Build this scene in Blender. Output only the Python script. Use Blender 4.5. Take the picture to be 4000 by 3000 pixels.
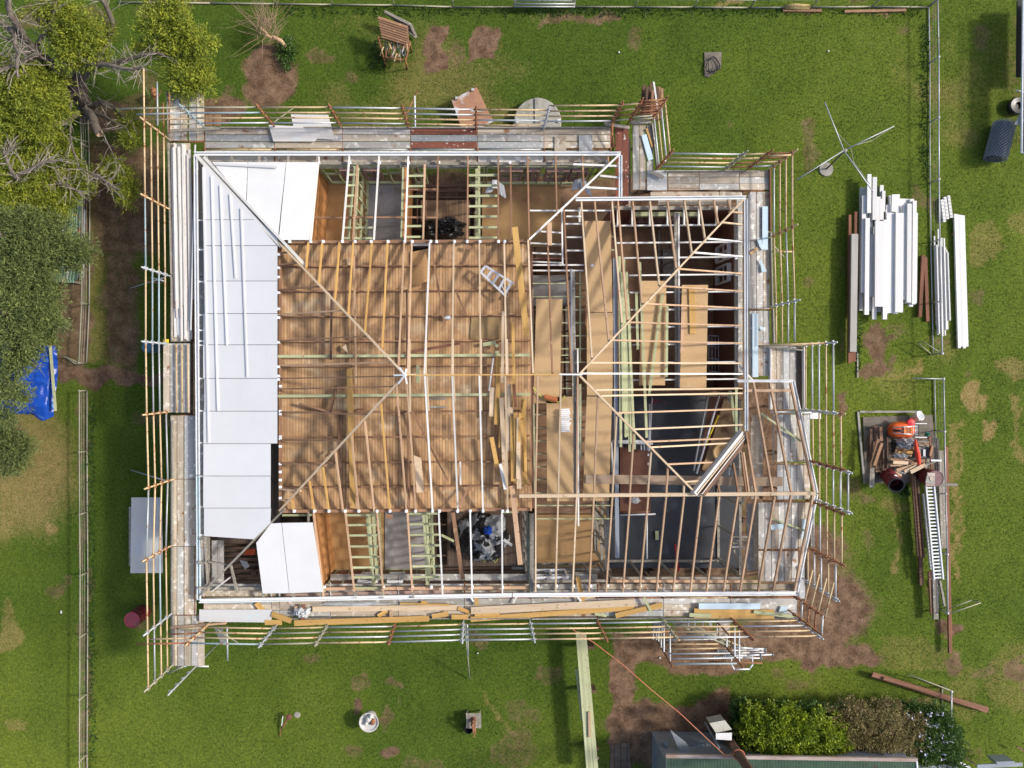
import bpy, math, random
import numpy as np
from mathutils import Vector, Matrix, noise
random.seed(7); RNG = np.random.default_rng(7)
for o_ in list(bpy.data.objects): bpy.data.objects.remove(o_)
S = bpy.context.scene; C = S.collection
# ---------------- camera: a drone 29.4 m up, looking straight down ----------------
F, NX, NY, H = 3000.0, 1868.0, 1462.0, 29.4
cd = bpy.data.cameras.new('camera'); cam = bpy.data.objects.new('camera', cd); C.objects.link(cam)
cam.location = (0, 0, H); cd.sensor_width = 36; cd.lens = 36*F/4000
cd.shift_x = (2000-NX)/4000; cd.shift_y = -(1500-NY)/4000; cd.clip_end = 2000
S.camera = cam
# ---------------- daylight ----------------
sundir = Vector((1.22, 0.2, 1.0)).normalized()
el = math.asin(sundir.z); az = math.atan2(sundir.x, sundir.y)
w = bpy.data.worlds.new('World'); S.world = w; w.use_nodes = True
sky = w.node_tree.nodes.new('ShaderNodeTexSky'); sky.sky_type = 'NISHITA'; sky.sun_disc = False
sky.dust_density = 3; sky.ozone_density = .4; sky.air_density = 1; sky.sun_elevation = el; sky.sun_rotation = az
bg = w.node_tree.nodes['Background']; bg.inputs[1].default_value = 0.145
w.node_tree.links.new(sky.outputs[0], bg.inputs[0])
sl = bpy.data.lights.new('sun', 'SUN'); sl.energy = 2.6; sl.angle = math.radians(5.5); sl.color = (1, .95, .86)
so = bpy.data.objects.new('sun', sl); C.objects.link(so); so.location = (20, 5, 30)
so.rotation_euler = sundir.to_track_quat('Z', 'Y').to_euler()
S.view_settings.view_transform = 'Standard'; S.view_settings.look = 'None'
S.view_settings.exposure = 0.42; S.view_settings.gamma = 1

# ---------------- placing ----------------
def P(px, py, z): return Vector(((px-NX)*(H-z)/F, -(py-NY)*(H-z)/F, z))
def T(ox, oy, s=2.212): return lambda x, y: (ox+x/s, oy+y/s)
t00, t10, t20, t30 = T(0,0), T(1000,0), T(2000,0), T(3000,0)
t01, t11, t21, t31 = T(0,750), T(1000,750), T(2000,750), T(3000,750)
t02, t12, t22, t32 = T(0,1500), T(1000,1500), T(2000,1500), T(3000,1500)
t03, t13, t23, t33 = T(0,2250), T(1000,2250), T(2000,2250), T(3000,2250)
def rnd(a, b): return random.uniform(a, b)

# ---------------- materials ----------------
def nn(nt, t, **k):
    n = nt.nodes.new(t)
    for a, b in k.items(): setattr(n, a, b)
    return n
def M(name, c1, c2=None, scale=6, stretch=1, rough=.8, metal=0, spots=None, spots2=None, bump=.15, rv=.15, boards=None, dots=False, attr=None, detail=6, trans=0, coat=0):
    m = bpy.data.materials.new(name); m.use_nodes = True; nt = m.node_tree; L = nt.links.new
    b = nt.nodes['Principled BSDF']; b.inputs['Roughness'].default_value = rough; b.inputs['Metallic'].default_value = metal
    if c2 is None: c2 = tuple(x*.7 for x in c1)
    tc = nn(nt, 'ShaderNodeTexCoord'); oi = nn(nt, 'ShaderNodeObjectInfo')
    mul = nn(nt, 'ShaderNodeMath', operation='MULTIPLY'); L(oi.outputs['Random'], mul.inputs[0]); mul.inputs[1].default_value = 53.0
    add = nn(nt, 'ShaderNodeVectorMath', operation='ADD'); L(tc.outputs['Object'], add.inputs[0]); L(mul.outputs[0], add.inputs[1])
    mp = nn(nt, 'ShaderNodeMapping'); mp.inputs['Scale'].default_value = (1/stretch, 1, 1); L(add.outputs[0], mp.inputs[0])
    n1 = nn(nt, 'ShaderNodeTexNoise'); n1.inputs['Scale'].default_value = scale; n1.inputs['Detail'].default_value = detail; n1.inputs['Roughness'].default_value = .65
    L(mp.outputs[0], n1.inputs[0])
    r = nn(nt, 'ShaderNodeValToRGB'); r.color_ramp.elements[0].position = .3; r.color_ramp.elements[1].position = .7
    r.color_ramp.elements[0].color = (*c2, 1); r.color_ramp.elements[1].color = (*c1, 1); L(n1.outputs[0], r.inputs[0])
    col = r.outputs[0]; hgt = n1.outputs[0]
    for k, sp in enumerate((spots, spots2)):
        if not sp: continue
        sc, ssc, lo, hi = sp
        n2 = nn(nt, 'ShaderNodeTexNoise'); n2.inputs['Scale'].default_value = ssc; n2.inputs['Detail'].default_value = 5
        a2 = nn(nt, 'ShaderNodeVectorMath', operation='ADD'); L(add.outputs[0], a2.inputs[0]); a2.inputs[1].default_value = (7.3*(k+1), 3.1, 1.7)
        L(a2.outputs[0], n2.inputs[0])
        mr = nn(nt, 'ShaderNodeMapRange'); mr.inputs[1].default_value = lo; mr.inputs[2].default_value = hi; L(n2.outputs[0], mr.inputs[0])
        mx = nn(nt, 'ShaderNodeMixRGB'); L(mr.outputs[0], mx.inputs[0]); L(col, mx.inputs[1]); mx.inputs[2].default_value = (*sc, 1); col = mx.outputs[0]
    if boards:   # (board width, gap darkness, tone spread, board length)
        bw, gap, spread, bl = boards
        sx = nn(nt, 'ShaderNodeSeparateXYZ'); L(tc.outputs['Object'], sx.inputs[0])
        d = nn(nt, 'ShaderNodeMath', operation='DIVIDE'); L(sx.outputs['X'], d.inputs[0]); d.inputs[1].default_value = bw
        fr = nn(nt, 'ShaderNodeMath', operation='FRACT'); L(d.outputs[0], fr.inputs[0])
        fl = nn(nt, 'ShaderNodeMath', operation='FLOOR'); L(d.outputs[0], fl.inputs[0])
        dy = nn(nt, 'ShaderNodeMath', operation='DIVIDE'); L(sx.outputs['Y'], dy.inputs[0]); dy.inputs[1].default_value = bl
        fy = nn(nt, 'ShaderNodeMath', operation='FLOOR'); L(dy.outputs[0], fy.inputs[0])
        cb = nn(nt, 'ShaderNodeCombineXYZ'); L(fl.outputs[0], cb.inputs[0]); L(fy.outputs[0], cb.inputs[1])
        wn = nn(nt, 'ShaderNodeTexWhiteNoise'); L(cb.outputs[0], wn.inputs[0])
        m1 = nn(nt, 'ShaderNodeMapRange'); L(wn.outputs[0], m1.inputs[0]); m1.inputs[3].default_value = 1-spread; m1.inputs[4].default_value = 1+spread
        g = nn(nt, 'ShaderNodeMath', operation='GREATER_THAN'); L(fr.outputs[0], g.inputs[0]); g.inputs[1].default_value = .13
        g2 = nn(nt, 'ShaderNodeMapRange'); L(g.outputs[0], g2.inputs[0]); g2.inputs[3].default_value = gap; g2.inputs[4].default_value = 1
        mm = nn(nt, 'ShaderNodeMath', operation='MULTIPLY'); L(m1.outputs[0], mm.inputs[0]); L(g2.outputs[0], mm.inputs[1])
        hs = nn(nt, 'ShaderNodeHueSaturation'); L(mm.outputs[0], hs.inputs['Value']); L(col, hs.inputs['Color']); col = hs.outputs[0]
    if dots:     # pressed holes of a steel scaffold plank
        sx = nn(nt, 'ShaderNodeSeparateXYZ'); L(tc.outputs['Object'], sx.inputs[0]); ds = []
        for ax, wd in (('X', .075), ('Y', .058)):
            d = nn(nt, 'ShaderNodeMath', operation='DIVIDE'); L(sx.outputs[ax], d.inputs[0]); d.inputs[1].default_value = wd
            f_ = nn(nt, 'ShaderNodeMath', operation='FRACT'); L(d.outputs[0], f_.inputs[0])
            s_ = nn(nt, 'ShaderNodeMath', operation='SUBTRACT'); L(f_.outputs[0], s_.inputs[0]); s_.inputs[1].default_value = .5
            q_ = nn(nt, 'ShaderNodeMath', operation='POWER'); a_ = nn(nt, 'ShaderNodeMath', operation='ABSOLUTE'); L(s_.outputs[0], a_.inputs[0]); L(a_.outputs[0], q_.inputs[0]); q_.inputs[1].default_value = 2; ds.append(q_)
        s2 = nn(nt, 'ShaderNodeMath', operation='ADD'); L(ds[0].outputs[0], s2.inputs[0]); L(ds[1].outputs[0], s2.inputs[1])
        g = nn(nt, 'ShaderNodeMapRange'); L(s2.outputs[0], g.inputs[0]); g.inputs[1].default_value = .02; g.inputs[2].default_value = .05; g.inputs[3].default_value = .72; g.inputs[4].default_value = 1
        hs = nn(nt, 'ShaderNodeHueSaturation'); L(g.outputs[0], hs.inputs['Value']); L(col, hs.inputs['Color']); col = hs.outputs[0]
    if attr:
        at = nn(nt, 'ShaderNodeAttribute', attribute_name='tone')
        mx = nn(nt, 'ShaderNodeMixRGB'); L(at.outputs['Fac'], mx.inputs[0]); L(col, mx.inputs[1]); mx.inputs[2].default_value = (*attr, 1); col = mx.outputs[0]
    if rv:
        mr = nn(nt, 'ShaderNodeMapRange'); L(oi.outputs['Random'], mr.inputs[0]); mr.inputs[3].default_value = 1-rv; mr.inputs[4].default_value = 1+rv
        hs = nn(nt, 'ShaderNodeHueSaturation'); L(mr.outputs[0], hs.inputs['Value']); L(col, hs.inputs['Color']); col = hs.outputs[0]
    L(col, b.inputs['Base Color'])
    if bump:
        bp = nn(nt, 'ShaderNodeBump'); bp.inputs['Strength'].default_value = bump; bp.inputs['Distance'].default_value = .03; L(hgt, bp.inputs['Height']); L(bp.outputs[0], b.inputs['Normal'])
    if trans:
        tr = nn(nt, 'ShaderNodeBsdfTranslucent'); L(col, tr.inputs[0]); ms = nn(nt, 'ShaderNodeMixShader'); ms.inputs[0].default_value = trans
        L(b.outputs[0], ms.inputs[1]); L(tr.outputs[0], ms.inputs[2]); L(ms.outputs[0], nt.nodes['Material Output'].inputs[0])
    if coat: b.inputs['Coat Weight'].default_value = coat
    return m
WN = M('new_pine', (.58,.40,.26), (.44,.27,.16), 9, 12, spots=((.30,.15,.08), 9, .62, .70))
WP = M('pale_pine', (.68,.54,.38), (.52,.38,.24), 9, 12, spots=((.40,.26,.14), 7, .62, .72))
WY = M('yellow_pine', (.58,.36,.12), (.44,.25,.07), 9, 12, spots=((.32,.17,.05), 8, .62, .70))
WB = M('old_brown_timber', (.36,.20,.11), (.19,.10,.055), 8, 10, spots=((.42,.25,.13), 5, .6, .7))
WD = M('dark_brown_timber', (.16,.085,.05), (.07,.04,.028), 8, 10)
WT = M('treated_pine', (.47,.50,.30), (.36,.37,.20), 9, 12, spots=((.30,.22,.12), 6, .62, .72))
WG = M('weathered_grey_timber', (.34,.31,.26), (.17,.15,.12), 9, 10, spots=((.5,.47,.42), 12, .6, .68))
WWP = M('white_primed_timber', (.80,.79,.76), (.68,.66,.62), 6, 10, spots=((.45,.38,.32), 10, .70, .76), rough=.5)
WWF = M('white_painted_board', (.64,.64,.63), (.57,.575,.58), 3, 8, rough=.5, rv=.10, spots=((.55,.66,.68), 3, .66, .74), bump=.05)
WWD = M('worn_white_batten', (.74,.72,.69), (.52,.48,.44), 8, 12, spots=((.40,.26,.20), 9, .66, .72), rv=.15)
GUT = M('gutter_metal', (.82,.83,.84), (.74,.76,.78), 4, 10, rough=.35, rv=.03, bump=.02)
GUB = M('gutter_pale_blue', (.66,.76,.78), (.58,.68,.72), 4, 10, rough=.35, rv=.03, bump=.02)
PAN = M('roof_panel_lightened', (.74,.735,.735), (.70,.695,.695), 1.2, 1, rough=.65, rv=.04, bump=.04, spots=((.72,.72,.73), 1.7, .56, .8), spots2=((.50,.49,.47), 14, .70, .76))  # same panel as PAW, lightened because this slope turns from the sun
PAW = M('roof_panel_darkened', (.70,.70,.70), (.66,.66,.66), 1.2, 1, rough=.6, rv=.03, bump=.04, spots=((.69,.70,.72), 2, .52, .8), spots2=((.52,.50,.47), 12, .71, .77))  # same panel as PAN, darkened to even out slopes that catch more sun
CEI = M('tongue_and_groove_boards', (.54,.34,.17), (.36,.205,.10), 2.2, 1, spots=((.19,.11,.06), 1.4, .56, .74), spots2=((.58,.44,.28), 1.6, .56, .75), boards=(.098,.38,.2,.85), rv=0, detail=8)
OLF = M('old_floor_boards', (.30,.19,.11), (.16,.10,.06), 3, 1, boards=(.115,.3,.25,3.1), rv=0)
OLD_ = M('dark_floor_boards', (.20,.13,.09), (.10,.07,.05), 3, 1, boards=(.105,.3,.2,3.1), rv=0)
PAR = M('particle_board', (.46,.28,.12), (.40,.235,.10), 14, 1, spots=((.30,.165,.075), 1.2, .58, .70), rv=.08, bump=.04)
PAT = M('tan_sheet', (.52,.35,.18), (.47,.31,.155), 12, 1, spots=((.42,.26,.12), 1.5, .58, .72), rv=.06, bump=.04)
PAB = M('brown_floor_sheet', (.26,.15,.085), (.20,.11,.06), 5, 1, spots=((.34,.22,.13), 1.2, .55, .70), rv=.08, bump=.05)
PLB = M('brown_wall_ply', (.20,.085,.055), (.14,.06,.04), 3, 1, rv=.1, bump=.05)
PLO = M('orange_ply', (.50,.24,.085), (.36,.15,.05), 4, 6, rv=.1, bump=.05)
BLK = M('black_membrane', (.030,.035,.045), (.020,.022,.030), 2.5, 1, rough=.55, spots=((.07,.08,.095), 1.1, .58, .72), spots2=((.09,.095,.10), 9, .68, .74), rv=0, bump=.1)  # bluish patches stand for sunlight reflected off the floor; fine pale specks are dust
CEM = M('cement_sheet', (.36,.345,.35), (.30,.285,.29), 6, 1, spots=((.26,.2,.15), 1.6, .60, .72), rv=.05, bump=.04)
FIB = M('grey_fibre_cement', (.64,.61,.57), (.58,.555,.52), 2, 1, rv=.05, bump=.02, spots=((.56,.57,.6), 1.2, .55, .7))
FBB = M('pale_blue_sheet', (.46,.60,.68), (.55,.66,.72), 2, 3, rv=.08, bump=.02)
SP1 = M('galvanised_plank', (.52,.50,.465), (.30,.285,.26), 5, 9, rough=.6, metal=.1, spots=((.74,.72,.68), 5, .55, .68), spots2=((.28,.15,.08), 4, .64, .72), dots=True, rv=.25)
SP2 = M('mud_stained_plank', (.56,.48,.38), (.36,.29,.21), 5, 9, rough=.8, spots=((.72,.67,.60), 5, .55, .68), spots2=((.26,.12,.06), 3, .62, .70), dots=True, rv=.2)
SP3 = M('rusty_plank', (.24,.075,.04), (.14,.05,.035), 6, 3, rough=.85, spots=((.60,.55,.50), 10, .63, .68), rv=.15)
SP4 = M('pale_perforated_plank', (.45,.455,.45), (.36,.365,.36), 5, 2, rough=.5, metal=.1, spots=((.62,.61,.59), 12, .58, .64), dots=True, rv=.15)
PIY = M('yellow_painted_pipe', (.60,.46,.27), (.48,.34,.18), 5, 6, rough=.6, spots=((.30,.12,.05), 6, .58, .66), rv=.12)
PIG = M('galvanised_pipe', (.50,.52,.53), (.38,.39,.40), 5, 6, rough=.45, metal=.3, spots=((.33,.22,.15), 5, .64, .72), rv=.2)
PIR = M('rusty_pipe', (.30,.125,.06), (.17,.07,.035), 9, 3, rough=.85, rv=.2, spots=((.48,.28,.1), 9, .58, .66))
PIB = M('blue_painted_pipe', (.32,.42,.45), (.25,.32,.35), 5, 6, rough=.5, spots=((.30,.16,.08), 6, .62, .7))
PIO = M('olive_pipe', (.36,.34,.24), (.25,.24,.17), 5, 6, rough=.6)
WHM = M('white_metal', (.75,.76,.78), (.66,.67,.7), 5, 3, rough=.35, rv=.05)
ALU = M('aluminium', (.68,.69,.71), (.55,.56,.58), 6, 6, rough=.35, metal=.35, rv=.08)
STE = M('blue_grey_steel', (.34,.38,.43), (.27,.30,.35), 4, 6, rough=.45, metal=.3)
BRK = M('bracket_metal', (.85,.86,.88), (.75,.76,.78), 6, 1, rough=.3)
RUS = M('rusty_sheet', (.36,.19,.11), (.24,.12,.08), 3, 1, rough=.8, spots=((.45,.45,.47), 1.6, .50, .60))
RSB = M('red_rust_beam', (.26,.115,.065), (.15,.065,.04), 7, 8, rough=.9)
RSS = M('red_brown_door_sheet', (.19,.075,.045), (.13,.055,.035), 3, 1, spots=((.50,.22,.03), 1.2, .60, .68))
RDR = M('dark_red_drum', (.20,.025,.03), (.12,.018,.022), 4, 1, rough=.5, spots=((.08,.03,.03), 6, .6, .7), rv=.05)
PKR = M('faded_red_lid', (.42,.07,.10), (.30,.055,.075), 4, 1, rough=.7, spots=((.20,.10,.08), 9, .58, .66))
BKM = M('black_plastic', (.02,.02,.022), (.012,.012,.014), 4, 1, rough=.35, rv=0)
SLV = M('silver_tarp', (.42,.43,.45), (.30,.31,.33), 4, 1, rough=.35, metal=.4, rv=.1)
BLT = M('blue_tarp', (.012,.085,.50), (.006,.045,.30), 3, 5, rough=.25, rv=0, bump=1.0, spots=((.10,.25,.62), 2.5, .62, .72))  # paler blue patches put the tarp's glossy highlights into the colour
ORG = M('orange_plastic', (.72,.12,.02), (.60,.09,.015), 4, 1, rough=.35, rv=.05)
RED = M('red_plastic', (.58,.012,.02), (.48,.01,.015), 4, 1, rough=.3)
WHP = M('white_plastic', (.78,.78,.78), (.68,.68,.69), 4, 1, rough=.4)
GRP = M('green_plastic', (.02,.20,.12), (.015,.13,.08), 4, 1, rough=.4)
YEL = M('yellow_plastic', (.70,.52,.03), (.6,.45,.02), 4, 1, rough=.4)
ROP = M('orange_red_rope', (.45,.10,.06), (.45,.20,.09), 3, 1, rough=.7)
ROY = M('yellow_green_rope', (.50,.52,.10), (.42,.42,.08), 3, 1, rough=.7)
CON = M('concrete', (.36,.345,.30), (.25,.24,.21), 5, 1, spots=((.17,.17,.13), 2.2, .55, .68), rv=.08)
CNW = M('stained_concrete', (.21,.18,.14), (.13,.11,.085), 4, 1, spots=((.07,.06,.05), 1.6, .52, .66))  # dark grime; the tone also takes in shade over the rubbish pad
RFG = M('green_roof_iron', (.20,.29,.18), (.15,.22,.14), 3, 1, rough=.5, spots=((.25,.18,.12), 2, .64, .74), rv=.05)
RFO = M('rusty_green_iron', (.15,.26,.17), (.11,.19,.12), 3, 1, rough=.6, spots=((.28,.13,.07), 2.4, .53, .60), spots2=((.38,.38,.33), 3.1, .60, .70))
ZIN = M('zinc_sheet', (.29,.32,.36), (.22,.245,.28), 3, 1, rough=.5, metal=.3, rv=.1)
BAR = M('bark', (.20,.17,.14), (.07,.055,.045), 9, 4, rough=.95, spots=((.09,.07,.055), 3, .55, .65), bump=.6, rv=.1)
DED = M('dead_grey_twigs', (.38,.34,.29), (.20,.17,.14), 9, 4, rough=.95, rv=.1)
TWG = M('brown_twigs', (.30,.21,.13), (.20,.14,.09), 9, 4, rough=.95)
FOL = M('conifer_foliage', (.46,.48,.04), (.29,.34,.035), 2.2, 1, rough=.75, attr=(.10,.155,.022), rv=0, bump=0, trans=.25)
FOD = M('dull_conifer_foliage', (.24,.28,.075), (.15,.195,.055), 2.2, 1, rough=.75, attr=(.075,.11,.035), rv=0, bump=0, trans=.2)
FOB = M('bright_hedge_leaves', (.46,.54,.03), (.27,.37,.025), 3, 1, rough=.6, attr=(.07,.13,.016), rv=0, bump=0, trans=.3)
FOO = M('olive_shrub_leaves', (.34,.31,.11), (.20,.19,.07), 3, 1, rough=.75, attr=(.30,.21,.11), rv=0, bump=0, trans=.2)
FOF = M('dark_green_leaves', (.075,.15,.025), (.045,.11,.02), 3, 1, rough=.6, attr=(.09,.16,.03), rv=0, bump=0, trans=.25)
PET = M('pale_petals', (.72,.72,.85), (.6,.6,.75), 9, 1, rough=.6, rv=0)
YPT = M('yellow_petals', (.60,.55,.03), (.4,.4,.03), 9, 1, rough=.6, rv=0)
STW = M('straw', (.46,.34,.14), (.30,.22,.09), 9, 1, rough=.95, rv=0)
PLA = M('clear_film', (.55,.57,.58), (.42,.44,.45), 8, 1, rough=.2, rv=.1)

# ---------------- object helpers ----------------
def link(name, me, mat, parent=None, mw=None, smooth=False):
    if mat is not None and not me.materials: me.materials.append(mat)
    if smooth: me.polygons.foreach_set('use_smooth', [True]*len(me.polygons))
    o = bpy.data.objects.new(name, me); C.objects.link(o)
    mw = mw or Matrix.Identity(4)
    if parent is not None:
        o.parent = parent
        o.matrix_basis = wmat(parent).inverted() @ mw
    else: o.matrix_basis = mw
    return o
def wmat(o):
    m = o.matrix_basis.copy(); q = o.parent
    while q is not None: m = q.matrix_basis @ m; q = q.parent
    return m
def wl(o):
    v = o.matrix_basis.translation.copy(); q = o.parent
    while q is not None: v += q.matrix_basis.translation; q = q.parent
    return v
def tag(o, label=None, cat=None, group=None, kind=None):
    if label: o['label'] = label
    if cat: o['category'] = cat
    if group: o['group'] = group
    if kind: o['kind'] = kind
    return o
def thing(name, label, cat, loc, group=None):
    o = bpy.data.objects.new(name, None); C.objects.link(o); o.empty_display_size = .2
    o.matrix_basis = Matrix.Translation(Vector(loc)); return tag(o, label, cat, group)
class MB:
    def __init__(s): s.v = []; s.f = []
    def add(s, v, f):
        n = len(s.v); s.v += [tuple(a) for a in v]; s.f += [tuple(i+n for i in q) for q in f]; return s
    def box(s, c, d, R=None):
        x, y, z = d[0]/2, d[1]/2, d[2]/2
        vs = [Vector((a*x, b*y, e*z)) for a in (-1,1) for b in (-1,1) for e in (-1,1)]
        if R is not None: vs = [R @ v for v in vs]
        c = Vector(c)
        return s.add([v+c for v in vs], [(0,1,3,2),(4,6,7,5),(0,4,5,1),(2,3,7,6),(0,2,6,4),(1,5,7,3)])
    def bar(s, a, b, wd, hg):      # box along a line
        a, b = Vector(a), Vector(b); R = frame(a, b).to_3x3()
        return s.box((a+b)/2, ((b-a).length, wd, hg), R)
    def tube(s, pts, rs, n=6, cap=True):
        pts = [Vector(p) for p in pts]
        if not hasattr(rs, '__len__'): rs = [rs]*len(pts)
        vs = []; fs = []
        for i, p in enumerate(pts):
            d = (pts[min(i+1, len(pts)-1)]-pts[max(i-1, 0)])
            if d.length < 1e-6: d = Vector((0,0,1))
            d.normalize(); u = d.cross(Vector((0,0,1)))
            if u.length < 1e-3: u = Vector((1,0,0))
            u.normalize(); v = d.cross(u)
            for k in range(n):
                a = 2*math.pi*k/n; vs.append(p+(u*math.cos(a)+v*math.sin(a))*rs[i])
        for i in range(len(pts)-1):
            for k in range(n): fs.append((i*n+k, i*n+(k+1)%n, (i+1)*n+(k+1)%n, (i+1)*n+k))
        if cap: fs += [tuple(range(n))[::-1], tuple(range((len(pts)-1)*n, len(pts)*n))]
        return s.add(vs, fs)
    def prism(s, top, th):         # polygon (list of 3-D points) thickened downwards
        n = len(top); top = [Vector(p) for p in top]
        if sum(top[i].x*top[(i+1)%n].y-top[(i+1)%n].x*top[i].y for i in range(n)) < 0: top = top[::-1]
        vs = top+[p-Vector((0,0,th)) for p in top]
        return s.add(vs, [tuple(range(n)), tuple(range(n, 2*n))[::-1]]+[(i, i+n, (i+1)%n+n, (i+1)%n) for i in range(n)])
    def lathe(s, c, prof, n=20, R=None):   # profile (r, z) about z
        vs = []; fs = []; c = Vector(c)
        for r, z in prof:
            for k in range(n):
                a = 2*math.pi*k/n; q = Vector((r*math.cos(a), r*math.sin(a), z)); vs.append((R @ q if R is not None else q)+c)
        for i in range(len(prof)-1):
            for k in range(n): fs.append((i*n+k, i*n+(k+1)%n, (i+1)*n+(k+1)%n, (i+1)*n+k))
        return s.add(vs, fs)
    def build(s, name, mat, parent=None, smooth=False, origin=None):
        if origin is None and s.v:
            a = np.array(s.v); origin = Vector((a[:,0].mean(), a[:,1].mean(), a[:,2].min()))
        origin = Vector(origin)
        me = bpy.data.meshes.new(name); me.from_pydata([tuple(Vector(q)-origin) for q in s.v], [], s.f); me.update()
        return link(name, me, mat, parent, Matrix.Translation(origin), smooth)
def frame(a, b):
    x = (b-a).normalized(); up = Vector((0,0,1))
    y = up.cross(x)
    if y.length < 1e-4: y = Vector((0,1,0))
    y.normalize(); z = x.cross(y)
    return Matrix(((x.x,y.x,z.x,0),(x.y,y.y,z.y,0),(x.z,y.z,z.z,0),(0,0,0,1)))
def beam(name, a, b, wd, hg, mat, parent=None, tilt=0):
    """squared timber whose TOP face runs from a to b, its own x axis along it"""
    a, b = Vector(a), Vector(b); R = frame(a, b)
    if tilt: R = R @ Matrix.Rotation(tilt, 4, 'X')
    c = (a+b)/2 - R.to_3x3() @ Vector((0, 0, hg/2+rnd(0, .004)))
    L = (b-a).length
    m = MB().box((0,0,0), (L, wd, hg))
    me = bpy.data.meshes.new(name); me.from_pydata(m.v, [], m.f); me.update()
    return link(name, me, mat, parent, Matrix.Translation(c) @ R)
def pipe(name, a, b, r, mat, parent=None, n=8):
    a, b = Vector(a), Vector(b); R = frame(a, b); L = (b-a).length
    m = MB().tube([(-L/2,0,0), (L/2,0,0)], r, n)
    me = bpy.data.meshes.new(name); me.from_pydata(m.v, [], m.f); me.update()
    return link(name, me, mat, parent, Matrix.Translation((a+b)/2) @ R, smooth=True)
def slab(name, pts, th, mat, parent=None): return MB().prism(pts, th).build(name, mat, parent)
def PX(t, a, z): q = t(a[0], a[1]); return P(q[0], q[1], z)
def plane3(a, b, c):
    n = (b-a).cross(c-a).normalized(); return (n, n.dot(a))
def on(px, py, pl, up=0):
    n, d = pl; o = Vector((0,0,H)); v = Vector(((px-NX)/F, -(py-NY)/F, -1))
    t = (d-n.dot(o))/n.dot(v); q = o+v*t; q.z += up; return q

# ---------------- ground ----------------
def smooth01(x): x = np.clip(x, 0, 1); return x*x*(3-2*x)
def gp(px, py): return ((px-NX)*H/F, -(py-NY)*H/F)
def ell(X, Y, px, py, rx, ry, soft=.35, ang=0):
    cx, cy = gp(px, py); c, s_ = math.cos(ang), math.sin(ang); u = (X-cx)*c+(Y-cy)*s_; v = -(X-cx)*s_+(Y-cy)*c
    k = H/F; d = np.sqrt((u/(rx*k))**2+(v/(ry*k))**2); return smooth01((1-d)/soft+.5)
def rec(X, Y, x0, y0, x1, y1, soft=.12):
    a = gp(x0, y0); b = gp(x1, y1)
    d = np.minimum(np.minimum(X-a[0], b[0]-X), np.minimum(a[1]-Y, Y-b[1])); return smooth01(d/soft+.5)
def strip(X, Y, x0, y0, x1, y1, wpx, soft=.15):
    a = np.array(gp(x0, y0)); b = np.array(gp(x1, y1)); d = b-a; L2 = (d**2).sum()
    t = np.clip(((X-a[0])*d[0]+(Y-a[1])*d[1])/L2, 0, 1); dd = np.hypot(X-a[0]-t*d[0], Y-a[1]-t*d[1]); return smooth01((wpx*H/F/2-dd)/soft+.5)
def vnoise(X, Y, sc, seed):
    r = np.random.default_rng(seed); G = r.random((256, 256)); x = X/sc+500; y = Y/sc+500
    xi = np.floor(x).astype(int); yi = np.floor(y).astype(int); fx = smooth01(x-xi); fy = smooth01(y-yi)
    g = lambda a, b: G[a % 256, b % 256]
    return (g(xi,yi)*(1-fx)+g(xi+1,yi)*fx)*(1-fy)+(g(xi,yi+1)*(1-fx)+g(xi+1,yi+1)*fx)*fy
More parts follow.
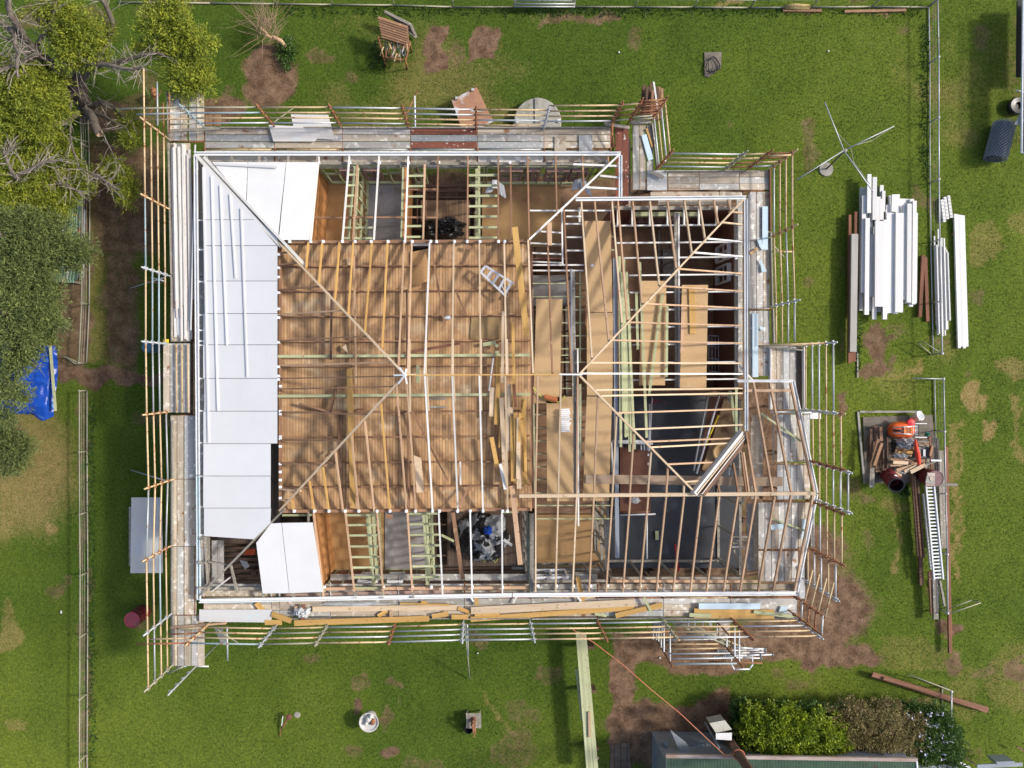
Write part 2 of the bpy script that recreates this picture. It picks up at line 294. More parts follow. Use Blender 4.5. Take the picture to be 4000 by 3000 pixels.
def cover(X, Y):
    wx = X+(vnoise(X, Y, .7, 1)-.5)*.5+(vnoise(X, Y, .22, 2)-.5)*.22; wy = Y+(vnoise(X, Y, .7, 3)-.5)*.5+(vnoise(X, Y, .22, 4)-.5)*.22
    E = lambda *a, **k: ell(wx, wy, *a, **k); R_ = lambda *a, **k: rec(wx, wy, *a, **k); St = lambda *a, **k: strip(wx, wy, *a, **k)
    D = np.zeros_like(X)
    for q in (E(1050,300,100,125), R_(1668,120,1738,285), R_(1838,122,1950,238), E(1780,215,40,45)*.5, E(1245,220,75,25)*.5, R_(2115,55,2420,92)*.7,
              R_(350,560,640,1000, soft=.9)*.8, R_(400,950,545,1440, soft=.6)*.75, R_(240,1445,640,1505), R_(225,1080,345,1500, soft=.5)*.75, E(420,470,110,70)*.8, E(560,430,80,70)*.5, E(880,430,110,60),
              R_(2378,2470,2470,3000), E(2560,2540,180,70), E(2750,2560,230,80), R_(2640,2440,3240,2560, soft=.5), E(3130,2180,190,150, soft=.6), E(3200,2380,200,170, soft=.6),
              E(2580,2830,220,90), E(2700,2900,280,110), E(3280,2570,170,50), E(3700,2440,60,28), E(3720,2580,35,50)*.7, E(3980,2620,60,50)*.7, E(3840,2640,60,30)*.5, E(3060,2500,260,90), E(2790,2820,110,120),
              E(3420,1330,45,80)*.85, E(3430,1420,25,60)*.9, E(3400,1460,30,30)*.8, E(3490,1310,25,20)*.7, E(3290,1590,22,45)*.8, E(3480,1430,18,40)*.6, E(3630,2300,20,20)*.5, R_(3550,1620,3560,1640),
              E(1528,2930,30,28)*1.1, E(1375,2770,22,24)*.8, E(1500,2790,25,55)*.6, E(1550,2670,45,22)*.6, E(1400,2670,30,40)*.5, E(2880,1470,400,400)*0, E(1870,2500,60,50)*.5, E(2150,2640,70,45)*.45, E(2050,2790,80,50)*.4, E(2010,2930,90,60)*.4, E(1640,2990,80,50)*.4,
              R_(3640,0,3670,300)*.4, R_(3640,300,3662,720)*.3, E(2270,470,20,10)*.6, E(250,80,200,60)*.5, E(60,1690,60,60)*.7, E(3960,330,40,300)*.3, R_(318,1520,344,3000, soft=.2)*.6, R_(318,700,350,1410)*.8, R_(3285,960,3318,1400)*.3,
              R_(700,680,2920,2330, soft=.8), R_(2900,1480,3080,2250, soft=.8)): D = np.maximum(D, q)
    G = np.zeros_like(X)
    for q in (E(110,1830,190,250, soft=.9)*.9, E(40,1950,160,150, soft=.8)*.8, E(30,2500,40,70)*.7, E(20,2430,30,90)*.5, E(60,2820,40,18)*.6, R_(225,700,400,1420, soft=.4)*.55, E(200,2060,35,25), E(180,1790,120,60)*.8,
              St(3717,1650,3722,2250,10), St(3735,1640,3738,2270,12), St(3752,1635,3760,2180,9), St(3728,1700,3733,2230,8), St(3420,1492,3610,1412,14), St(3503,1985,3510,2240,12), E(3805,1550,35,70), E(3850,1680,30,50), St(3960,1570,3980,1800,20)*.7, E(3970,1450,60,60)*.7, E(3990,880,40,60)*.5, E(3850,950,60,80)*.5,
              St(60,1975,310,1955,6)*.6, St(1900,2700,1990,2890,14)*.6, E(3950,2650,100,140)*.4, E(3560,2550,200,60)*.35, E(2140,50,80,20)*.3, E(2870,20,60,14), E(3110,32,55,8), E(3460,45,80,8)*.7, E(3470,1970,60,30)*.5, E(3770,2700,60,100)*.35): G = np.maximum(G, q)
    big = vnoise(X, Y, 5.5, 5)*.5+vnoise(X, Y, 2.3, 6)*.3+vnoise(X, Y, .9, 7)*.2
    G = np.maximum(G, smooth01((big-.56)*4)*.5)
    D = np.maximum(D, smooth01((vnoise(X, Y, 1.6, 9)*.6+vnoise(X, Y, .6, 10)*.4-.72)*8)*.5)
    Bq = np.clip(.16+.40*smooth01((X-4)/10)-.15*smooth01((Y-3)/8)+.25*ell(X, Y, 60, 2850, 560, 400, soft=.9)*1.8+.12*ell(X, Y, 1300, 2950, 1500, 260, soft=.9)+(vnoise(X, Y, 3.1, 11)-.5)*.5+(vnoise(X, Y, 1.1, 12)-.5)*.3, 0, 1)
    return D, G, Bq
xs = np.concatenate([[-300,-120,-60,-35], np.arange(-20, 23, .11), [30,50,120,300]]); ys = np.concatenate([[-300,-120,-50,-28], np.arange(-17, 16.5, .11), [25,50,120,300]])
X, Y = np.meshgrid(xs, ys); D, G, Bq = cover(X, Y)
Z = (vnoise(X, Y, .9, 20)-.5)*.05*(D*.6+.4)+(vnoise(X, Y, .25, 21)-.5)*.025
nxg, nyg = len(xs), len(ys)
me = bpy.data.meshes.new('ground'); vv = np.stack([X.ravel(), Y.ravel(), Z.ravel()], 1)
me.vertices.add(len(vv)); me.vertices.foreach_set('co', vv.ravel())
i, j = np.meshgrid(np.arange(nxg-1), np.arange(nyg-1)); a = (j*nxg+i).ravel(); q = np.stack([a, a+1, a+1+nxg, a+nxg], 1)
me.loops.add(q.size); me.loops.foreach_set('vertex_index', q.ravel().astype(np.int32)); me.polygons.add(len(q)); me.polygons.foreach_set('loop_start', (np.arange(len(q))*4).astype(np.int32)); me.update()
ca = me.color_attributes.new('cover', 'FLOAT_COLOR', 'POINT'); ca.data.foreach_set('color', np.stack([D.ravel(), G.ravel(), Bq.ravel(), np.ones(D.size)], 1).astype(np.float32).ravel())
gm = bpy.data.materials.new('ground'); gm.use_nodes = True; nt = gm.node_tree; L = nt.links.new; b = nt.nodes['Principled BSDF']; b.inputs['Roughness'].default_value = .95
b.inputs['Specular IOR Level'].default_value = .15
at = nn(nt, 'ShaderNodeAttribute', attribute_name='cover'); sp = nn(nt, 'ShaderNodeSeparateColor'); L(at.outputs['Color'], sp.inputs[0]); tc = nn(nt, 'ShaderNodeTexCoord')
def tn(sc, det=4, ro=.6):
    n = nn(nt, 'ShaderNodeTexNoise'); n.inputs['Scale'].default_value = sc; n.inputs['Detail'].default_value = det; n.inputs['Roughness'].default_value = ro; L(tc.outputs['Object'], n.inputs[0]); return n.outputs[0]
def mixc(f, a, c):
    m = nn(nt, 'ShaderNodeMixRGB')
    for k, s_ in ((0, f), (1, a), (2, c)):
        if isinstance(s_, tuple): m.inputs[k].default_value = (*s_, 1)
        elif isinstance(s_, (int, float)): m.inputs[k].default_value = s_
        else: L(s_, m.inputs[k])
    return m.outputs[0]
def rng(s_, lo, hi, a=0, c=1):
    m = nn(nt, 'ShaderNodeMapRange'); L(s_, m.inputs[0]); m.inputs[1].default_value = lo; m.inputs[2].default_value = hi; m.inputs[3].default_value = a; m.inputs[4].default_value = c; return m.outputs[0]
def ma(op, a, c):
    m = nn(nt, 'ShaderNodeMath', operation=op)
    for k, s_ in ((0, a), (1, c)):
        if isinstance(s_, (int, float)): m.inputs[k].default_value = s_
        else: L(s_, m.inputs[k])
    return m.outputs[0]
f1 = tn(11, 6, .75); f2 = tn(26, 4, .7); f3 = tn(2.2, 5); f4 = tn(4.5, 6, .75)
dk = mixc(rng(f1, .35, .65), (.030,.058,.007), (.082,.132,.014)); br = mixc(rng(f1, .35, .65), (.068,.108,.012), (.20,.235,.028))
gr = mixc(sp.outputs[2], dk, br)
st = mixc(rng(f2, .35, .65), (.15,.10,.035), (.42,.30,.13))
dr = mixc(rng(f1, .3, .7), (.050,.030,.018), (.175,.105,.065)); dr = mixc(rng(f3, .4, .7), dr, mixc(rng(f2, .35, .65), (.15,.09,.055), (.34,.22,.14)))
ft = ma('ADD', ma('MULTIPLY', f1, .35), ma('ADD', ma('MULTIPLY', f2, .25), ma('MULTIPLY', f4, .4)))
gr = mixc(rng(ma('ADD', sp.outputs[1], ma('MULTIPLY', ma('SUBTRACT', ft, .5), 2.8)), .15, 1.05, 0, .85), gr, st)
co = mixc(rng(ma('ADD', sp.outputs[0], ma('MULTIPLY', ma('SUBTRACT', ft, .5), 2.8)), .2, .85), gr, dr)
L(co, b.inputs['Base Color']); bp = nn(nt, 'ShaderNodeBump'); bp.inputs['Strength'].default_value = .8; bp.inputs['Distance'].default_value = .05; L(ft, bp.inputs['Height']); L(bp.outputs[0], b.inputs['Normal'])
g = link('ground', me, gm); tag(g, kind='structure')

def leaves(name, pts, ln, wd, mat, parent=None, up=.5, tone=None, jit=.5, dirs=None):
    """many small two-triangle leaves at pts"""
    n = len(pts); d = RNG.normal(size=(n,3)) if dirs is None else dirs+RNG.normal(size=(n,3))*jit
    if dirs is None: d[:,2] = d[:,2]*.5+up
    d /= np.linalg.norm(d, axis=1)[:,None]; s_ = np.cross(d, RNG.normal(size=(n,3))); s_ /= np.linalg.norm(s_, axis=1)[:,None]+1e-9
    l = ln*(.6+.8*RNG.random(n))[:,None]; w_ = wd*(.6+.8*RNG.random(n))[:,None]
    v = np.stack([pts, pts+d*l*.5+s_*w_*.5, pts+d*l, pts+d*l*.5-s_*w_*.5], 1).reshape(-1, 3)
    org = pts.mean(0); org[2] = pts[:,2].min(); v = v-org
    me = bpy.data.meshes.new(name); me.vertices.add(len(v)); me.vertices.foreach_set('co', v.ravel()); q = np.arange(n*4, dtype=np.int32)
    me.loops.add(n*4); me.loops.foreach_set('vertex_index', q); me.polygons.add(n); me.polygons.foreach_set('loop_start', q[::4].copy()); me.update()
    t = (np.repeat(RNG.random(n) if tone is None else tone, 4)).astype(np.float32)
    me.attributes.new('tone', 'FLOAT', 'POINT').data.foreach_set('value', t)
    return link(name, me, mat, parent, Matrix.Translation(Vector(org)))
# short grass: one mass of blades, none on the bare earth
N = 420000; gx = RNG.uniform(-19.5, 22, N); gy = RNG.uniform(-16, 15.5, N); Dq, Gq, Bb = cover(gx, gy)
keep = (RNG.random(N) > Dq*1.25) & (RNG.random(N) < .35+.65*vnoise(gx, gy, .5, 30)); gx, gy, Gq, Bb = gx[keep], gy[keep], Gq[keep], Bb[keep]
GRS = M('grass_blades', (.105,.165,.016), (.055,.105,.011), 3, 1, rough=.8, attr=(.20,.22,.04), rv=0, bump=0, trans=.3)
gb = leaves('grass', np.stack([gx, gy, np.zeros(len(gx))+.0], 1), .06, .021, GRS, up=.55, tone=np.clip(Gq*.9+Bb*.45*RNG.random(len(gx))+.15*RNG.random(len(gx)), 0, 1)); tag(gb, 'short green lawn grass over the whole yard', 'grass', kind='stuff')

# stones, chips and dead leaves lying on the bare earth
N = 34000; gx = RNG.uniform(-19.5, 22, N); gy = RNG.uniform(-16, 15.5, N); Dq, Gq, Bb = cover(gx, gy); keep = RNG.random(N) < np.maximum(Dq*.9, .05); gx, gy = gx[keep], gy[keep]
LIT = M('earth_litter', (.32,.21,.13), (.20,.125,.075), 9, 1, attr=(.10,.06,.04), rv=0, bump=0)
gl = leaves('ground_litter', np.stack([gx, gy, np.full(len(gx), .045)], 1), .045, .03, LIT, up=.0); tag(gl, 'scattered chips and dead leaves on the bare earth', 'litter', kind='stuff')
# =====================================================================
# THE HOUSE (one thing): floors, walls, plates, joists, rafters, gutters
# =====================================================================
house = thing('house_frame', 'timber house under construction with its roof stripped to bare rafters', 'house', P(1500, 1465, 0))
HP = house
FL, PL, ZI, ZG, ZR = .75, 3.3, 4.0, 3.45, 6.0
vW = plane3(P(1087,945,ZI), P(1087,2000,ZI), P(766,1400,3.5)); vN = plane3(P(1085,940,ZI), P(2065,940,ZI), P(1500,608,3.5)); vS = plane3(P(1085,2002,ZI), P(2065,1996,ZI), P(1500,2333,3.5))
AP, BP = (1582,1465), (2262,1464)
mN = plane3(P(1085,940,ZI), P(2065,940,ZI), P(*AP,ZR)); mS = plane3(P(1085,2002,ZI), P(2065,1996,ZI), P(*AP,ZR)); mW = plane3(P(1087,945,ZI), P(1087,2000,ZI), P(*AP,ZR))
rE = plane3(P(2908,780,ZG), P(2908,1680,ZG), P(*BP,ZR)); rN = plane3(P(2260,780,ZG), P(2908,778,ZG), P(*BP,ZR)); rS = plane3(P(*BP,ZR), P(2728,1936,4.2), P(2100,1938,4.2))
lS = plane3(P(2100,1938,4.2), P(3100,1932,4.2), P(2600,2320,3.5)); hx = plane3(P(2728,1936,4.2), P(3185,1928,4.15), P(3095,1488,3.5))
def rafts(t1, lst, pl, mats, w_=.05, h_=.11, t2=None, name='rafter'):
    for k, (a, b_, c, d) in enumerate(lst):
        p = t1(a, b_); q = (t2 or t1)(c, d)
        beam(name, on(*p, pl), on(*q, pl), w_, h_, random.choice(mats), HP)
PK = [WN, WN, WP]; YL = [WY, WN, WY]
rafts(t11, [(450,430,430,650),(570,430,540,780),(720,430,680,925),(840,420,795,1050),(1000,430,940,1200),(1135,430,1090,1345)], mN, [WY])
rafts(t11, [(1280,430,1230,1500),(1345,430,1310,1578)], mN, [WN])
rafts(t11, [(1500,430,1455,1578),(1710,430,1692,1578)], mN, [WP, WWP]); rafts(t11, [(1930,430,1942,1578),(2145,430,2165,1575)], mN, [WP])
rafts(t12, [(310,1010,322,1112),(460,850,502,1112),(575,720,627,1112),(685,600,750,1110),(825,450,885,1110),(940,330,1020,1110),(1080,180,1155,1105)], mS, [WY, WY, WN])
rafts(t12, [(1215,30,1300,1100),(1300,-75,1380,1095)], mS, [WN]); rafts(t12, [(1458,-78,1525,1100),(1695,-78,1745,1100),(1930,-78,1962,1090),(2155,-78,2175,1085)], mS, [WP, WWP])
for a in ((1325,1270,1325,1578),(1470,1270,1468,1578),(1703,1270,1702,1578),(1945,1270,1945,1578),(2170,1270,2175,1578)): rafts(t11, [a], mN, [WP], name='lapped_rafter')
for a in ((1328,-75,1330,240),(1475,-75,1490,235),(1706,-75,1716,150),(1942,-75,1948,230)): rafts(t12, [a], mS, [WP], name='lapped_rafter')
rafts(t11, [(180,525,270,520),(180,630,345,610),(185,845,540,815),(185,1060,740,1022),(190,1285,955,1245),(195,1500,1165,1470),(195,1612,1280,1590)], mW, [WN, WB], .045, .1, name='jack_rafter')
rafts(t12, [(195,45,1210,20),(195,240,970,265),(195,485,770,490),(195,685,590,708),(195,910,380,925),(195,1000,300,1012)], mW, [WN, WB], .045, .1, name='jack_rafter')
beam('hip_rafter', P(1085,943,ZI+.03), P(*AP,ZR+.03), .06, .16, WP, HP); beam('hip_rafter', P(1090,1996,ZI+.03), P(*AP,ZR+.03), .06, .16, WP, HP)
beam('ridge_board', P(*AP,ZR+.03), P(2185,1463,ZR+.03), .04, .18, WY, HP); beam('ridge_board', P(2185,1462,ZR+.04), P(2275,1463,ZR+.04), .045, .18, WWP, HP)
for q in ((1537,1466),(1555,1500),(1590,1500),(1560,1435),(1625,1464),(1588,1440)): beam('ridge_bracket', P(*AP,ZR+.05), P(*q,ZR-.06), .05, .02, BRK, HP)
# hips and valley out to the gutter
beam('hip_board', P(766,606,3.52), P(1098,962,4.05), .11, .1, WWP, HP); beam('hip_board', P(795,612,3.55), P(1195,1040,4.3), .09, .1, WWP, HP); beam('hip_board', P(782,609,3.53), P(1140,985,4.16), .06, .12, WG, HP)
beam('hip_rafter', P(775,2330,3.52), P(1110,1990,4.05), .06, .14, WG, HP); beam('hip_brace', P(825,2312,3.4), P(900,2255,3.5), .05, .1, WWD, HP)
beam('valley_rafter', P(2068,935,ZI+.04), P(2420,603,3.52), .055, .14, WWP, HP)
beam('hip_rafter', P(2908,776,3.5), P(*BP,ZR+.02), .055, .15, WP, HP); beam('hip_rafter', P(*BP,ZR+.02), P(2730,1938,4.25), .06, .15, WP, HP)
# right-hand roof
rafts(t21, [(305,290,350,1560),(450,150,515,1560)], rN, [WB, WY]); rafts(t21, [(140,410,183,1565)], rN, [WP])
rafts(t21, [(600,70,692,1432),(865,70,952,1130),(1045,70,1125,960)], rN, [WN, WP]); rafts(t21, [(715,70,838,1280),(917,70,1000,1105),(1345,70,1420,655)], rN, [WY, WN])
rafts(t21, [(1193,70,1275,800),(1490,60,1555,518),(1617,55,1670,395)], rN, [WP]); rafts(t21, [(1745,60,1785,275),(1870,60,1895,158)], rN, [WN, WB])
rafts(t21, [(1890,168,2000,182),(1810,260,2000,280),(1680,400,2000,430),(1560,520,2000,557),(1430,662,2000,705),(1290,812,2000,858),(1145,965,2000,1003),(1010,1125,2000,1155),(850,1280,2005,1307),(680,1475,2005,1480),(590,1568,2005,1572)], rE, [WP, WN, WWP])
rafts(t22, [(725,52,2008,38),(775,102,2008,80),(920,250,2010,215),(1055,392,2010,352),(1155,500,1945,468),(1200,548,1910,510),(1345,695,1780,675),(1490,848,1650,835)], rE, [WP, WN])
rafts(t22, [(745,110,710,955),(905,280,870,955),(1055,430,1020,955),(1205,590,1175,955),(1350,730,1335,955),(1490,880,1485,960),(225,-82,205,955),(425,-82,400,955),(570,-82,560,955)], rS, [WN, WP])
rafts(t22, [(1780,860,1800,945),(1915,680,1960,945),(1985,590,2030,945),(2003,590,2052,945),(2040,520,2110,945)], hx, [WN, WB])
lo = [(205,205),(400,378),(560,525),(710,668),(870,815),(1025,960),(1180,1105),(1335,1250),(1490,1395),(1640,1545),(1795,1685),(1955,1830),(2110,1975)]
for k, (a, b_) in enumerate(lo):
    p = t22(a, 975); q = t23(b_, 140); beam('verandah_rafter', on(*p, lS), on(*q, lS), .05, .11, WN if k > 2 else WP, HP)
for a, b_ in (((3028,1942),(2963,2313)), ((3093,1935),(3022,2311)), ((3178,1935),(3106,2311))): beam('verandah_rafter', on(*a, lS), on(*b_, lS), .055, .11, WN, HP)
for a, b_ in (((2945,1493),(3020,1925)), ((3009,1493),(3094,1925)), ((3090,1496),(3182,1925)), ((2916,1687),(2957,1927))): beam('verandah_rafter', on(*a, hx), on(*b_, hx), .055, .12, WB if b_[0] < 3000 else WN, HP)
beam('verandah_beam', P(2028,1938,4.24), P(3187,1928,4.24), .11, .14, WP, HP)
beam('valley_board', P(2717,1930,4.42), P(2906,1690,3.75), .16, .22, WWD, HP, .25); beam('valley_board', P(2748,1932,4.42), P(2920,1712,3.75), .15, .22, WD, HP, .25)
beam('valley_board', P(2727,1926,4.44), P(2910,1699,3.78), .04, .24, WP, HP); beam('valley_board', P(2742,1930,4.44), P(2915,1706,3.78), .03, .24, WWD, HP)
beam('ceiling_beam', P(2288,1871,3.62), P(3058,1882,3.62), .30, .06, M('grey_tan_beam', (.42,.31,.22), (.32,.23,.16), 9, 12), HP)
# gutters
def gutter(name, a, b_, mat, wd=.11):
    a, b_ = Vector(a), Vector(b_); m = MB(); R = frame(a, b_).to_3x3(); Lh = (b_-a).length; c = (a+b_)/2
    for (oy, oz, w_, h_) in ((0, -.095, wd, .01), (-wd/2, -.045, .012, .09), (wd/2, -.045, .012, .09), (-wd/2, .004, .03, .012), (wd/2, .004, .03, .012)):
        m.box(R @ Vector((0, oy, oz)), (Lh, w_, h_), R)
    m.build(name, mat, HP, origin=(0,0,0)).matrix_basis = Matrix.Translation(c-wl(HP))
for a, b_, m_, w_ in (((757,600),(2426,600),GUT,.15),((2424,606),(2424,768),GUT,.13),((764,608),(773,1855),GUT,.14),((773,1858),(776,2343),GUB,.14),((776,2348),(2000,2325),GUT,.15),((2003,2325),(3112,2318),GUT,.15),
                      ((2250,778),(2916,771),GUT,.14),((2914,778),(2916,1684),GUT,.13),((2882,1488),(3098,1488),GUT,.08),((3099,1492),(3190,1926),GUT,.13),((3190,1930),(3112,2312),GUT,.13)):
    gutter('gutter', P(*a, ZG+.06), P(*b_, ZG+.06), m_, w_*.68)
beam('fascia_batten', P(2908,1526,3.5), P(3090,1525,3.6), .09, .1, WN, HP); beam('fascia_batten', P(3037,1609,3.5), P(3145,1609,3.5), .05, .05, WWP, HP)
beam('treated_brace', P(2974,1615,3.4), P(3130,1724,3.35), .07, .05, WT, HP); beam('corner_brace', P(2885,1425,3.4), P(2945,1490,3.3), .06, .05, WWP, HP)
beam('gutter_end_board', P(3020+118,2215,3.35), P(3098,2402,2.75), .10, .08, STE, HP)
# plates
for a, b_, z, w_, m_ in (((1080,945),(2072,941),3.9,.10,WB),((1082,1998),(2072,1990),3.9,.10,WB),((1093,950),(1095,1996),3.9,.10,WB),((800,635),(2380,640),PL,.10,WG),((800,2300),(1250,2300),PL,.1,WG),((1262,2301),(2066,2296),PL,.10,WN),
                         ((803,640),(812,2300),PL,.10,WG),((2395,812),(2878,812),PL,.12,WG),((2876,815),(2878,1690),PL,.12,WG),((2642,831),(2646,1512),3.38,.14,WG),((2652,835),(2654,1512),3.40,.05,WWP),((2238,1053),(2247,1928),3.4,.13,WG),
                         ((2079,1128),(2090,1940),3.45,.06,WT),((2385,2270),(2960,2272),PL,.09,WN),((2000,2220),(2385,2225),1.0,.09,WG)):
    beam('wall_plate', P(*a, z), P(*b_, z), w_, .09, m_, HP)
# main ceiling and its joists
slab('ceiling_boards', [P(*q, 3.72) for q in ((1090,948),(1602,947),(1602,1000),(1682,1000),(1682,947),(2071,944),(2077,1996),(1096,1999))], .02, CEI, HP)
fl = [];  # curled sheet over the opening
m = MB(); pp = []
for i in range(9):
    for j in range(6):
        u, v = i/8, j/5; q = P(1603+u*77, 985-15*u+(v)*(140+(-12 if u > .5 else 0)), 3.78+.22*math.sin(u*math.pi*.55)*(.4+v)); pp.append(q)
m.add(pp, [(i*6+j, i*6+j+1, (i+1)*6+j+1, (i+1)*6+j) for i in range(8) for j in range(5)]).build('curled_ceiling_sheet', PAR, HP, smooth=True)
for y in (640,855,1075,1290,1505): a = t11(200, y+3); b_ = t11(2370, y-10); beam('ceiling_joist', P(*a, 3.88), P(*b_, 3.88), .045, .15, WB, HP)
for y in (240,460,680,890): a = t12(200, y+5); b_ = t12(2370, y-12); beam('ceiling_joist', P(*a, 3.88), P(*b_, 3.88), .045, .15, WB, HP)
a = t11(190,1420); b_ = t11(2370,1408); beam('strong_back', P(*a, 4.0), P(*b_, 4.0), .09, .05, WT, HP); a = t12(190,105); b_ = t12(2370,88); beam('strong_back', P(*a, 4.0), P(*b_, 4.0), .09, .05, WT, HP)
for a, b_, m_, w_ in (((1382,1000),(1390,1500),WN,.05),((1365,1440),(1370,1700),WY,.17),((1370,1695),(1378,1985),WY,.16),((1295,1135),(1291,1405),WD,.07),((1588,1130),(1590,1500),WD,.06),((1592,1580),(1597,1985),WB,.06),((1320,1650),(1325,1830),WD,.04)):
    beam('hanging_beam', P(*a, 4.06), P(*b_, 4.06), w_, .09, m_, HP)
for a, b_ in (((1682,952),(1737,1270)),((1778,1130),(1822,1232)),((1168,1576),(1285,1609)),((1605,1600),(1750,1880)),((1282,1610),(1312,1525)),((1268,1785),(1297,1762)),((1830,1905),(1793,1985))):
    beam('roof_strut', P(*a, 4.02), P(*b_, 4.05 if a[0] < 1600 else 4.3), .06, .05, WB, HP)
# joist brackets: bright galvanised straps
def brk(px, py, z, s_=.1, r_=0): MB().box((0,0,0), (s_*.5, s_, .06)).box((s_*.35, 0, -.03), (.02, s_*.8, .1)).box((-s_*.35, 0, -.03), (.02, s_*.8, .1)).build('joist_hanger', BRK, HP, origin=(0,0,0)).matrix_basis = Matrix.Translation(P(px, py, z)-wl(HP)) @ Matrix.Rotation(r_, 4, 'Z')
for x in (290,470,580,745,855,995,1140,1285,1350,1510,1560,1715,1825,1935,2095,2150): brk(*t11(x, 428), 4.02)
for x in (330,505,630,770,888,1045,1158,1298,1378,1525,1585,1742,1852,1962,2130,2172): brk(*t12(x, 1098), 4.02)
for y in (540,655,735,870,1010,1085,1300,1510,1590,1620): brk(*t11(195, y), 4.0, .09, 1.57)
for y in (20,235,260,455,475,540,690,760,830,890,985): brk(*t12(210, y), 4.0, .09, 1.57)
for x in (125,365,600,825,1320,): brk(*t20(x, 1395), 3.45)
for x in (540,810,1065,1315,1580,1830,2090,2195): brk(*t10(x, 1405), 3.45)
for y in (430,570,712,860,1005,1160,1310,): brk(*t21(1937, y), 3.42, .09, 1.57)
for x in (225,385,530,680,825,965,1110,1255,1400,1545,1690,1835): brk(*t23(x, 85), 3.42)
for x in (590,1100,1350,1515,1610,1870,2130): brk(*t13(x, 95), 3.42)
# verandah rafters and nogging "ladders"
for a, b_ in (((540,1350),(470,412)),((805,1345),(745,412)),((1062,1345),(1017,412)),((1315,1350),(1288,412)),((1575,1345),(1557,412)),((1832,1340),(1826,412)),((2095,1340),(2092,412))):
    p = t10(*a); q = t11(*b_); beam('verandah_rafter', on(*p, vN), on(*q, vN), .05, .11, WWP if a[0] < 1500 else WB, HP)
for a, b_ in (((2061,608),(2068,936)),((2170,603),(2176,845)),((2275,603),(2281,735)),((2375,604),(2378,640))): beam('verandah_rafter', on(*a, vN), on(*b_, vN), .05, .11, WB, HP)
for a, b_ in (((495,1112),(582,190)),((770,1112),(852,182)),((1045,1108),(1100,178)),((1308,1108),(1352,172)),((1578,1103),(1612,165)),((1850,1100),(1868,160)),((2125,1098),(2130,155))):
    p = t12(*a); q = t13(*b_); beam('verandah_rafter', on(*p, vS), on(*q, vS), .05, .11, WN if a[0] < 1500 else WWP, HP)
for a, b_ in (((798,2097),(812,2310)),((812,2195),(900,2210)),((900,2210),(925,2316)),((774,2197),(805,2199)),((774,2298),(812,2298)),((1203,2002),(1203,2040))): beam('verandah_rafter', P(*a, 3.62), P(*b_, 3.52), .06, .1, WG, HP)
for x0, x1, f in ((2240,2420,645),(2345,2418,690),(2290,2420,735)): beam('nogging', P(x0, f-4, 3.6), P(x1, f+3, 3.45), .06, .06, WWP, HP)
c3 = T(1200,590,2.54); c4 = T(1650,590,2.54)
for y, x0, x1 in ((235,405,482),(340,395,474),(442,387,466),(547,378,458),(760,358,438),(760,452,648),(865,350,430),(865,445,645),
                  (245,1003,1160),(348,1000,1157),(450,996,1155),(552,990,1152),(745,982,1145),(852,976,1143)): a = c3(x0,y); b_ = c3(x1,y-2); beam('nogging', P(*a, 3.55), P(*b_, 3.55), .07, .045, WT, HP)
for y in (240,342,445,547,650,757,860): a = c4(458,y); b_ = c4(742,y-2); beam('nogging', P(*a, 3.5), P(*b_, 3.5), .075, .045, WT, HP)
for a, b_ in (((498,135),(455,880)),((1168,130),(1150,878)),((22,135),(8,878))): beam('stud_rail', P(*(c3(*a) if a[0] != 22 else c4(*a)), 3.5), P(*(c3(*b_) if a[0] != 22 else c4(*b_)), 3.62), .06, .07, WN, HP)
a = c4(562,145); b_ = c4(566,870); beam('stud_rail', P(*a, 3.46), P(*b_, 3.46), .07, .07, WT, HP); a = c3(468,150); b_ = c3(405,880); beam('stud_rail', P(*a, 3.3), P(*b_, 3.35), .07, .07, WT, HP)
a = c4(875,130); b_ = c4(884,872); beam('stud_rail', P(*a, 3.5), P(*b_, 3.6), .055, .07, WB, HP)
for x0, x1, y, c in ((55,345,660,c3),(368,655,657,c3),(680,955,657,c3),(985,1145,657,c3),(1000,1270,380,c3),(0,135,378,c4),(20,130,658,c4)): a = c(x0,y); b_ = c(x1,y); beam('ceiling_tie', P(*a, 3.4), P(*b_, 3.4), .06, .05, WB, HP)
for y, x0, x1 in ((1135,780,1028),(1220,785,1038),(1310,795,1045),(1405,800,1052),(1497,812,1062),(1587,820,1072),(1122,1312,1570),(1213,1322,1578),(1305,1328,1583),(1397,1337,1588),(1487,1347,1592),(1577,1352,1597),(1108,2130,2270),(1135,225,480)):
    a = t12(x0,y); b_ = t12(x1,y-3); beam('nogging', P(*a, 3.5), P(*b_, 3.5), .07, .045, WT, HP)
for y, x0, x1 in ((12,838,1085),(10,1358,1600),(105,848,1088)): a = t13(x0,y); b_ = t13(x1,y); beam('nogging', P(*a, 3.4), P(*b_, 3.4), .07, .045, WT, HP)
for a, b_ in (((958,1140),(1000,1650)),((1010,1140),(1040,1650)),((1445,1130),(1490,1650)),((1475,1130),(1500,1650)),((1520,1130),(1540,1650)),((175,1115),(205,2950))):
    p = t12(*a); q = t12(*b_)
    if a[0] > 200: beam('stud_rail', P(*p, 3.2), P(*q, 3.2), .07, .09, WT, HP)
beam('leaning_beam', P(*t12(1700,1108), 3.9), P(*t12(1785,1690), 3.3), .13, .06, WB, HP)
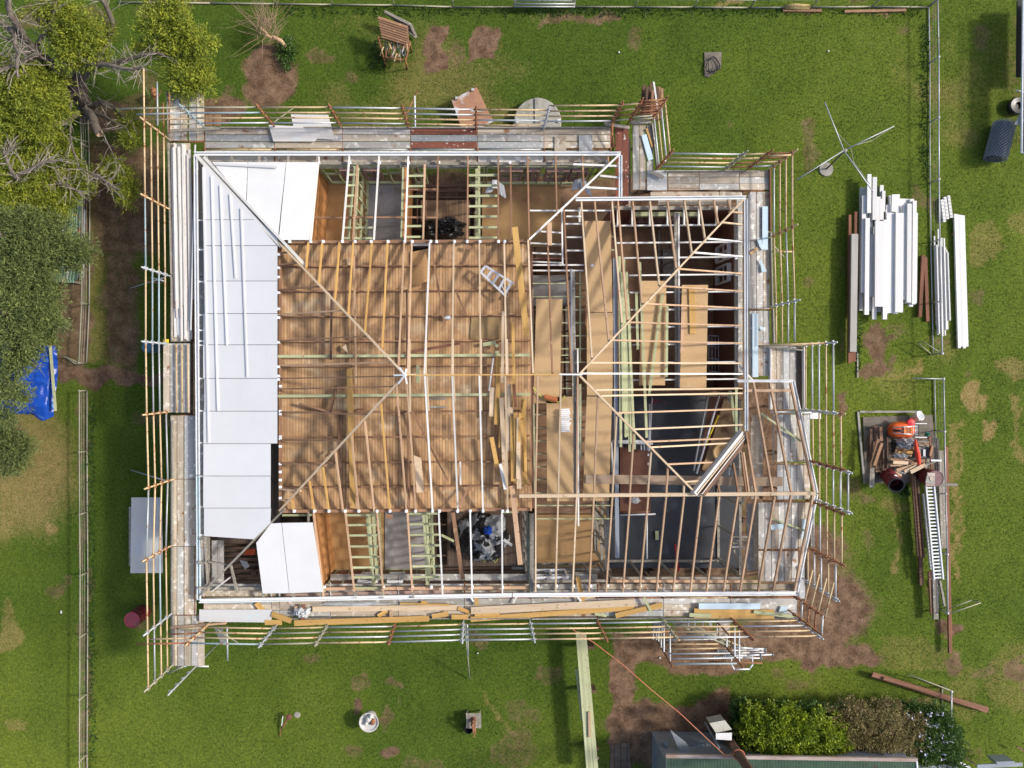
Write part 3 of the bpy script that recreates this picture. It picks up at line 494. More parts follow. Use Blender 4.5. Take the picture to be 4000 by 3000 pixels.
# ceiling joists on the right
for x0, y0, x1, y1 in ((890,290,1780,283),(905,440,1945,430),(965,570,1945,560),(1010,720,1945,710),(1015,868,1920,860),(1030,1018,1920,1012),(1030,1168,1920,1160),(1040,1320,1930,1310),(1040,1475,1930,1468),(1040,1625,1950,1615)):
    beam('ceiling_joist', P(*t21(x0,y0), 3.36), P(*t21(x1,y1), 3.36), .05, .09, WWP, HP)
for y, x0, x1 in ((160,155,880),(210,470,610),(275,460,605),(340,250,425),(390,465,605),(440,150,425),(505,460,620),(525,155,425),(600,160,430),(630,165,620),(678,165,620),(790,175,625),(905,175,625),(1018,180,625),(1130,180,630),(1242,180,635),(1355,420,640),(1410,420,500),(1470,415,645)):
    if 700 < y: beam('ceiling_joist', P(*t21(x0,y), 3.38), P(*t21(x1,y), 3.38), .035, .09, WT, HP)
    else: beam('ceiling_joist', P(*t21(x0,y), 3.42), P(*t21(x1,y+(12 if x1 < 440 else 0)), 3.42), .05, .06, WWP, HP)
for y, x0, x1 in ((38,410,640),(148,190,635),(265,190,630),(378,190,630),(492,190,625),(605,190,620),(717,190,615),(828,195,610),(940,210,880),(1050,215,900),(1165,215,900)): beam('ceiling_joist', P(*t22(x0,y), 3.38), P(*t22(x1,y), 3.38), .035, .09, WT, HP)
for y in (385,500,690,785,905,1020,1130,1245): beam('ceiling_joist', P(*t21(845,y), 3.36), P(*t21(885,y), 3.36), .05, .09, WT, HP)
beam('steel_beam', P(2402,1008,3.5), P(2412,2180,3.5), .13, .14, STE, HP); beam('steel_beam', P(2232,1050,3.44), P(2232,1400,3.44), .05, .12, STE, HP); beam('steel_beam', P(2257,1365,3.5), P(2260,2055,3.5), .05, .05, WWP, HP); beam('steel_beam', P(2195,820,3.6), P(2198,1035,3.6), .05, .08, WWP, HP)
beam('treated_post', P(*t21(585,130), 3.4), P(*t21(585,260), 3.4), .06, .09, WWP, HP); beam('treated_plate', P(*t21(590,690), 3.35), P(*t21(590,1470), 3.35), .05, .05, WT, HP); beam('treated_plate', P(*t22(590,0), 3.45), P(*t22(595,655), 3.45), .07, .06, WT, HP)
beam('treated_post', P(*t22(175,1120), 3.35), P(*t23(170,150), 3.4), .12, .09, WG, HP); beam('treated_post', P(*t22(155,1120), 3.3), P(*t23(152,150), 3.3), .05, .09, WT, HP)
beam('door_header', P(*t22(40,1080), 3.5), P(*t22(165,1080), 3.5), .11, .05, WT, HP)
for x in (915,1040,1192,1345,1490,1617,1770): beam('rafter_tail', P(*t21(x,120), 3.42), P(*t21(x,285), 3.5), .05, .09, WWP, HP)
# panels lying on the left and corner verandah rafters
PL_Y = [(605,858),(860,959),(961,1097),(1099,1224),(1226,1346),(1348,1477),(1479,1605),(1607,1732),(1734,1858),(1860,1983),(1985,2097)]
for k, (a, b_) in enumerate(PL_Y):
    x0 = 797+rnd(-2,3); x1 = 1084 if k < 8 else 1059+rnd(-3,3)
    if k == 10: q = [(x0,a),(1059,a),(1057,2042),(992,2106),(x0,2093)]
    else:
        f = lambda y: max(min(x1, 797+(y-628)*.86), x0)
        if k == 0: q = [(x0,640),(f(a+45),a+45),(f(b_),b_),(x0,b_)]; q = [(x0,645),(f(b_),b_),(x0,b_)]
        elif f(a) < x1: q = [(x0,a),(f(a),a),(f(b_),b_),(x0,b_)] if f(b_) < x1 else [(x0,a),(f(a),a),(x1,945),(x1,b_),(x0,b_)]
        else: q = [(x0,a),(x1,a),(x1,b_),(x0,b_)]
    slab('roof_panel', [on(*z, vW, .03+.004*(k % 2)) for z in q], .02, PAN, HP)
for q in ([(826,634),(960,634),(962,640),(892,834)][:0] or [(830,634),(968,634),(962,790)],[(970,634),(1118,634),(1086,932),(1083,942),(965,792)], [(1120,634),(1243,634),(1208,938),(1090,938)]): slab('roof_panel', [on(*z, vN, .035) for z in q], .02, PAW, HP)
for q in ([(1060,2044),(1100,2042),(1130,2316),(1027,2317),(1002,2120)], [(1102,2042),(1222,2040),(1263,2311),(1132,2316)]): slab('roof_panel', [on(*z, vS, .035) for z in q], .02, PAW, HP)
beam('roof_panel', P(835,640,3.66), P(1082,652,3.72), .07, .03, WWF, HP)
for a, b_ in (((795,655),(817,1728)),((828,690),(853,1604)),((862,725),(888,1349)),((900,760),(922,1087)),((943,815),(967,1473))): beam('panel_batten', on(*a, vW, .07), on(*b_, vW, .07), .05, .04, WWF, HP)
for y in (2105,2215-15,2297): beam('rafter_tail', P(775, y, 3.55), P(800, y, 3.6), .07, .06, WG, HP)
for y in (860,975,1100,1230,1290,1332,1348,1478,1605,1730,1860,1980,2090): beam('rafter_tail', P(773, y, 3.48), P(800, y, 3.5), .05, .06, WWP, HP)
for x in (1027,1145,1250,1387,1492,1612): beam('rafter_tail', P(x, 2314, 3.56), P(x+1, 2336, 3.5), .08, .07, WG, HP)
for x in (805,904,1010,1125,1240): beam('rafter_tail', P(x, 608, 3.5), P(x, 634, 3.56), .07, .07, WG, HP)
# floors, each with its own finish
def floor(name, x0, y0, x1, y1, mat, z=FL, th=.04): slab(name, [P(*q, z) for q in ((x0,y0),(x1,y0),(x1,y1),(x0,y1))], th, mat, HP)
floor('floor_sheet', 1225, 714, 1433, 965, PAR); floor('bathroom_floor', 1436, 712, 1590, 965, CEM, .76); floor('floor_sheet', 1883, 707, 2190, 965, PAR, .755)
floor('floor_boards', 1644, 782, 1838, 965, OLF, .6); floor('floor_boards', 1852, 825, 1880, 965, OLF, .6)
floor('floor_sheet', 1262, 1985, 1500, 2250, PAR); floor('bathroom_floor', 1503, 1985, 1668, 2228, CEM, .76); floor('floor_boards', 1748, 1985, 2062, 2212, OLD_, .6)
floor('hall_floor', 2092, 730, 2372, 2006, PAB, .74); floor('floor_sheet', 2092, 2010, 2368, 2225, PAR, .752); floor('hall_floor', 2375, 830, 2800, 1540, PAB, .745); floor('floor_membrane', 2384, 1546, 2886, 2219, BLK, .75)
floor('hall_floor', 1100, 968, 2088, 1983, PAB, .735); floor('old_floor', 850, 760, 1095, 2120, OLD_, .55)
for x in range(1630, 1900, 38): MB().bar(P(x, 700, .45), P(x+2, 965, .45), .05, .12).build('floor_joist', WD, HP)
for y in (725, 745, 770): beam('floor_bearer', P(1635,y,.55), P(1840,y,.55), .08, .1, WD, HP)
for x0, y0, x1, y1 in ((1700,2222,2075,2217),(1700,2236,2075,2230),(1672,2000,1675,2230),(1700,2010,1703,2225),(1670,2050,1745,2050),(1670,2110,1745,2110),(1670,2170,1745,2170)): beam('floor_bearer', P(x0,y0,.55), P(x1,y1,.55), .07, .1, WD, HP)
for y in range(2120, 2290, 22): beam('floor_bearer', P(870,y,.5), P(1035,y-2,.5), .1, .1, WD, HP)
# walls
def wall(a, b_, z0, z1, mat, th=.09, name='wall'):
    a = P(*a, z1); b_ = P(*b_, z1); MB().bar((a.x, a.y, (z0+z1)/2), (b_.x, b_.y, (z0+z1)/2), th, z1-z0).build(name, mat, HP)
def studwall(a, b_, mat, z0=FL, z1=PL, step=.45, nog=True, name='wall_frame'):
    a = P(*a, z1); b_ = P(*b_, z1); d = b_-a; Lh = d.length; d.normalize(); m = MB(); a0 = Vector((a.x, a.y, z0)); n_ = max(2, int(Lh/step))
    R = frame(a, b_).to_3x3(); c = (a+b_)/2
    m.box((c.x, c.y, z0+.025), (Lh, .09, .05), R); m.box((c.x, c.y, z1-.13), (Lh-.002, .088, .05), R)
    for i in range(n_+1):
        q = a0+d*(.03+(Lh-.06)*i/n_); m.box((q.x, q.y, (z0+z1)/2), (.045, .086, z1-z0-.2), R)
        if nog and i < n_: q2 = a0+d*(.03+(Lh-.06)*(i+.5)/n_); m.box((q2.x, q2.y, (z0+z1)/2+(.12 if i % 2 else -.05)), ((Lh-.06)/n_-.046, .08, .045), R)
    m.build(name, mat, HP)
def window(a, b_, z0, z1, mat, panes=2, off=0):
    a = P(*a, PL); b_ = P(*b_, PL); R = frame(a, b_).to_3x3(); c = (a+b_)/2; Lh = (b_-a).length; zc = (z0+z1)/2; nrm = R @ Vector((0,1,0)); c = c+nrm*off; m = MB()
    for z in (z0, z1): m.box((c.x, c.y, z), (Lh, .14, .06), R)
    for k in range(panes+1): q = c+(R @ Vector((Lh*(k/panes-.5)*.97,0,0))); m.box((q.x, q.y, zc), (.06, .13, z1-z0-.06), R)
    o = m.build('window', mat, HP)
    MB().box((c.x, c.y, zc+.05), (Lh*.96, .05, .045), R).build('sash_rail', mat, o)
WIN = M('pink_brown_window_frame', (.36,.22,.19), (.26,.16,.14), 6, 4)
studwall((1238,640), (1560,641), WT); studwall((1600,641), (1655,641), WT); studwall((1830,643), (1895,643), WT); studwall((1900,643), (2330,645), WT); studwall((800,640), (1235,640), WT)
for a, b_, m_ in (((1318,642),(1372,642),WIN),((1410,642),(1475,642),WIN),((1955,644),(2045,644),WIN),((2060,644),(2112,644),WIN),((2140,645),(2230,645),WIN),((2240,645),(2305,645),WIN)): window(a, b_, 1.6, 2.9, m_, 2, -.06)
for a, b_ in (((1250,2298),(1500,2297)),((1500,2297),(1670,2296))): wall(a, b_, FL, PL-.12, PAB, .02)
studwall((1262,2303), (1668,2300), WT)
for a, b_ in (((1384,2294),(1462,2294)),((1502,2294),(1562,2294))): window(a, b_, 1.5, 2.6, WHM, 1, -.02)
wall((1225,645), (1212,935), FL, PL-.1, PLO, .06); wall((1224,2010), (1255,2290), FL, PL-.1, PLO, .06)
studwall((1395,650), (1385,925), WT); studwall((1575,650), (1568,925), WT); studwall((1583,650), (1575,925), PLO, step=.09, nog=False); studwall((1862,655), (1862,925), WT)
studwall((1440,2010), (1455,2290), WT); studwall((1655,2010), (1668,2290), WT, step=.3)
for a, b_, m_ in (((1095,955),(2072,955),WWD),((1095,1990),(2072,1988),WWD),((1097,958),(1099,1987),WWD),((2075,958),(2078,1987),PLB)): wall(a, b_, FL, 3.66, m_)
wall((2400,818), (2868,818), FL, 3.15, PLB, .05, 'clad_wall'); wall((2872,820), (2874,1535), FL, 3.15, PLB, .05, 'clad_wall'); wall((2385,822), (2392,1010), FL, 3.15, PLB, .04, 'clad_wall')
for y0, y1 in ((935,1000),(1020,1090)): window((2866,y0), (2866,y1), 1.5, 2.8, WWP, 2)
for a, b_ in (((2490,824),(2600,824)),((2610,824),(2720,824))): window(a, b_, 1.7, 2.9, WIN, 3, -.02)
window((2480,826), (2740,826), 2.95, 3.1, WT, 8, -.05)
studwall((2370,1020), (2378,2225), WG, step=.6); studwall((2642,840), (2645,1500), WG, step=1.2, nog=False); studwall((2246,1060), (2250,1925), WG, step=.9, nog=False); studwall((2385,2262), (2900,2262), WG, step=.9, nog=False); studwall((2365,2030), (2372,2225), WG, step=.6)
studwall((2075,2275), (2380,2272), WG, step=.5); studwall((2895,1560), (2897,2250), WG, step=1.1, nog=False); studwall((2060,2010), (2066,2280), WG, step=.4); wall((2384,1525),(2880,1522), FL, 3.2, PAB, .05, 'clad_wall')
window((2095,2268), (2225,2268), 1.9, 2.9, WHM, 2, -.03); wall((2080,1010), (2225,1010), FL, 3.1, PLB, .04, 'clad_wall')
floor('grey_platform', 2065, 1075, 2240, 1195, CEM, 1.2); 
for y in (330,345,365,385): beam('stair_tread', P(*t22(1905,1320+(y-330)*1.6), 3.2-(y-330)*.01), P(*t22(2050,1322+(y-330)*1.6), 3.2-(y-330)*.01), .06, .05, WG if y != 385 else WWP, HP)
beam('roof_strut', P(*t22(2010,980), 3.6), P(*t22(1935,1185), 2.2), .06, .05, WG, HP); beam('roof_strut', P(*t22(1920,1430), 3.0), P(*t22(1985,1640), 2.0), .06, .05, WG, HP); beam('treated_post', P(*t22(1940,30), 3.5), P(*t22(1940,440), 3.5), .08, .08, WT, HP); beam('treated_post', P(*t22(1885,60), 3.3), P(*t22(1930,330), 3.3), .1, .06, WT, HP)
for px, py in [(x, y) for x in (820,1000,1180,1400,1620,1840,2080,2300,2540,2760,2900) for y in (740,960,1240,1520,1800,2030,2230)]: MB().box(P(px,py,.27), (.16,.16,.56)).build('stump', WD, HP)
# =====================================================================
# SCAFFOLDS: one thing per run; standards, rails, planks, toe boards
# =====================================================================
DK = 2.45; DZ = .75   # deck and rails sit DZ above these working heights
P0 = P
def P(px, py, z): return P0(px, py, z+DZ if z > 1 else z)
RZ = [2.95, 3.45, 3.95, 4.45]
PMAT = {'y': PIY, 'g': PIG, 'r': PIR, 'b': PIB, 'o': PIO, 'w': WHM}
def std(par, q, zo, top=4.75, mat=PIR, zb=.0):
    w_ = P(*q, zo); o = pipe('standard', (w_.x, w_.y, zb), (w_.x, w_.y, top+DZ), .027, mat, par)
    m = MB()
    z = RZ[0]
    for z in RZ+([4.95] if top > 5 else []):
        for a in range(4): m.box((w_.x+.05*math.cos(a*1.571+.3), w_.y+.05*math.sin(a*1.571+.3), z+DZ+.01), (.045,.045,.06))
    m.build('coupler_set', mat if mat in (PIR,) else PIR if mat is PIY else mat, o); return w_
def rail(par, p, q, zo, z, mat, ext=0):
    a = P(*p, zo); b_ = P(*q, zo); a = Vector((a.x, a.y, z+DZ)); b_ = Vector((b_.x, b_.y, z+DZ)); pipe('guard_rail', a, b_, .028, mat, par)
def bays(par, pts, cols, zo=4.45, zs=None, smat=None):
    """pts: outer line of standards (px at height zo); cols: 4 letters per bay, top rail first"""
    zs = zs or RZ[::-1]
    for k in range(len(pts)-1):
        for z, c in zip(zs, cols[k]):
            if c != '-': rail(par, pts[k], pts[k+1], zo, z, PMAT[c])
def planks(par, xs_, ys_, z, axis, wd, mats, t=None, name='scaffold_plank'):
    """planks running along `axis`; xs_/ys_ px breaks at height z"""
    along, across = (xs_, ys_) if axis == 'x' else (ys_, xs_)
    for c in across:
        for k in range(len(along)-1):
            a0, a1 = along[k]+1.2, along[k+1]-1.2
            p, q = ((a0, c), (a1, c)) if axis == 'x' else ((c, a0), (c, a1))
            zz = z+rnd(-.006, .006); beam(name, P(*p, zz), P(*q, zz), wd, .045, random.choice(mats), par)
MX = [SP1, SP1, SP2, SP2, SP2, SP4]; MT = [SP2, SP2, SP1]; MG = [SP1, SP1, SP2]
def toe(par, a, b_, mat=WG, z=DK+.12, h=.18): beam('toe_board', P(*a, z), P(*b_, z), .04, h, mat, par)
# ---- left run ----
sL = thing('scaffolding', 'long scaffold run with pipe rails down the left side of the house', 'scaffolding', P(690,1460,0), 'scaffold runs around the house')
LP = [(563,470),(566,766),(569,1048),(569,1335),(573,1619),(580,1905),(572,2185),(576,2471),(579,2688)]
for k, q in enumerate(LP): std(sL, q, 4.45, mat=[PIR,PIY,PIG,PIG,PIY,PIY,PIY,PIG,PIO][k] if k else PIY)
rail(sL, (561,268), (563,470), 4.45, 4.45, PIY); rail(sL, (588,296), (590,470), 4.45, 3.95, PIG); rail(sL, (611,320), (612,480), 4.45, 3.45, PIR); rail(sL, (561,335), (563,480), 4.45, 2.95, PIR)
bays(sL, LP, ['yyyy','byyy','ybby','ygg-','yyyg','gyyg','yggy'[0]+'yby','ygyy'])
PI_IN = []
for k, q in enumerate([(762,560),(764,840),(762,1080),(758,1338),(758,1618),(762,1872),(762,2142),(762,2400)]):
    w_ = P(*q, DK); pipe('standard', (w_.x, w_.y, 0), (w_.x, w_.y, DK-.02), .027, PIR, sL); PI_IN.append(q)
for k in range(len(PI_IN)-1): pipe('ledger', P(*PI_IN[k], DK-.03), P(*PI_IN[k+1], DK-.03), .03, PIR if k != 3 else PIY, sL)
yb = [552,810,1078]
planks(sL, [678,704,730], [558,818,1078], DK, 'y', .208, MT, sL); planks(sL, [678,704,730], [1078,1335], DK, 'y', .208, MT); planks(sL, [678,704,732,754], [1622,1872,2135,2402], DK, 'y', .208, MX+[SP2])
planks(sL, [650,676,702,728], [1340,1612], DK+.3, 'y', .208, [SP4, SP1, SP2])
planks(sL, [679,706,732,760,785], [2404,2602], DK, 'y', .208, MT+[SP2]); planks(sL, [668,692,718], [352,550], DK, 'y', .208, MT); planks(sL, [752,782], [352,550], DK, 'y', .235, [SP2, SP1])
planks(sL, [787], [620,860,1080,1345,1610,1870,2140,2330], DK-.02, 'y', .19, [SP1, SP1, SP2]); planks(sL, [838,862], [2110,2320], 1.9, 'y', .2, [SP1, SP3])
toe(sL, (650,350),(658,548), WG); toe(sL, (656,556),(667,1070), WG); toe(sL, (668,1080),(670,1330), WG); toe(sL, (671,1640),(673,1868)); toe(sL, (672,1880),(672,2130)); toe(sL, (671,2140),(671,2400)); toe(sL, (676,2404),(676,2605))
for a, b_, z0, z1, m_ in (((545,1096),(665,1110),1.5,1.6,PIR),((508,1126),(640,1085),.1,2.4,PIG),((512,1836),(655,1880),.1,2.4,PIG),((590,1085),(650,1100),2.2,2.3,PIG)): pipe('brace', P(*a,z0), P(*b_,z1), .024, m_, sL)
for x, m_ in ((688,PIY),(710,PIY),(734,PIY)): pipe('ledger', P(x,1345,DK+.4), P(x+2,1612,DK+.4), .028, m_, sL)
pipe('brace', P(655,2630,2.4), P(715,2605,2.5), .03, PIO, sL); a = P(762,2606,DK); pipe('standard', (a.x,a.y,.2), (a.x,a.y,5.5), .027, PIG, sL)
for z in RZ: MB().tube([(a.x-.09,a.y,z+DZ),(a.x+.06,a.y+.05,z+DZ)], .03).build('coupler', PIG, sL)
pipe('transom', P(688,2603,DK-.06), P(728,2603,DK-.06), .025, PIB, sL); pipe('transom', P(762,2603,DK-.06), P(815,2603,DK-.06), .025, WHM, sL)
beam('toe_board', P(665,2453,DK+.2), P(880,2436,DK+.25), .05, .12, WN, sL)
for y in (552,818,1078,1622,1872,2137,2403): pipe('transom', P(668,y,DK-.05), P(795,y+2,DK-.05), .026, PIR, sL)
# ---- top run ----
sT = thing('scaffolding', 'long scaffold run with yellow pipe rails along the top side of the house', 'scaffolding', P(1500,540,0), 'scaffold runs around the house')
TP = [(714,420),(1010,418),(1290,416),(1574,422),(1859,427),(2142,411),(2427,409),(2502,398)]
TP = [(714,420),(1010,419),(1290,419),(1574,423),(1859,428),(2143,430),(2428,409),(2505,401)]
for k, q in enumerate(TP[:-1]): std(sT, q, 4.45, mat=[PIB,PIR,PIR,PIR,PIR,PIG,PIR][k])
rail(sT, (460,425), (714,420), 4.45, 4.45, PIO); rail(sT, (506,426), (714,420), 4.45, 3.95, PIG); rail(sT, (551,427), (714,422), 4.45, 3.45, PIY); rail(sT, (584,426), (714,421), 4.45, 2.95, PIO)
bays(sT, TP[:6], ['obyg','yyyg','gyyg','ggyy'[:3]+'y','yygy'])
for z, c in zip(RZ[::-1], 'yyyg'): rail(sT, (2143,413), (2428,411), 4.45, z, PMAT[c])
for z, c in zip(RZ[::-1], 'yyro'): rail(sT, (2428,411), (2505,402), 4.45, z, PMAT[c])
TX = [800,1073,1338,1603,1865,2125,2385]
planks(sT, TX, [513,539,566], DK, 'x', .208, MX); planks(sT, [800,1076,1341,1605,1867,2128,2380], [595], DK-.01, 'x', .12, MG); planks(sT, [800,1076,1341,1605,1867,2128,2380], [622], DK-.02, 'x', .19, [SP2, SP2, SP1])
planks(sT, TX, [646], DK-.25, 'x', .2, [SP1]); 
for y in (513,566): beam('scaffold_plank', P(1606,y,DK+.012), P(1863,y,DK+.012), .208, .045, SP3, sT)
beam('scaffold_plank', P(1606,540,DK+.012), P(1863,540,DK+.012), .208, .045, SP4, sT)
for k in range(6): toe(sT, (TX[k]+2,497), (TX[k+1]-2,497), WG)
for k in range(6): pipe('ledger', P(TX[k]+4,583,DK-.02), P(TX[k+1]-4,584,DK-.02), .027, [PIY,PIY,PIG,PIG,PIG,PIR][k], sT)
for x in TX: pipe('transom', P(x,497,DK-.03), P(x,640,DK-.03), .026, PIR, sT); w_ = P(x,583,DK); pipe('standard', (w_.x,w_.y,0), (w_.x,w_.y,DK+DZ+.08), .03, PIR, sT)
for x0, z_ in ((815,.0),(850,.0)): beam('scaffold_plank', P(x0,450,DK-.6), P(x0,490,DK-.6), .2, .04, WB, sT)
pipe('brace', P(630,352,.2), P(588,440,2.6), .024, PIR, sT); pipe('brace', P(1620,375,3.2), P(1622,498,3.2), .025, WHM, sT); pipe('brace', P(1632,352,.5), P(1590,440,3.2), .024, PIR, sT); pipe('brace', P(1155,415,1.2), P(1067,480,2.4), .024, PIO, sT); pipe('brace', P(1885,437,1.5), P(1840,432,3), .024, PIG, sT)
beam('brace', P(655,510,DK+.7), P(860,502,DK+.2), .09, .06, WG, sT)
# ---- notch and upper right run ----
sR = thing('scaffolding', 'stepped scaffold run around the notch and upper right corner', 'scaffolding', P(2700,700,0), 'scaffold runs around the house')
for q, z, m_ in (((2502,400),4.45,PIR),((2597,393),4.45,PIR),((2618,599),4.45,PIR),((2904,603),4.45,PIO),((3000,600),4.45,PIR),((3095,597),4.45,PIY)): std(sR, q, z, 4.85, m_)
for k, z in enumerate(RZ): 
    for d in (-.04, .03): a = P(2502,400,4.45); b_ = P(2597,393,4.45); pipe('guard_rail', (a.x,a.y+d,z+DZ+d), (b_.x,b_.y+d,z+DZ), .03, PIR if k > 0 else PIO, sR)
bays(sR, [(2597,393),(2618,599)], ['ygyg']); bays(sR, [(2618,599),(2904,603)], ['gyyg']); bays(sR, [(2904,603),(3000,600)], ['yyrr']); bays(sR, [(3000,600),(3095,597)], ['rryg']); rail(sR, (3005,608), (3090,605), 4.45, 4.45, PIY)
bays(sR, [(3095,597),(3095,886),(3104,1176),(3104,1335)], ['yyyg','ygyy','ggyy'])
for q in ((3095,886),(3104,1176)): std(sR, q, 4.45, 4.85, PIY if q[1] < 900 else PIG)
planks(sR, [2417,2443], [487,800], DK, 'y', .22, [SP3, SP1]); planks(sR, [2484,2510,2539], [487,742], DK, 'y', .208, [SP1, SP2, SP4]); planks(sR, [2455], [540,820], DK-.5, 'y', .15, [SP2])
beam('toe_board', P(2465,478,DK+.15), P(2545,475,DK+.15), .1, .12, WG, sR); beam('toe_board', P(2362,482,DK+.3), P(2460,498,DK+.2), .1, .06, WG, sR); toe(sR, (2549,480),(2570,660), WG); toe(sR, (2600,667),(2920,666)); 
planks(sR, [2610,2732,2888,3004], [678,704,729], DK, 'x', .208, MT); planks(sR, [2540,2810,2900], [760], DK-.1, 'x', .2, [SP2]); planks(sR, [2570,2860], [788], DK-.15, 'x', .2, [SP2])
beam('scaffold_plank', P(2528,704,DK+.05), P(2606,704,DK+.05), .68, .04, SP4, sR); beam('scaffold_plank', P(2262,565,DK+.06), P(2314,565,DK+.06), .66, .04, SP4, sR)
beam('scaffold_plank', P(2166,565,DK+.05), P(2212,565,DK+.05), .58, .03, SP2, sR)
planks(sR, [2942,2968,2994], [748,940,1208], DK, 'y', .208, [SP1, SP2, SP1]); planks(sR, [2942,2968,2994], [1213,1340,1470], DK, 'y', .208, [SP1, SP2, SP1]); planks(sR, [2889], [775,940,1208,1470], DK-.02, 'y', .2, [SP1, SP3, SP1])
toe(sR, (3010,660),(3012,900), RSB); toe(sR, (3013,905),(3020,1200)); toe(sR, (3022,1205),(3026,1340)); 
for a, b_ in (((2474,490),(2474,740)),((2550,735),(2850,738)),((2925,760),(2925,1205)),((2928,1215),(2930,1460))): pipe('ledger', P(*a,DK-.03), P(*b_,DK-.03), .028, PIR if a[0] < 2900 else PIG, sR)
for y in (745,940,1208,1340): pipe('transom', P(2870,y,DK-.05), P(3012,y,DK-.05), .026, PIR, sR)
for m_ in range(4): pipe('transom', P(2395-m_*2,475+m_*3,2.9+.2*m_), P(2388+m_*3,575,2.6+.2*m_), .026, PIR, sR)
pipe('brace', P(3021,983,2.6), P(3093,983,2.6), .025, PIY, sR); pipe('brace', P(3018,955,1.9), P(3062,1003,1.2), .025, PIO, sR)
# ---- lower right run, following the canted end ----
sE = thing('scaffolding', 'canted scaffold run with five rails at the right end of the house', 'scaffolding', P(3150,1800,0), 'scaffold runs around the house')
Z5 = [4.95]+RZ[::-1]
def run5(a, b_, cols, zo=4.95): bays(sE, [a, b_], [cols], zo, Z5)
for q, m_ in (((3255,1338),PIG),((3256,1613),PIG),((3286,1615),PIY),((3288,1832),PIR),((3313,1845),PIG),((3313,2000),PIG),((3288,2005),PIR),((3288,2205),PIR),((3264,2340),PIG),((3222,2412),PIR),((3208,2480),PIR)): std(sE, q, 4.95, 5.2 if m_ != PIR or q[1] < 2300 else 5.0, m_)
run5((3255,1338),(3256,1613),'gyggy'); run5((3284,1613),(3286,1832),'yyyyy'); run5((3313,1848),(3313,2000),'gggyy'); run5((3288,2003),(3288,2205),'yyygg'); run5((3264,2205),(3264,2340),'gyggy'); 
bays(sE, [(3257,2275),(3222,2412)], ['yyyy'], 4.95, Z5[:4]); bays(sE, [(3214,2405),(3210,2482)], ['grrg'], 4.95, Z5[:4])
for a, b_ in (((3030,1345),(3255,1338)),((3288,1832),(3313,1848)),((3288,2005),(3313,2000)),((3256,1613),(3286,1615)),((3264,2205),(3288,2205))):
    for z in (4.5, 4.0, 3.5): rail(sE, a, b_, 4.95, z, PIY if a[0] < 3100 else PIR)
planks(sE, [3020,3046,3072,3098], [1352,1600], DK, 'y', .208, MX); planks(sE, [3124], [1352,1600], DK, 'y', .23, [M('dark_mesh_plank', (.18,.12,.08), (.08,.06,.05), 20, 1, dots=True)]); planks(sE, [3048,3074,3100,3126,3152], [1618,1805], DK, 'y', .208, [SP4, SP2, SP1])
planks(sE, [3048,3074,3100,3126,3152], [1815,1952], DK, 'y', .208, [SP4, SP2, SP1, SP4]); planks(sE, [2975,3001,3027,3053,3079,3105,3131,3157], [1962,2145], DK, 'y', .208, MG+[SP2]); planks(sE, [2975,3001,3027,3053,3079,3105], [2152,2272], DK, 'y', .208, MX); planks(sE, [2945,2968], [1620,1950], DK-.4, 'y', .22, [SP1, SP2]); planks(sE, [2930,2955], [1965,2230], DK-.4, 'y', .22, [SP2, SP1])
beam('toe_board', P(3144,1355,DK+.2), P(3146,1600,DK+.2), .05, .2, WWP, sE); beam('toe_board', P(3000,1352,DK+.25), P(3140,1368,DK+.25), .05, .15, WG, sE); toe(sE, (3012,1360),(3012,1600), WWP); toe(sE, (3170,2060),(3172,2150)); toe(sE, (3155,2160),(3157,2290))
for y, x0, x1, m_ in ((1610,3010,3170,WHM),(1811,2990,3180,PIY),(1957,2980,3180,PIR),(2148,2980,3165,PIR)): pipe('transom', P(x0,y,DK+.05), P(x1,y+2,DK+.05), .028, m_, sE)
tag(MB().box(P(3184,1624,3.2), (.36,.20,.06)).box(P(3184,1624,3.13), (.30,.14,.08)).build('tool_tray', ALU), 'small grey metal box sitting on the rails at the right end', 'box')
beam('scaffold_plank', P(3132,2220,DK+.05), P(3134,2338,DK+.05), .2, .04, SP4, sE)
for x, y0, y1 in ((3022,1615,1800),(3012,1430,1600)): pipe('ledger', P(x,y0,DK-.4), P(x,y1,DK-.4), .026, WHM, sE)
# ---- bottom run ----
sB = thing('scaffolding', 'long scaffold run with pipe rails along the bottom side of the house', 'scaffolding', P(2000,2400,0), 'scaffold runs around the house')
BPp = [(735,2512),(1020,2517),(1237,2512),(1520,2508),(1806,2500),(2086,2497),(2367,2494),(2640,2489),(2933,2488),(3199,2484)]
for k, q in enumerate(BPp): std(sB, q, 4.45, mat=[PIY,PIG,PIO,PIR,PIG,PIG,PIR,PIO,PIR,PIG][k])
rail(sB, (533,2516), (735,2512), 4.45, 4.45, PIR); rail(sB, (551,2518), (735,2514), 4.45, 3.95, PIY); rail(sB, (608,2520), (735,2514), 4.45, 3.45, PIR); rail(sB, (617,2518), (735,2515), 4.45, 2.95, PIY)
bays(sB, BPp, ['byyy','oyyg'[0]+'yoy','ygyg','gbgy'[:1]+'ggy','gggy','yyyg','yyyg'[:3]+'g','gyyg','yygy'])
BX = [795,1060,1092,1290,1556,1815,2075,2335,2592,2853,3110]
planks(sB, BX, [2349,2372,2396], DK, 'x', .196, MX); planks(sB, [780,1060]+BX[3:], [2318], DK-.15, 'x', .2, [SP2, SP1]); planks(sB, BX, [2292], DK-.25, 'x', .19, [SP1, SP2]); planks(sB, BX[3:8], [2255], 1.6, 'x', .22, [SP1])
for k in range(len(BX)-1):
    if k != 1: pipe('ledger', P(BX[k]+4,2334,DK-.02), P(BX[k+1]-4,2334,DK-.02), .027, [PIY,PIY,PIY,PIY,PIG,PIR,PIY,PIR,PIY,PIR][k], sB); toe(sB, (BX[k]+2,2419), (BX[k+1]-2,2416), WG)
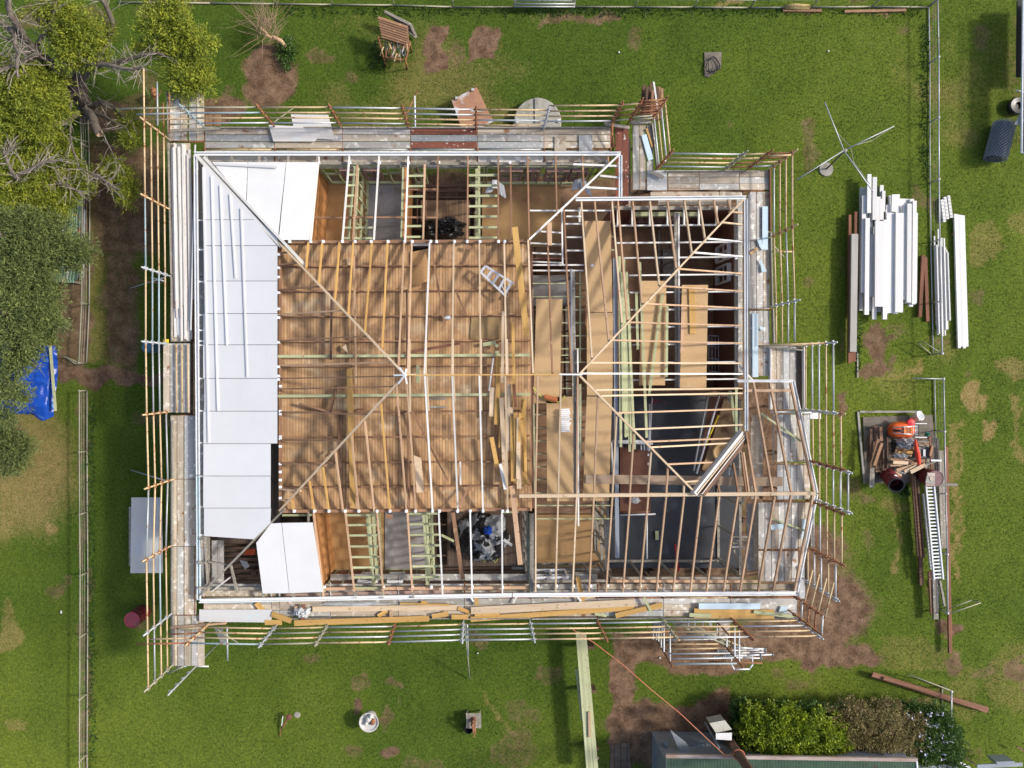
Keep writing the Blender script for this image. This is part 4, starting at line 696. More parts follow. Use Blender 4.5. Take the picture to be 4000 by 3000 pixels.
for x in BX: pipe('transom', P(x,2275,DK-.05), P(x,2420,DK-.05), .026, PIR if x % 2 else PIG, sB); w_ = P(x,2334,DK); pipe('standard', (w_.x,w_.y,0), (w_.x,w_.y,DK+DZ+.06), .03, PIR, sB)
pipe('brace', P(1835,2652,.1), P(1815,2440,2.9), .025, PIO, sB); pipe('brace', P(1829,2558,2.0), P(1825,2440,3.2), .025, PIG, sB); pipe('brace', P(889,2580,1.3), P(887,2450,2.6), .028, WHM, sB)
beam('scaffold_plank', P(852,2455,2.2), P(878,2520,1.2), .26, .04, SP4, sB); pipe('brace', P(850,2460,2.8), P(940,2518,1.6), .024, PIO, sB)
# ---- access tower ----
tw = thing('scaffold_access_tower', 'rusty railed access tower with stair below the bottom scaffold', 'access tower', P(2730,2520,0))
TW = T(2500,2350,2.1167)
for a, b_, z0, z1 in (((135,310),(270,540),.1,3.9),((205,165),(325,320),2.4,4.7),((625,155),(735,275),2.4,4.4),((700,365),(855,540),1.8,3.9),((770,175),(930,320),2.5,4.7)): pipe('standard', P(*TW(*a),z0), P(*TW(*b_),z1), .03, PIR, tw)
for a, b_, z, m_ in (((210,352),(650,350),2.4,PIY),((210,393),(710,385),2.6,PIY),((225,432),(745,427),2.9,PIG),((260,473),(765,466),3.3,PIG),((275,515),(800,512),3.7,PIB),((300,290),(880,290),4.1,PIG),((570,495),(1010,508),2.9,PIR),((820,500),(1010,510),2.6,PIY),((210,318),(630,310),2.1,PIG)): pipe('guard_rail', P(*TW(*a),z), P(*TW(*b_),z), .027, m_, tw)
for x, y0, y1, m_ in ((108,190,310,PIG),(133,190,315,PIG),(152,165,330,PIG),(173,190,380,PIG),(197,165,415,WHM),(248,255,495,WHM),(716,285,370,WHM),(755,300,420,PIR),(782,190,455,WHM),(820,225,495,WHM),(398,150,200,PIG),(575,150,200,WHM),(637,155,260,WHM)): pipe('upright', P(*TW(x,y0),2.3), P(*TW(x+1,y1),3.0), .027, m_, tw)
for a, b_, z0, z1 in (((270,175),(750,370),2.3,1.2),((400,180),(830,372),2.3,1.2),((390,268),(640,262),2.3,2.3)): pipe('stair_stringer', P(*TW(*a),z0), P(*TW(*b_),z1), .035, PIO, tw)
for k in range(9): f = k/8; a = TW(300+440*f, 190+175*f); b_ = TW(420+400*f, 190+175*f); pipe('stair_tread', P(*a, 2.25-1.05*f), P(*b_, 2.25-1.05*f), .035, PIO, tw)
pipe('brace', P(*TW(200,410),.6), P(*TW(360,320),2.6), .024, PIR, tw); beam('landing_plank', P(*TW(655,215),2.3), P(*TW(745,215),2.3), .6, .04, SP2, tw)
for y in (180,205,228): beam('landing_plank', P(*TW(110,y),2.25), P(*TW(205,y),2.25), .1, .04, SP1, tw)
for x in (345,398,455,520,590): beam('landing_plank', P(*TW(x,155),2.2), P(*TW(x,212),2.2), .06, .04, SP1, tw)
# white trestle frame and adjustable props leaning by the tower
fr = thing('steel_frame', 'pale grey steel frame standing beside the stair tower', 'frame', P(2890,2620,0))
m_ = [TW(755,440), TW(755,520), TW(780,560), TW(905,558), TW(930,520), TW(928,430)]
for k in range(5): pipe('frame_tube', P(*m_[k],1.2), P(*m_[k+1],1.2), .028, WHM, fr)
for q in (TW(780,560), TW(905,558), TW(755,440), TW(928,430)): w_ = P(*q,1.2); pipe('leg', (w_.x,w_.y,0), (w_.x,w_.y,1.19), .022, PIO, fr)
for y0, y1, x0, x1 in ((405,400,640,1035),(428,418,700,1040),(455,437,685,1100),(455,468,610,1005),(378,392,770,1035),(448,440,700,1000)):
    a = P(*TW(x0,y0),1.3+rnd(0,.25)); b_ = P(*TW(x1,y1),1.3+rnd(0,.25)); o = thing('adjustable_prop', 'grey steel adjustable prop lying in the loose bundle beside the stair tower', 'prop', (a+b_)/2, 'steel props beside the tower')
    pipe('outer_tube', a, a.lerp(b_,.6), .035, PIG, o); pipe('inner_tube', a.lerp(b_,.6), b_, .026, WHM, o); d = (b_-a).normalized()
    for e in (a, b_): pipe('end_plate', e-d*.006, e+d*.006, .07, PIG, o)

P = P0; DKZ = DK+DZ
# =====================================================================
# LOOSE THINGS ON THE SCAFFOLD AND IN THE HOUSE
# =====================================================================
ORD = 'first second third fourth fifth sixth seventh eighth ninth tenth eleventh twelfth thirteenth fourteenth fifteenth sixteenth'.split()
def board(name, a, b_, z, wd, th, mat, label, cat, group=None, z2=None, tilt=0): return tag(beam(name, P(*a,z), P(*b_,z if z2 is None else z2), wd, th, mat, None, tilt), label, cat, group)
def sheet(name, pts, z, th, mat, label, cat, group=None): return tag(slab(name, [P(*q, z) for q in pts], th, mat), label, cat, group)
# white battens stacked along the left deck
for k in range(16):
    x = 672+k*4.6+rnd(-1,1); y0 = 558+rnd(0,26)+(k > 11)*20; y1 = [1175,1215,1240,1205,1320,1240,1330,1190,1260,1325,1300,1330,1332,1250,1325,1170][k]
    board('white_batten', (x,y0), (x+(12 if k < 8 else 9)+rnd(-2,2),y1), DKZ+.06+.03*((k*7) % 4), .045 if k % 3 else .075, .03, WWD if k % 4 else WWF, ORD[k]+' from the left of the long white battens on the left scaffold deck', 'batten', 'white battens on the left deck')
board('white_batten', (762,565), (745,1290), DKZ+.25, .04, .03, WWF, 'single white batten leaning away from its stack beside the left gutter', 'batten')
for k in range(5): board('short_white_batten', (682+k*11,1205+k*8), (686+k*11,1335-rnd(0,30)), DKZ+.05, .08, .03, WWF, ORD[k]+' from the left of the short white offcuts ending the batten stack', 'batten', 'short white offcuts on the left deck')
# sheets on the top deck
sheet('cement_sheet', [t10(*q) for q in ((300,988),(625,992),(680,1205),(345,1190))], DKZ+.09, .01, FIB, 'larger grey cement sheet overlapping another on the top deck', 'sheet')
sheet('cement_sheet', [t10(*q) for q in ((110,1080),(405,1092),(440,1150),(560,1148),(510,1222),(150,1222))], DKZ+.12, .01, FIB, 'smaller grey cement sheet lying on top at the left of the pair', 'sheet')
sheet('blue_sheet_strip', [t20(*q) for q in ((1118,1168),(1162,1158),(1222,1372),(1178,1390))], DKZ+.06, .012, FBB, 'pale blue sheet strip lying slanted in the notch deck', 'sheet strip')
board('timber_offcut', t20(1163,1110), t20(1215,1270), DKZ+.07, .06, .04, WY, 'thin yellow offcut beside the blue strip in the notch', 'offcut')
board('timber_offcut', t20(1205,1485), t20(1310,1535), DKZ+.2, .12, .04, WG, 'grey board end lying on the pale perforated plank', 'offcut')
for a, b_, wd, lb in (((2989,806),(2989,975),.19,'pale blue sheet strip upright along the upper right deck'),((2951,1224),(2951,1473),.2,'long pale blue sheet strip on the middle right deck')): board('blue_sheet_strip', a, b_, DKZ+.07, wd, .012, FBB, lb, 'sheet strip')
for q, lb in (([(2957,935),(2975,932),(2980,980),(2968,965)],'narrow blue sheet sliver under the upright strip'),([(2968,1018),(2974,1015),(2996,1060),(2976,1065)],'triangular blue sheet offcut on the right deck'),([(2968,1272),(2985,1280),(2980,1292),(2966,1283)],'tiny square blue offcut on the middle right deck'),
              ([(3010,2050),(3060,2046),(3062,2064),(3013,2070)],'blue white sheet offcut lying across the canted deck'),([(3135,2025),(3150,2030),(3140,2105),(3130,2108)],'narrow white sheet offcut beside the canted gutter'),([(3050,2368),(3078,2370),(3070,2395),(3043,2388)],'small pale sheet piece near the bottom right corner')): sheet('sheet_offcut', q, DKZ+.075, .012, FBB, lb, 'sheet offcut')
board('cardboard_piece', (2932,992), (2960,970), DKZ+.08, .1, .02, PAT, 'tan board scrap lying beside the triangular sheet', 'offcut')
board('treated_batten', (3013,2025), (3142,2072), DKZ+.12, .06, .03, WT, 'pale green batten slanting across the canted deck', 'batten')
# along the bottom deck
tag(slab('white_board', [P(*t03(*q), DKZ+.12) for q in ((1722,290),(2345,290),(2345,402),(1722,395))], .04, WWF), 'wide white board with a round mark at the left of the bottom deck', 'board')
L_ = [  # name, a, b, width, mat, label
 (t13(0,235), t13(90,340), .17, WY, 'yellow stamped offcut slanting across the end of the white board'),
 (t13(75,402), t13(222,402), .17, WY, 'short yellow block lying by the bottom toe board'),
 (t13(135,330), t13(305,390), .18, WY, 'yellow offcut slanting beside the crumpled film'),
 (t13(330,408), t13(1495,368), .19, WY, 'longest yellow beam along the bottom deck'),
 (t13(488,287), t13(1750,272), .18, WP, 'long pale pink board on the bottom deck'),
 (t13(1745,278), t13(1865,322), .12, WY, 'small yellow wedge at the end of the pale board'),
 (t13(1520,350), t13(1662,328), .16, WY, 'yellow block between the long beams'),
 (t13(1690,355), t13(1835,355), .16, WY, 'squared yellow block left of the scaffold joint'),
 (t13(1055,350), t13(1130,300), .14, WY, 'stubby yellow offcut tilted on the deck'),
 (t13(1165,295), t13(1168,355), .10, WN, 'short pine block standing crosswise'),
 (t13(345,262), t13(345,340), .09, WN, 'short brown block left of the film'),
 (t13(405,250), t13(405,385), .14, RSB, 'reddish brown block under the film'),
 (t13(1425,226), t13(1480,228), .06, WY, 'slim yellow packer beside the gutter'),
 (t13(1245,238), t13(1670,250), .06, WY, 'thin yellow strip under the gutter'),
 (t13(1905,185), t13(1905,255), .13, WY, 'yellow block standing crosswise below the gutter'),
 (t13(1858,300), t23(1060,232), .24, WP, 'widest pale pine board in the middle of the bottom deck'),
 (t13(1855,375), t23(1055,275), .17, WY, 'yellow beam slanting under the widest board'),
 (t13(1890,330), t13(2105,322), .15, WY, 'yellow block above the slanting beam'),
 (t23(895,345), t23(1300,250), .17, WY, 'yellow green offcut slanting upward at the beam end'),
 (t23(1140,185), t23(1205,315), .08, WT, 'grey green batten crossing the slanting offcut'),
 (t23(715,328), t23(818,345), .09, WT, 'small green wedge on the deck'),
 (t23(1575,322), t33(55,335), .33, WY, 'wide yellow boards lying side by side at the right of the deck'),
 (t23(1535,338), t23(1722,345), .12, WT, 'green offcut resting on the wide yellow boards'),
 (t23(2090,310), t33(230,355), .11, WT, 'grey green plank lying over the right end of the yellow boards'),
 (t23(568,10), t23(620,250), .15, WY, 'brown yellow board leaning across the gutter'),
 (t23(10,235), t23(40,180), .05, WWP, 'white stub by the bottom gutter'),
 (t13(1855,180), t13(1880,222), .06, WWP, 'white stub standing by the bottom gutter'),
 (t23(560,170), t23(598,220), .08, WWP, 'pale stub crossing the brown leaning board')]
for k, (a, b_, wd, m_, lb) in enumerate(L_): board('timber_offcut' if k not in (3,4,15) else 'timber_board', a, b_, DKZ+.10+.035*(k % 4), wd, .04, m_, lb, 'timber')
board('blue_sheet_strip', t23(1615,262), t23(2147,262), DKZ+.2, .2, .012, FBB, 'long pale blue sheet strip above the wide yellow boards', 'sheet strip')
tag(slab('pink_wrapped_boards', [P(*t13(*q), DKZ-.06) for q in ((238,155),(1690,118),(1685,212),(238,248))], .08, M('pinkish_wrapped_timber', (.52,.36,.30), (.42,.28,.23), 5, 8, spots=((.62,.5,.45), 5, .55, .65))), 'pack of pinkish wrapped boards lying beneath the bottom gutter', 'timber pack')
def heap(name, c, rx, ry, h, mat, label, cat, z=0, seed=0, res=34, fold=1.0, rot=0, parent=None):
    """crumpled cloth or film: ridged height field with an uneven rim"""
    cx, cy = c; o = P(cx, cy, z); k = (H-z)/F; vs = []; ok = {}; fs = []
    for i in range(res):
        for j in range(res):
            u = (i/(res-1)-.5)*2; v = (j/(res-1)-.5)*2; a = math.atan2(v, u); r = math.hypot(u, v)
            lim = .80+.2*noise.noise(Vector((math.cos(a)*1.6+seed, math.sin(a)*1.6, seed)))+.07*math.sin(a*7+seed)
            if r > lim*1.02: continue
            n1 = 1-abs(noise.noise(Vector((u*2.2+seed, v*2.2, 3.1))))*2; n2 = 1-abs(noise.noise(Vector((u*5+seed, v*5, 9.1))))*2
            hh = h*max(0, 1-(r/lim)**2)**.6*(.45+.35*n1+.22*n2*fold)+.015
            X_ = u*rx*k; Y_ = v*ry*k; c_, s_ = math.cos(rot), math.sin(rot)
            ok[(i,j)] = len(vs); vs.append((o.x+X_*c_-Y_*s_, o.y+X_*s_+Y_*c_, z+max(.01, hh)))
    for i in range(res-1):
        for j in range(res-1):
            q = [(i,j),(i+1,j),(i+1,j+1),(i,j+1)]
            if all(x in ok for x in q): fs.append(tuple(ok[x] for x in q))
    ob = MB().add(vs, fs).build(name, mat, parent)
    return tag(ob, label, cat) if label else ob
heap('plastic_film', t13(400,310), 45, 28, .25, PLA, 'crumpled clear plastic film among the bottom deck offcuts', 'film', DKZ+.1, 3)
heap('plastic_film', t13(850,238), 200, 9, .12, PLA, 'long torn strip of clear film under the bottom gutter', 'film', DKZ+.06, 5)
# tarps in the open rooms
heap('black_tarpaulin', (1728,898), 125, 62, .75, BKM, 'crumpled black plastic sheet heaped in the upper verandah room', 'tarpaulin', .7, 11)
tp = heap('tarpaulin_heap', (1885,2095), 138, 118, .85, M('black_silver_tarp', (.42,.43,.45), (.30,.31,.33), 4, 1, rough=.35, spots=((.015,.015,.018), 1.1, .48, .50), rv=0), 'crumpled black and silver tarpaulin heap on dark floorboards', 'tarpaulin', .7, 21, 46)
heap('blue_flap', (1907,2072), 26, 22, .2, BLT, None, None, 1.35, 4, 20, parent=tp)
tag(MB().tube([P(*t12(1890+i*22, 1530-abs(math.sin(i*.8))*60+i*3), .82) for i in range(10)], .02).build('rope', ROY), 'thin yellow green rope beside the tarpaulin heap', 'rope')
board('treated_batten', t12(1600,1305), t12(1710,1360), 2.6, .08, .04, WT, 'pale batten leaning toward the tarpaulin heap', 'batten'); board('white_batten', t12(2140,1345), t12(2212,1395), 1.2, .1, .05, WWP, 'white batten stub at the right of the tarpaulin', 'batten')
# things lying on the ceiling joists
ZJ = 3.56
for q, lb in ((((2095,1168),(2197,1168),(2185,1575),(2083,1575)),'tan sheet on the joists left of the narrow steel beam'),(((2135,1552),(2237,1549),(2240,1958),(2137,1958)),'tan sheet under the stack of white brackets'),(((2283,863),(2385,863),(2393,1219),(2292,1219)),'upper tan sheet right of the narrow hall'),
              (((2292,1222),(2395,1222),(2392,1545),(2293,1545)),'middle tan sheet right of the narrow hall'),(((2292,1549),(2391,1549),(2379,1956),(2277,1956)),'lower tan sheet with a scribbled mark'),(((2506,1097),(2603,1097),(2598,1505),(2497,1505)),'tan sheet under the crossed green battens'),
              (((2664,1113),(2766,1113),(2759,1515),(2656,1515)),'tan sheet carrying the yellow board on the right')): sheet('chipboard_sheet', q, ZJ, .02, PAT, lb, 'sheet')
for a, b_, wd, z, m_, lb in ((t21(1553,815), t21(1563,1225), .20, ZJ+.05, WY, 'yellow board lying on the right tan sheet'), ((2011,886), (2057,1310), .20, 4.2, WY, 'wide yellow plank leaning over the edge of the boarded ceiling'), ((2147,868),(2148,958), .14, 4.3, WN, 'short pine board lying across the upper rafters'),
                             (t21(1478,960), t21(1468,1390), .1, ZJ+.04, WN, 'narrow pine board at the left edge of the right tan sheet'), (t21(637,990), t21(640,1160), .05, ZJ+.04, RSB, 'thin red brown strip beside the narrow hall'), (t21(1250,830), t21(1165,880), .08, 3.5, WG, 'dark grey batten crossing the top of the tan sheet')): board('timber_board', a, b_, z, wd, .035, m_, lb, 'timber')
for k, (a, b_) in enumerate((((930,555),(942,545)),((968,580),(985,460)),((950,690),(962,250)),((990,690),(1018,585)),((1010,1000),(1045,480)),((1000,880),(1060,565)),((980,1100),(1000,450)),((1015,1200),(1032,520)))):
    board('treated_timber', t21(*a), t22(*b_), ZJ+.04+.02*(k % 3), .085, .04, WT, ORD[[0,3,1,4,6,7,2,5][k]]+' from the left of the pale green lengths beside the steel beam', 'timber', 'green treated timbers beside the steel beam')
for a, b_, lb in ((t21(1105,605), t22(1165,465), 'longest single green length right of the treated bundle'), (t21(1303,875), t22(1185,100), 'green length leaning left across the tan sheet'), (t21(1342,985), t21(1335,1600), 'short upright green length at the tan sheet edge'), (t21(1075,870), t21(1088,1360), 'short grey green length between bundle and tan sheet')): board('treated_timber', a, b_, ZJ+.12, .085, .04, WT, lb, 'timber')
for k, (x1, y1, x2, y2, wd) in enumerate(((2040,30,2035,280,.16),(2090,40,2075,350,.15),(2110,340,2105,550,.07),(2120,120,2155,910,.14),(2035,460,2085,720,.14),(2150,300,2140,900,.11),(2185,0,2190,580,.14),(2215,280,2225,840,.16),(2240,250,2252,600,.14),(2270,290,2265,820,.13),(2310,130,2325,870,.16),(2300,300,2290,525,.11),(2260,500,2275,905,.15),(2330,130,2300,290,.08),(2282,250,2270,500,.08),(2205,200,2240,845,.12),(2322,450,2330,760,.1))):
    board('rafter_offcut', t12(x1,y1), t12(x2,y2), 4.08+.04*(k % 5), wd, .04, WY if k % 3 else WP, 'yellow pine offcut in the untidy pile at the right of the boarded ceiling', 'timber', 'offcuts piled on the boarded ceiling')
board('timber_board', t12(2110,690), t12(2155,910), 4.35, .1, .03, WWP, 'grey white plank lying along the offcut pile', 'timber'); board('timber_board', t22(0,880), t22(72,1562), 4.05, .16, .05, WN, 'long pine board sloping from the offcut pile over the lower rooms', 'timber'); board('timber_board', t21(2220-2212,1125), t22(22,200), 4.2, .1, .05, WY, 'slim board at the top of the offcut pile', 'timber')
board('timber_board', t11(2135,1030), t11(2128,1650), 4.25, .09, .05, WP, 'upright pale board above the offcut pile', 'timber'); board('timber_board', t11(2090,1415), t12(2090,50), 4.12, .13, .04, WY, 'yellow board above the offcut pile', 'timber'); board('rust_batten', t22(15,0), t22(30,200), 4.4, .1, .05, RSB, 'red brown batten above the offcut pile', 'batten')
tag(slab('stamped_board', [P(*t12(*q), 4.1) for q in ((1362,618),(1428,640),(1450,935),(1388,940))], .035, WP), 'pale angled board with stamped grey lettering on the boarded ceiling', 'board')
tag(slab('wedge_offcut', [P(*t11(*q), 3.95) for q in ((745,1345),(775,1315),(798,1398))], .04, WP), 'small triangular offcut on the ceiling boards', 'offcut')
tag(slab('plywood_patch', [P(*t11(*q), 3.76) for q in ((1860,1080),(2110,1075),(2110,1270),(1850,1270))], .01, M('weathered_ply', (.40,.27,.13), (.34,.22,.10), 3, 3)), 'square plywood sheet under rafters on the ceiling', 'sheet')
for a, b_, m_, wd, lb in ((t11(1960,1318), t11(2070,1300), WT, .12, 'green offcut right of the middle rafters'), (t11(2068,1320), t11(2092,1335), WT, .1, 'small green block beside the green offcut'), (t11(2065,1385), t11(2100,1385), WT, .09, 'green block on the strongback'), (t11(1345,1378), t11(1760,1308), RSB, .09, 'old red brown strip lying on the ceiling boards'),
                          (t11(1820,470), t11(1858,485), WB, .13, 'square brown block near the upper plate'), (t11(2100,915), t11(2128,925), WB, .13, 'square brown block below the step ladder'), (t11(818,1525), t11(822,1660), WN, .18, 'pine block crossing the ceiling joist'), (t11(1398,1495), t11(1398,1650), WT, .11, 'grey green block at the ridge'), (t12(1765,672), t12(1768,872), WWP, .05, 'white edged strip on the lower ceiling boards'),
                          (t12(375,172), t12(640,240), WB, .09, 'brown noggin lying askew on the left ceiling'), (t12(690,20), t12(640,250), WD, .09, 'dark batten crossing the upper left ceiling joist'), (t12(712,350), t12(725,720), WD, .06, 'dark splinter lying on the left ceiling'), (t12(860,222), t12(930,218), RSB, .06, 'red brown chip beside the yellow hanging beam'), (t12(1120,1140), t12(1180,1150), WB, .14, 'brown wedge on the bathroom wall top')):
    board('timber_offcut', a, b_, 3.98, wd, .04, m_, lb, 'offcut')
for y in (125,200): board('timber_offcut', t12(1500,y), t12(1645,y), 3.82, .07, .03, WG, 'grey batten of the small hatch frame on the ceiling', 'batten', 'hatch battens on the ceiling')
tag(pipe('spirit_level', P(*t11(2050,1435), 4.2), P(*t12(2012,60), 4.2), .025, WHM), 'white and red spirit level lying by the offcut pile', 'spirit level')
tag(MB().tube([P(*t11(1618,1090),3.95), P(*t11(1650,1085),3.95), P(*t11(1680,1086),3.95)], [.03,.06,.07], 10).build('caulking_tube', BRK), 'small silver cartridge lying on the ceiling boards', 'tube')
# aluminium step ladder lying on the joists
ld = thing('step_ladder', 'aluminium step ladder lying across the ceiling joists', 'ladder', P(*t11(2070,770), 4.1))
A1, A2, B1, B2 = t11(1985,640), t11(2225,790), t11(1940,692), t11(2165,905)
for a, b_ in ((A1,A2),(B1,B2)): beam('rail', P(*a,4.2), P(*b_,4.2), .07, .03, ALU, ld)
for k in range(5): f = k/4.3; a = (A1[0]+(A2[0]-A1[0])*f, A1[1]+(A2[1]-A1[1])*f); b_ = (B1[0]+(B2[0]-B1[0])*f, B1[1]+(B2[1]-B1[1])*f); beam('step', P(*a,4.19), P(*b_,4.19), .08, .025, ALU, ld)
for a, b_ in ((t11(2060,700), t11(2010,750)), (t11(2195,830), t11(2135,880)), (t11(2110,770), t11(2165,900)), (A2, t11(2150,830))): beam('rear_brace', P(*a,4.13), P(*b_,4.13), .03, .03, ALU, ld)
def bundle(c, n, dx, dy, L_, ang, lb):
    for k in range(n):
        o = P(c[0]+dx*k, c[1]+dy*k, 2.3+.02*(k % 3)); d = Vector((math.cos(ang), math.sin(ang), 0))*L_/2
        tag(beam('metal_channel', o-d, o+d, .075, .06, ALU), lb, 'channel', lb.replace('one of the ', '')[:60])
bundle((1907,735), 5, 4.5, -1.2, .36, 1.2, 'silver metal channel in the left half of the first verandah bundle'); bundle((1945,730), 5, 6, 4.5, .46, 1.75, 'silver metal channel in the right half of the first verandah bundle')
bundle((2242,722), 6, 7, -1.5, .38, 1.25, 'silver metal channel in the left half of the second verandah bundle'); bundle((2287,728), 4, 5, 4, .45, 1.8, 'silver metal channel in the right half of the second verandah bundle')
sheet('white_bracket_box', [t10(2040,1555),t10(2082,1555),t10(2082,1625),t10(2040,1625)], 2.5, .1, BRK, 'white bracket carton on the first channel bundle', 'box'); sheet('white_bracket_box', [t20(597,1565),t20(640,1565),t20(640,1625),t20(597,1625)], 2.5, .1, BRK, 'white bracket carton on the second channel bundle', 'box')
for k in range(12): board('white_bracket', t22(425,222+k*17), t22(497+(k % 3)*4+(k in (5,7))*10,218+k*17), 3.75+.03*(k % 2), .052, .03, BRK, ORD[k]+' from the top of the white metal pieces stacked on the tan sheet', 'bracket', 'white slats on the tan sheet')
pg = thing('rope_with_handle', 'yellow green rope with an orange foam float on the tan sheets', 'rope', P(*t22(330,130), 3.6)); MB().tube([P(*t22(*q),3.66) for q in ((180,30),(215,75),(270,125),(340,150),(400,155),(440,135),(455,100))], .025).build('rope', ROY, pg); MB().tube([P(*t22(280,110),3.7),P(*t22(390,140),3.7)], .09, 10).build('float', M('orange_foam',(.48,.16,.05),(.4,.12,.04)), pg)
# in the dark lower right room
rd = thing('flush_door', 'red brown door sheet with an orange stain lying in a white pipe frame', 'door', P(2478,1870,.8)); slab('door_leaf', [P(*t22(*q),.95) for q in ((932,540),(1182,580),(1200,1100),(935,1105))], .05, RSS, rd)
for q in ((1178,612),(1178,690)): MB().box(P(*t22(*q),.97), (.06,.08,.02)).build('hinge', BRK, rd)
for a, b_, lb in (((855,490),(1215,492),'white scaffold tube, uppermost of the three crossing the dark room'),((855,505),(1215,517),'white scaffold tube, lowest of the three crossing the dark room'),((860,497),(1180,503),'white scaffold tube, middle of the three crossing the dark room'),((935,1108),(1190,1106),'rusted tube along the foot of the door sheet'),((935,1132),(1240,1124),'white tube with an open end below the door sheet'),((1165,1140),(1165,1512),'long white tube standing clear below the door sheet'),((1210,115),(1185,580),'thin white tube left of the dark room middle'),((1188,170),(1182,560),'second thin white tube beside the first one'),((858,500),(868,760),'short white tube down the left side of the door sheet'),((790,1690-690),(790,1000),'x')):
    if lb != 'x': tag(pipe('steel_tube', P(*t22(*a),1.3), P(*t22(*b_),1.3), .032, WHM if 'rust' not in lb else PIR), lb, 'tube')
for k in range(3): tag(pipe('short_tube', P(*t22(1115+k*27,525),1.2), P(*t22(1118+k*27,572),1.2), .028, WHM), 'short white tube hanging below the three crossing tubes', 'tube', 'short tubes above the door sheet')
tag(MB().tube([P(*t22(1220+70*math.cos(i)*.25+i*3, 145+25*math.sin(i*1.7)),.85) for i in range(14)]+[P(*t22(1345,170),.85)], .008).build('red_string', M('red_cord',(.3,.02,.03))), 'tangled thin red cord on the black floor', 'cord')
board('green_block', t22(1253,1270), t22(1255,1348), .85, .12, .06, WT, 'small green timber block on the black floor', 'block'); board('red_tool', t22(1412,1385), t22(1440,1620), 1.0, .06, .05, RED, 'red handled bar leaning at the bottom of the black floor', 'tool')
heap('paper_scrap', t22(1060,1005), 28, 18, .1, PLA, 'white plastic scrap beside the door sheet', 'scrap', 1.1, 8, 14)
for q, z, m_, nm, lb in ((((1710,110),(1862,108),(1745,780),(1610,752)),1.8,PLB,'old_leaning_panel','dark brown door leaning at the right of the black floor'),(((1835,120),(1905,180),(1925,560),(1720,770),(1640,740),(1745,430)),1.9,M('stained_tan_board',(.50,.33,.17),(.36,.22,.11),2.5,3,spots=((.2,.1,.05),2,.56,.66)),'leaning_board','stained tan board leaning on the dark brown door')):
    sheet(nm, [t22(*p) for p in q], z, .05, m_, lb, 'board')
for a, b_, m_, lb in (((1690,100),(1570,750),PIG,'grey tube leaning beside the dark brown door'),((1790,100),(1595,775),WHM,'bright white tube lying over the dark brown door'),((1785,270),(1665,540),YEL,'yellow tube between the leaning boards'),((1970,250),(1870,790),WHM,'white tube at the far right of the leaning boards')): tag(pipe('steel_tube', P(*t22(*a),2.0), P(*t22(*b_),2.0), .035, m_), lb, 'tube')
tag(MB().lathe(P(*t22(1800,590),2.0), [(0,.0),(.28,0),(.30,.03),(.30,.12),(.26,.14),(.20,.06),(.0,.05)], 24).build('round_basin', PAT), 'round tan basin on the leaning boards', 'basin')
sf = thing('folded_trestles', 'folded white steel trestles standing in the dark corner of the right room', 'trestle', P(2800,1380,.8))
for k in range(6): pipe('tube', P(*t21(1700+k*28,1240),1.4), P(*t21(1702+k*28,1560),1.4), .02, ALU, sf)
for y in (1240,1340,1440,1550): pipe('tube', P(*t21(1700,y),1.45), P(*t21(1845,y+8),1.45), .02, ALU, sf)
sheet('door_on_floor', [t21(*q) for q in ((1300,490),(1400,490),(1400,850),(1310,850))], .9, .05, WG, 'old grey brown panelled door standing in the right room', 'door'); board('white_slip', t21(682,640), t21(706,630), ZJ+.04, .08, .02, WHM, 'tiny white tube cap on the upper tan sheet', 'cap')
sheet('orange_box_lid', [(957,2145),(994,2146),(994,2167),(955,2169)], 1.6, .1, ORG, 'bright orange box seen under the left corner rafters', 'box'); sheet('grey_offcut_sheet', [(934,2187),(964,2193),(975,2212),(957,2225)], 1.5, .01, FIB, 'grey sheet offcut in the open left corner', 'sheet offcut')
tag(MB().lathe(P(615,1360,0), [(.0,1.0),(.17,1.0),(.19,.97),(.20,.5),(.17,.0)], 20).build('blue_bin', M('faded_blue_plastic',(.10,.26,.36),(.08,.2,.3))), 'faded blue plastic bin under the left guard rails', 'bin')
tag(MB().box(P(648,1332,DKZ+.4),(.14,.12,.14)).box(P(648,1332,DKZ+.49),(.10,.08,.04)).build('yellow_tag', YEL), 'small yellow tag clamped to the left scaffold', 'tag')
# =====================================================================
# THE YARD
# =====================================================================
def tubes(par, name, lst, r, mat):
    for a, b_ in lst: pipe(name, a, b_, r, mat, par)
def ground_px(q, z): w_ = P(q[0], q[1], z); return Vector((w_.x, w_.y, 0))
def fence(label, top, zt, mat, wires=(.08,.3,.46), posts=True, r=.026):
    f = thing('pipe_fence', label, 'fence', P(*top[len(top)//2], 0), 'low pipe fences round the yard')
    for k in range(len(top)-1): pipe('top_rail', P(*top[k],zt), P(*top[k+1],zt), r, mat, f)
    for k, q in enumerate(top): w_ = P(*q, zt); pipe('post', (w_.x,w_.y,0), (w_.x,w_.y,zt+.02), r, mat, f); MB().lathe((w_.x,w_.y,zt), [(.045,-.02),(.045,.03),(0,.05)], 8).build('cap', mat, f)
    a = P(*top[0], zt); b_ = P(*top[-1], zt)
    for k in range(len(top)-1):
        a = P(*top[k], zt); b_ = P(*top[k+1], zt); pipe('bottom_rail', (a.x,a.y,.05), (b_.x,b_.y,.05), .022, mat, f)
        m = MB()
        for z in wires: m.tube([(a.x,a.y,z),(b_.x,b_.y,z)], .0025, 4)
        n_ = int((b_-a).length/.3)
        m.build('wire_mesh', PIG, f)
    return f
fence('grey pipe fence running up the left side under the trees', [(312,395),(318,560),(321,750),(320,960),(319,1183),(308,1418)], .62, PIO)
fence('grey pipe fence running down the left side below the path', [(310,1527),(310,1767),(311,2010),(313,2250),(312,2490),(311,2733),(310,2975),(311,3060)], .62, PIO)
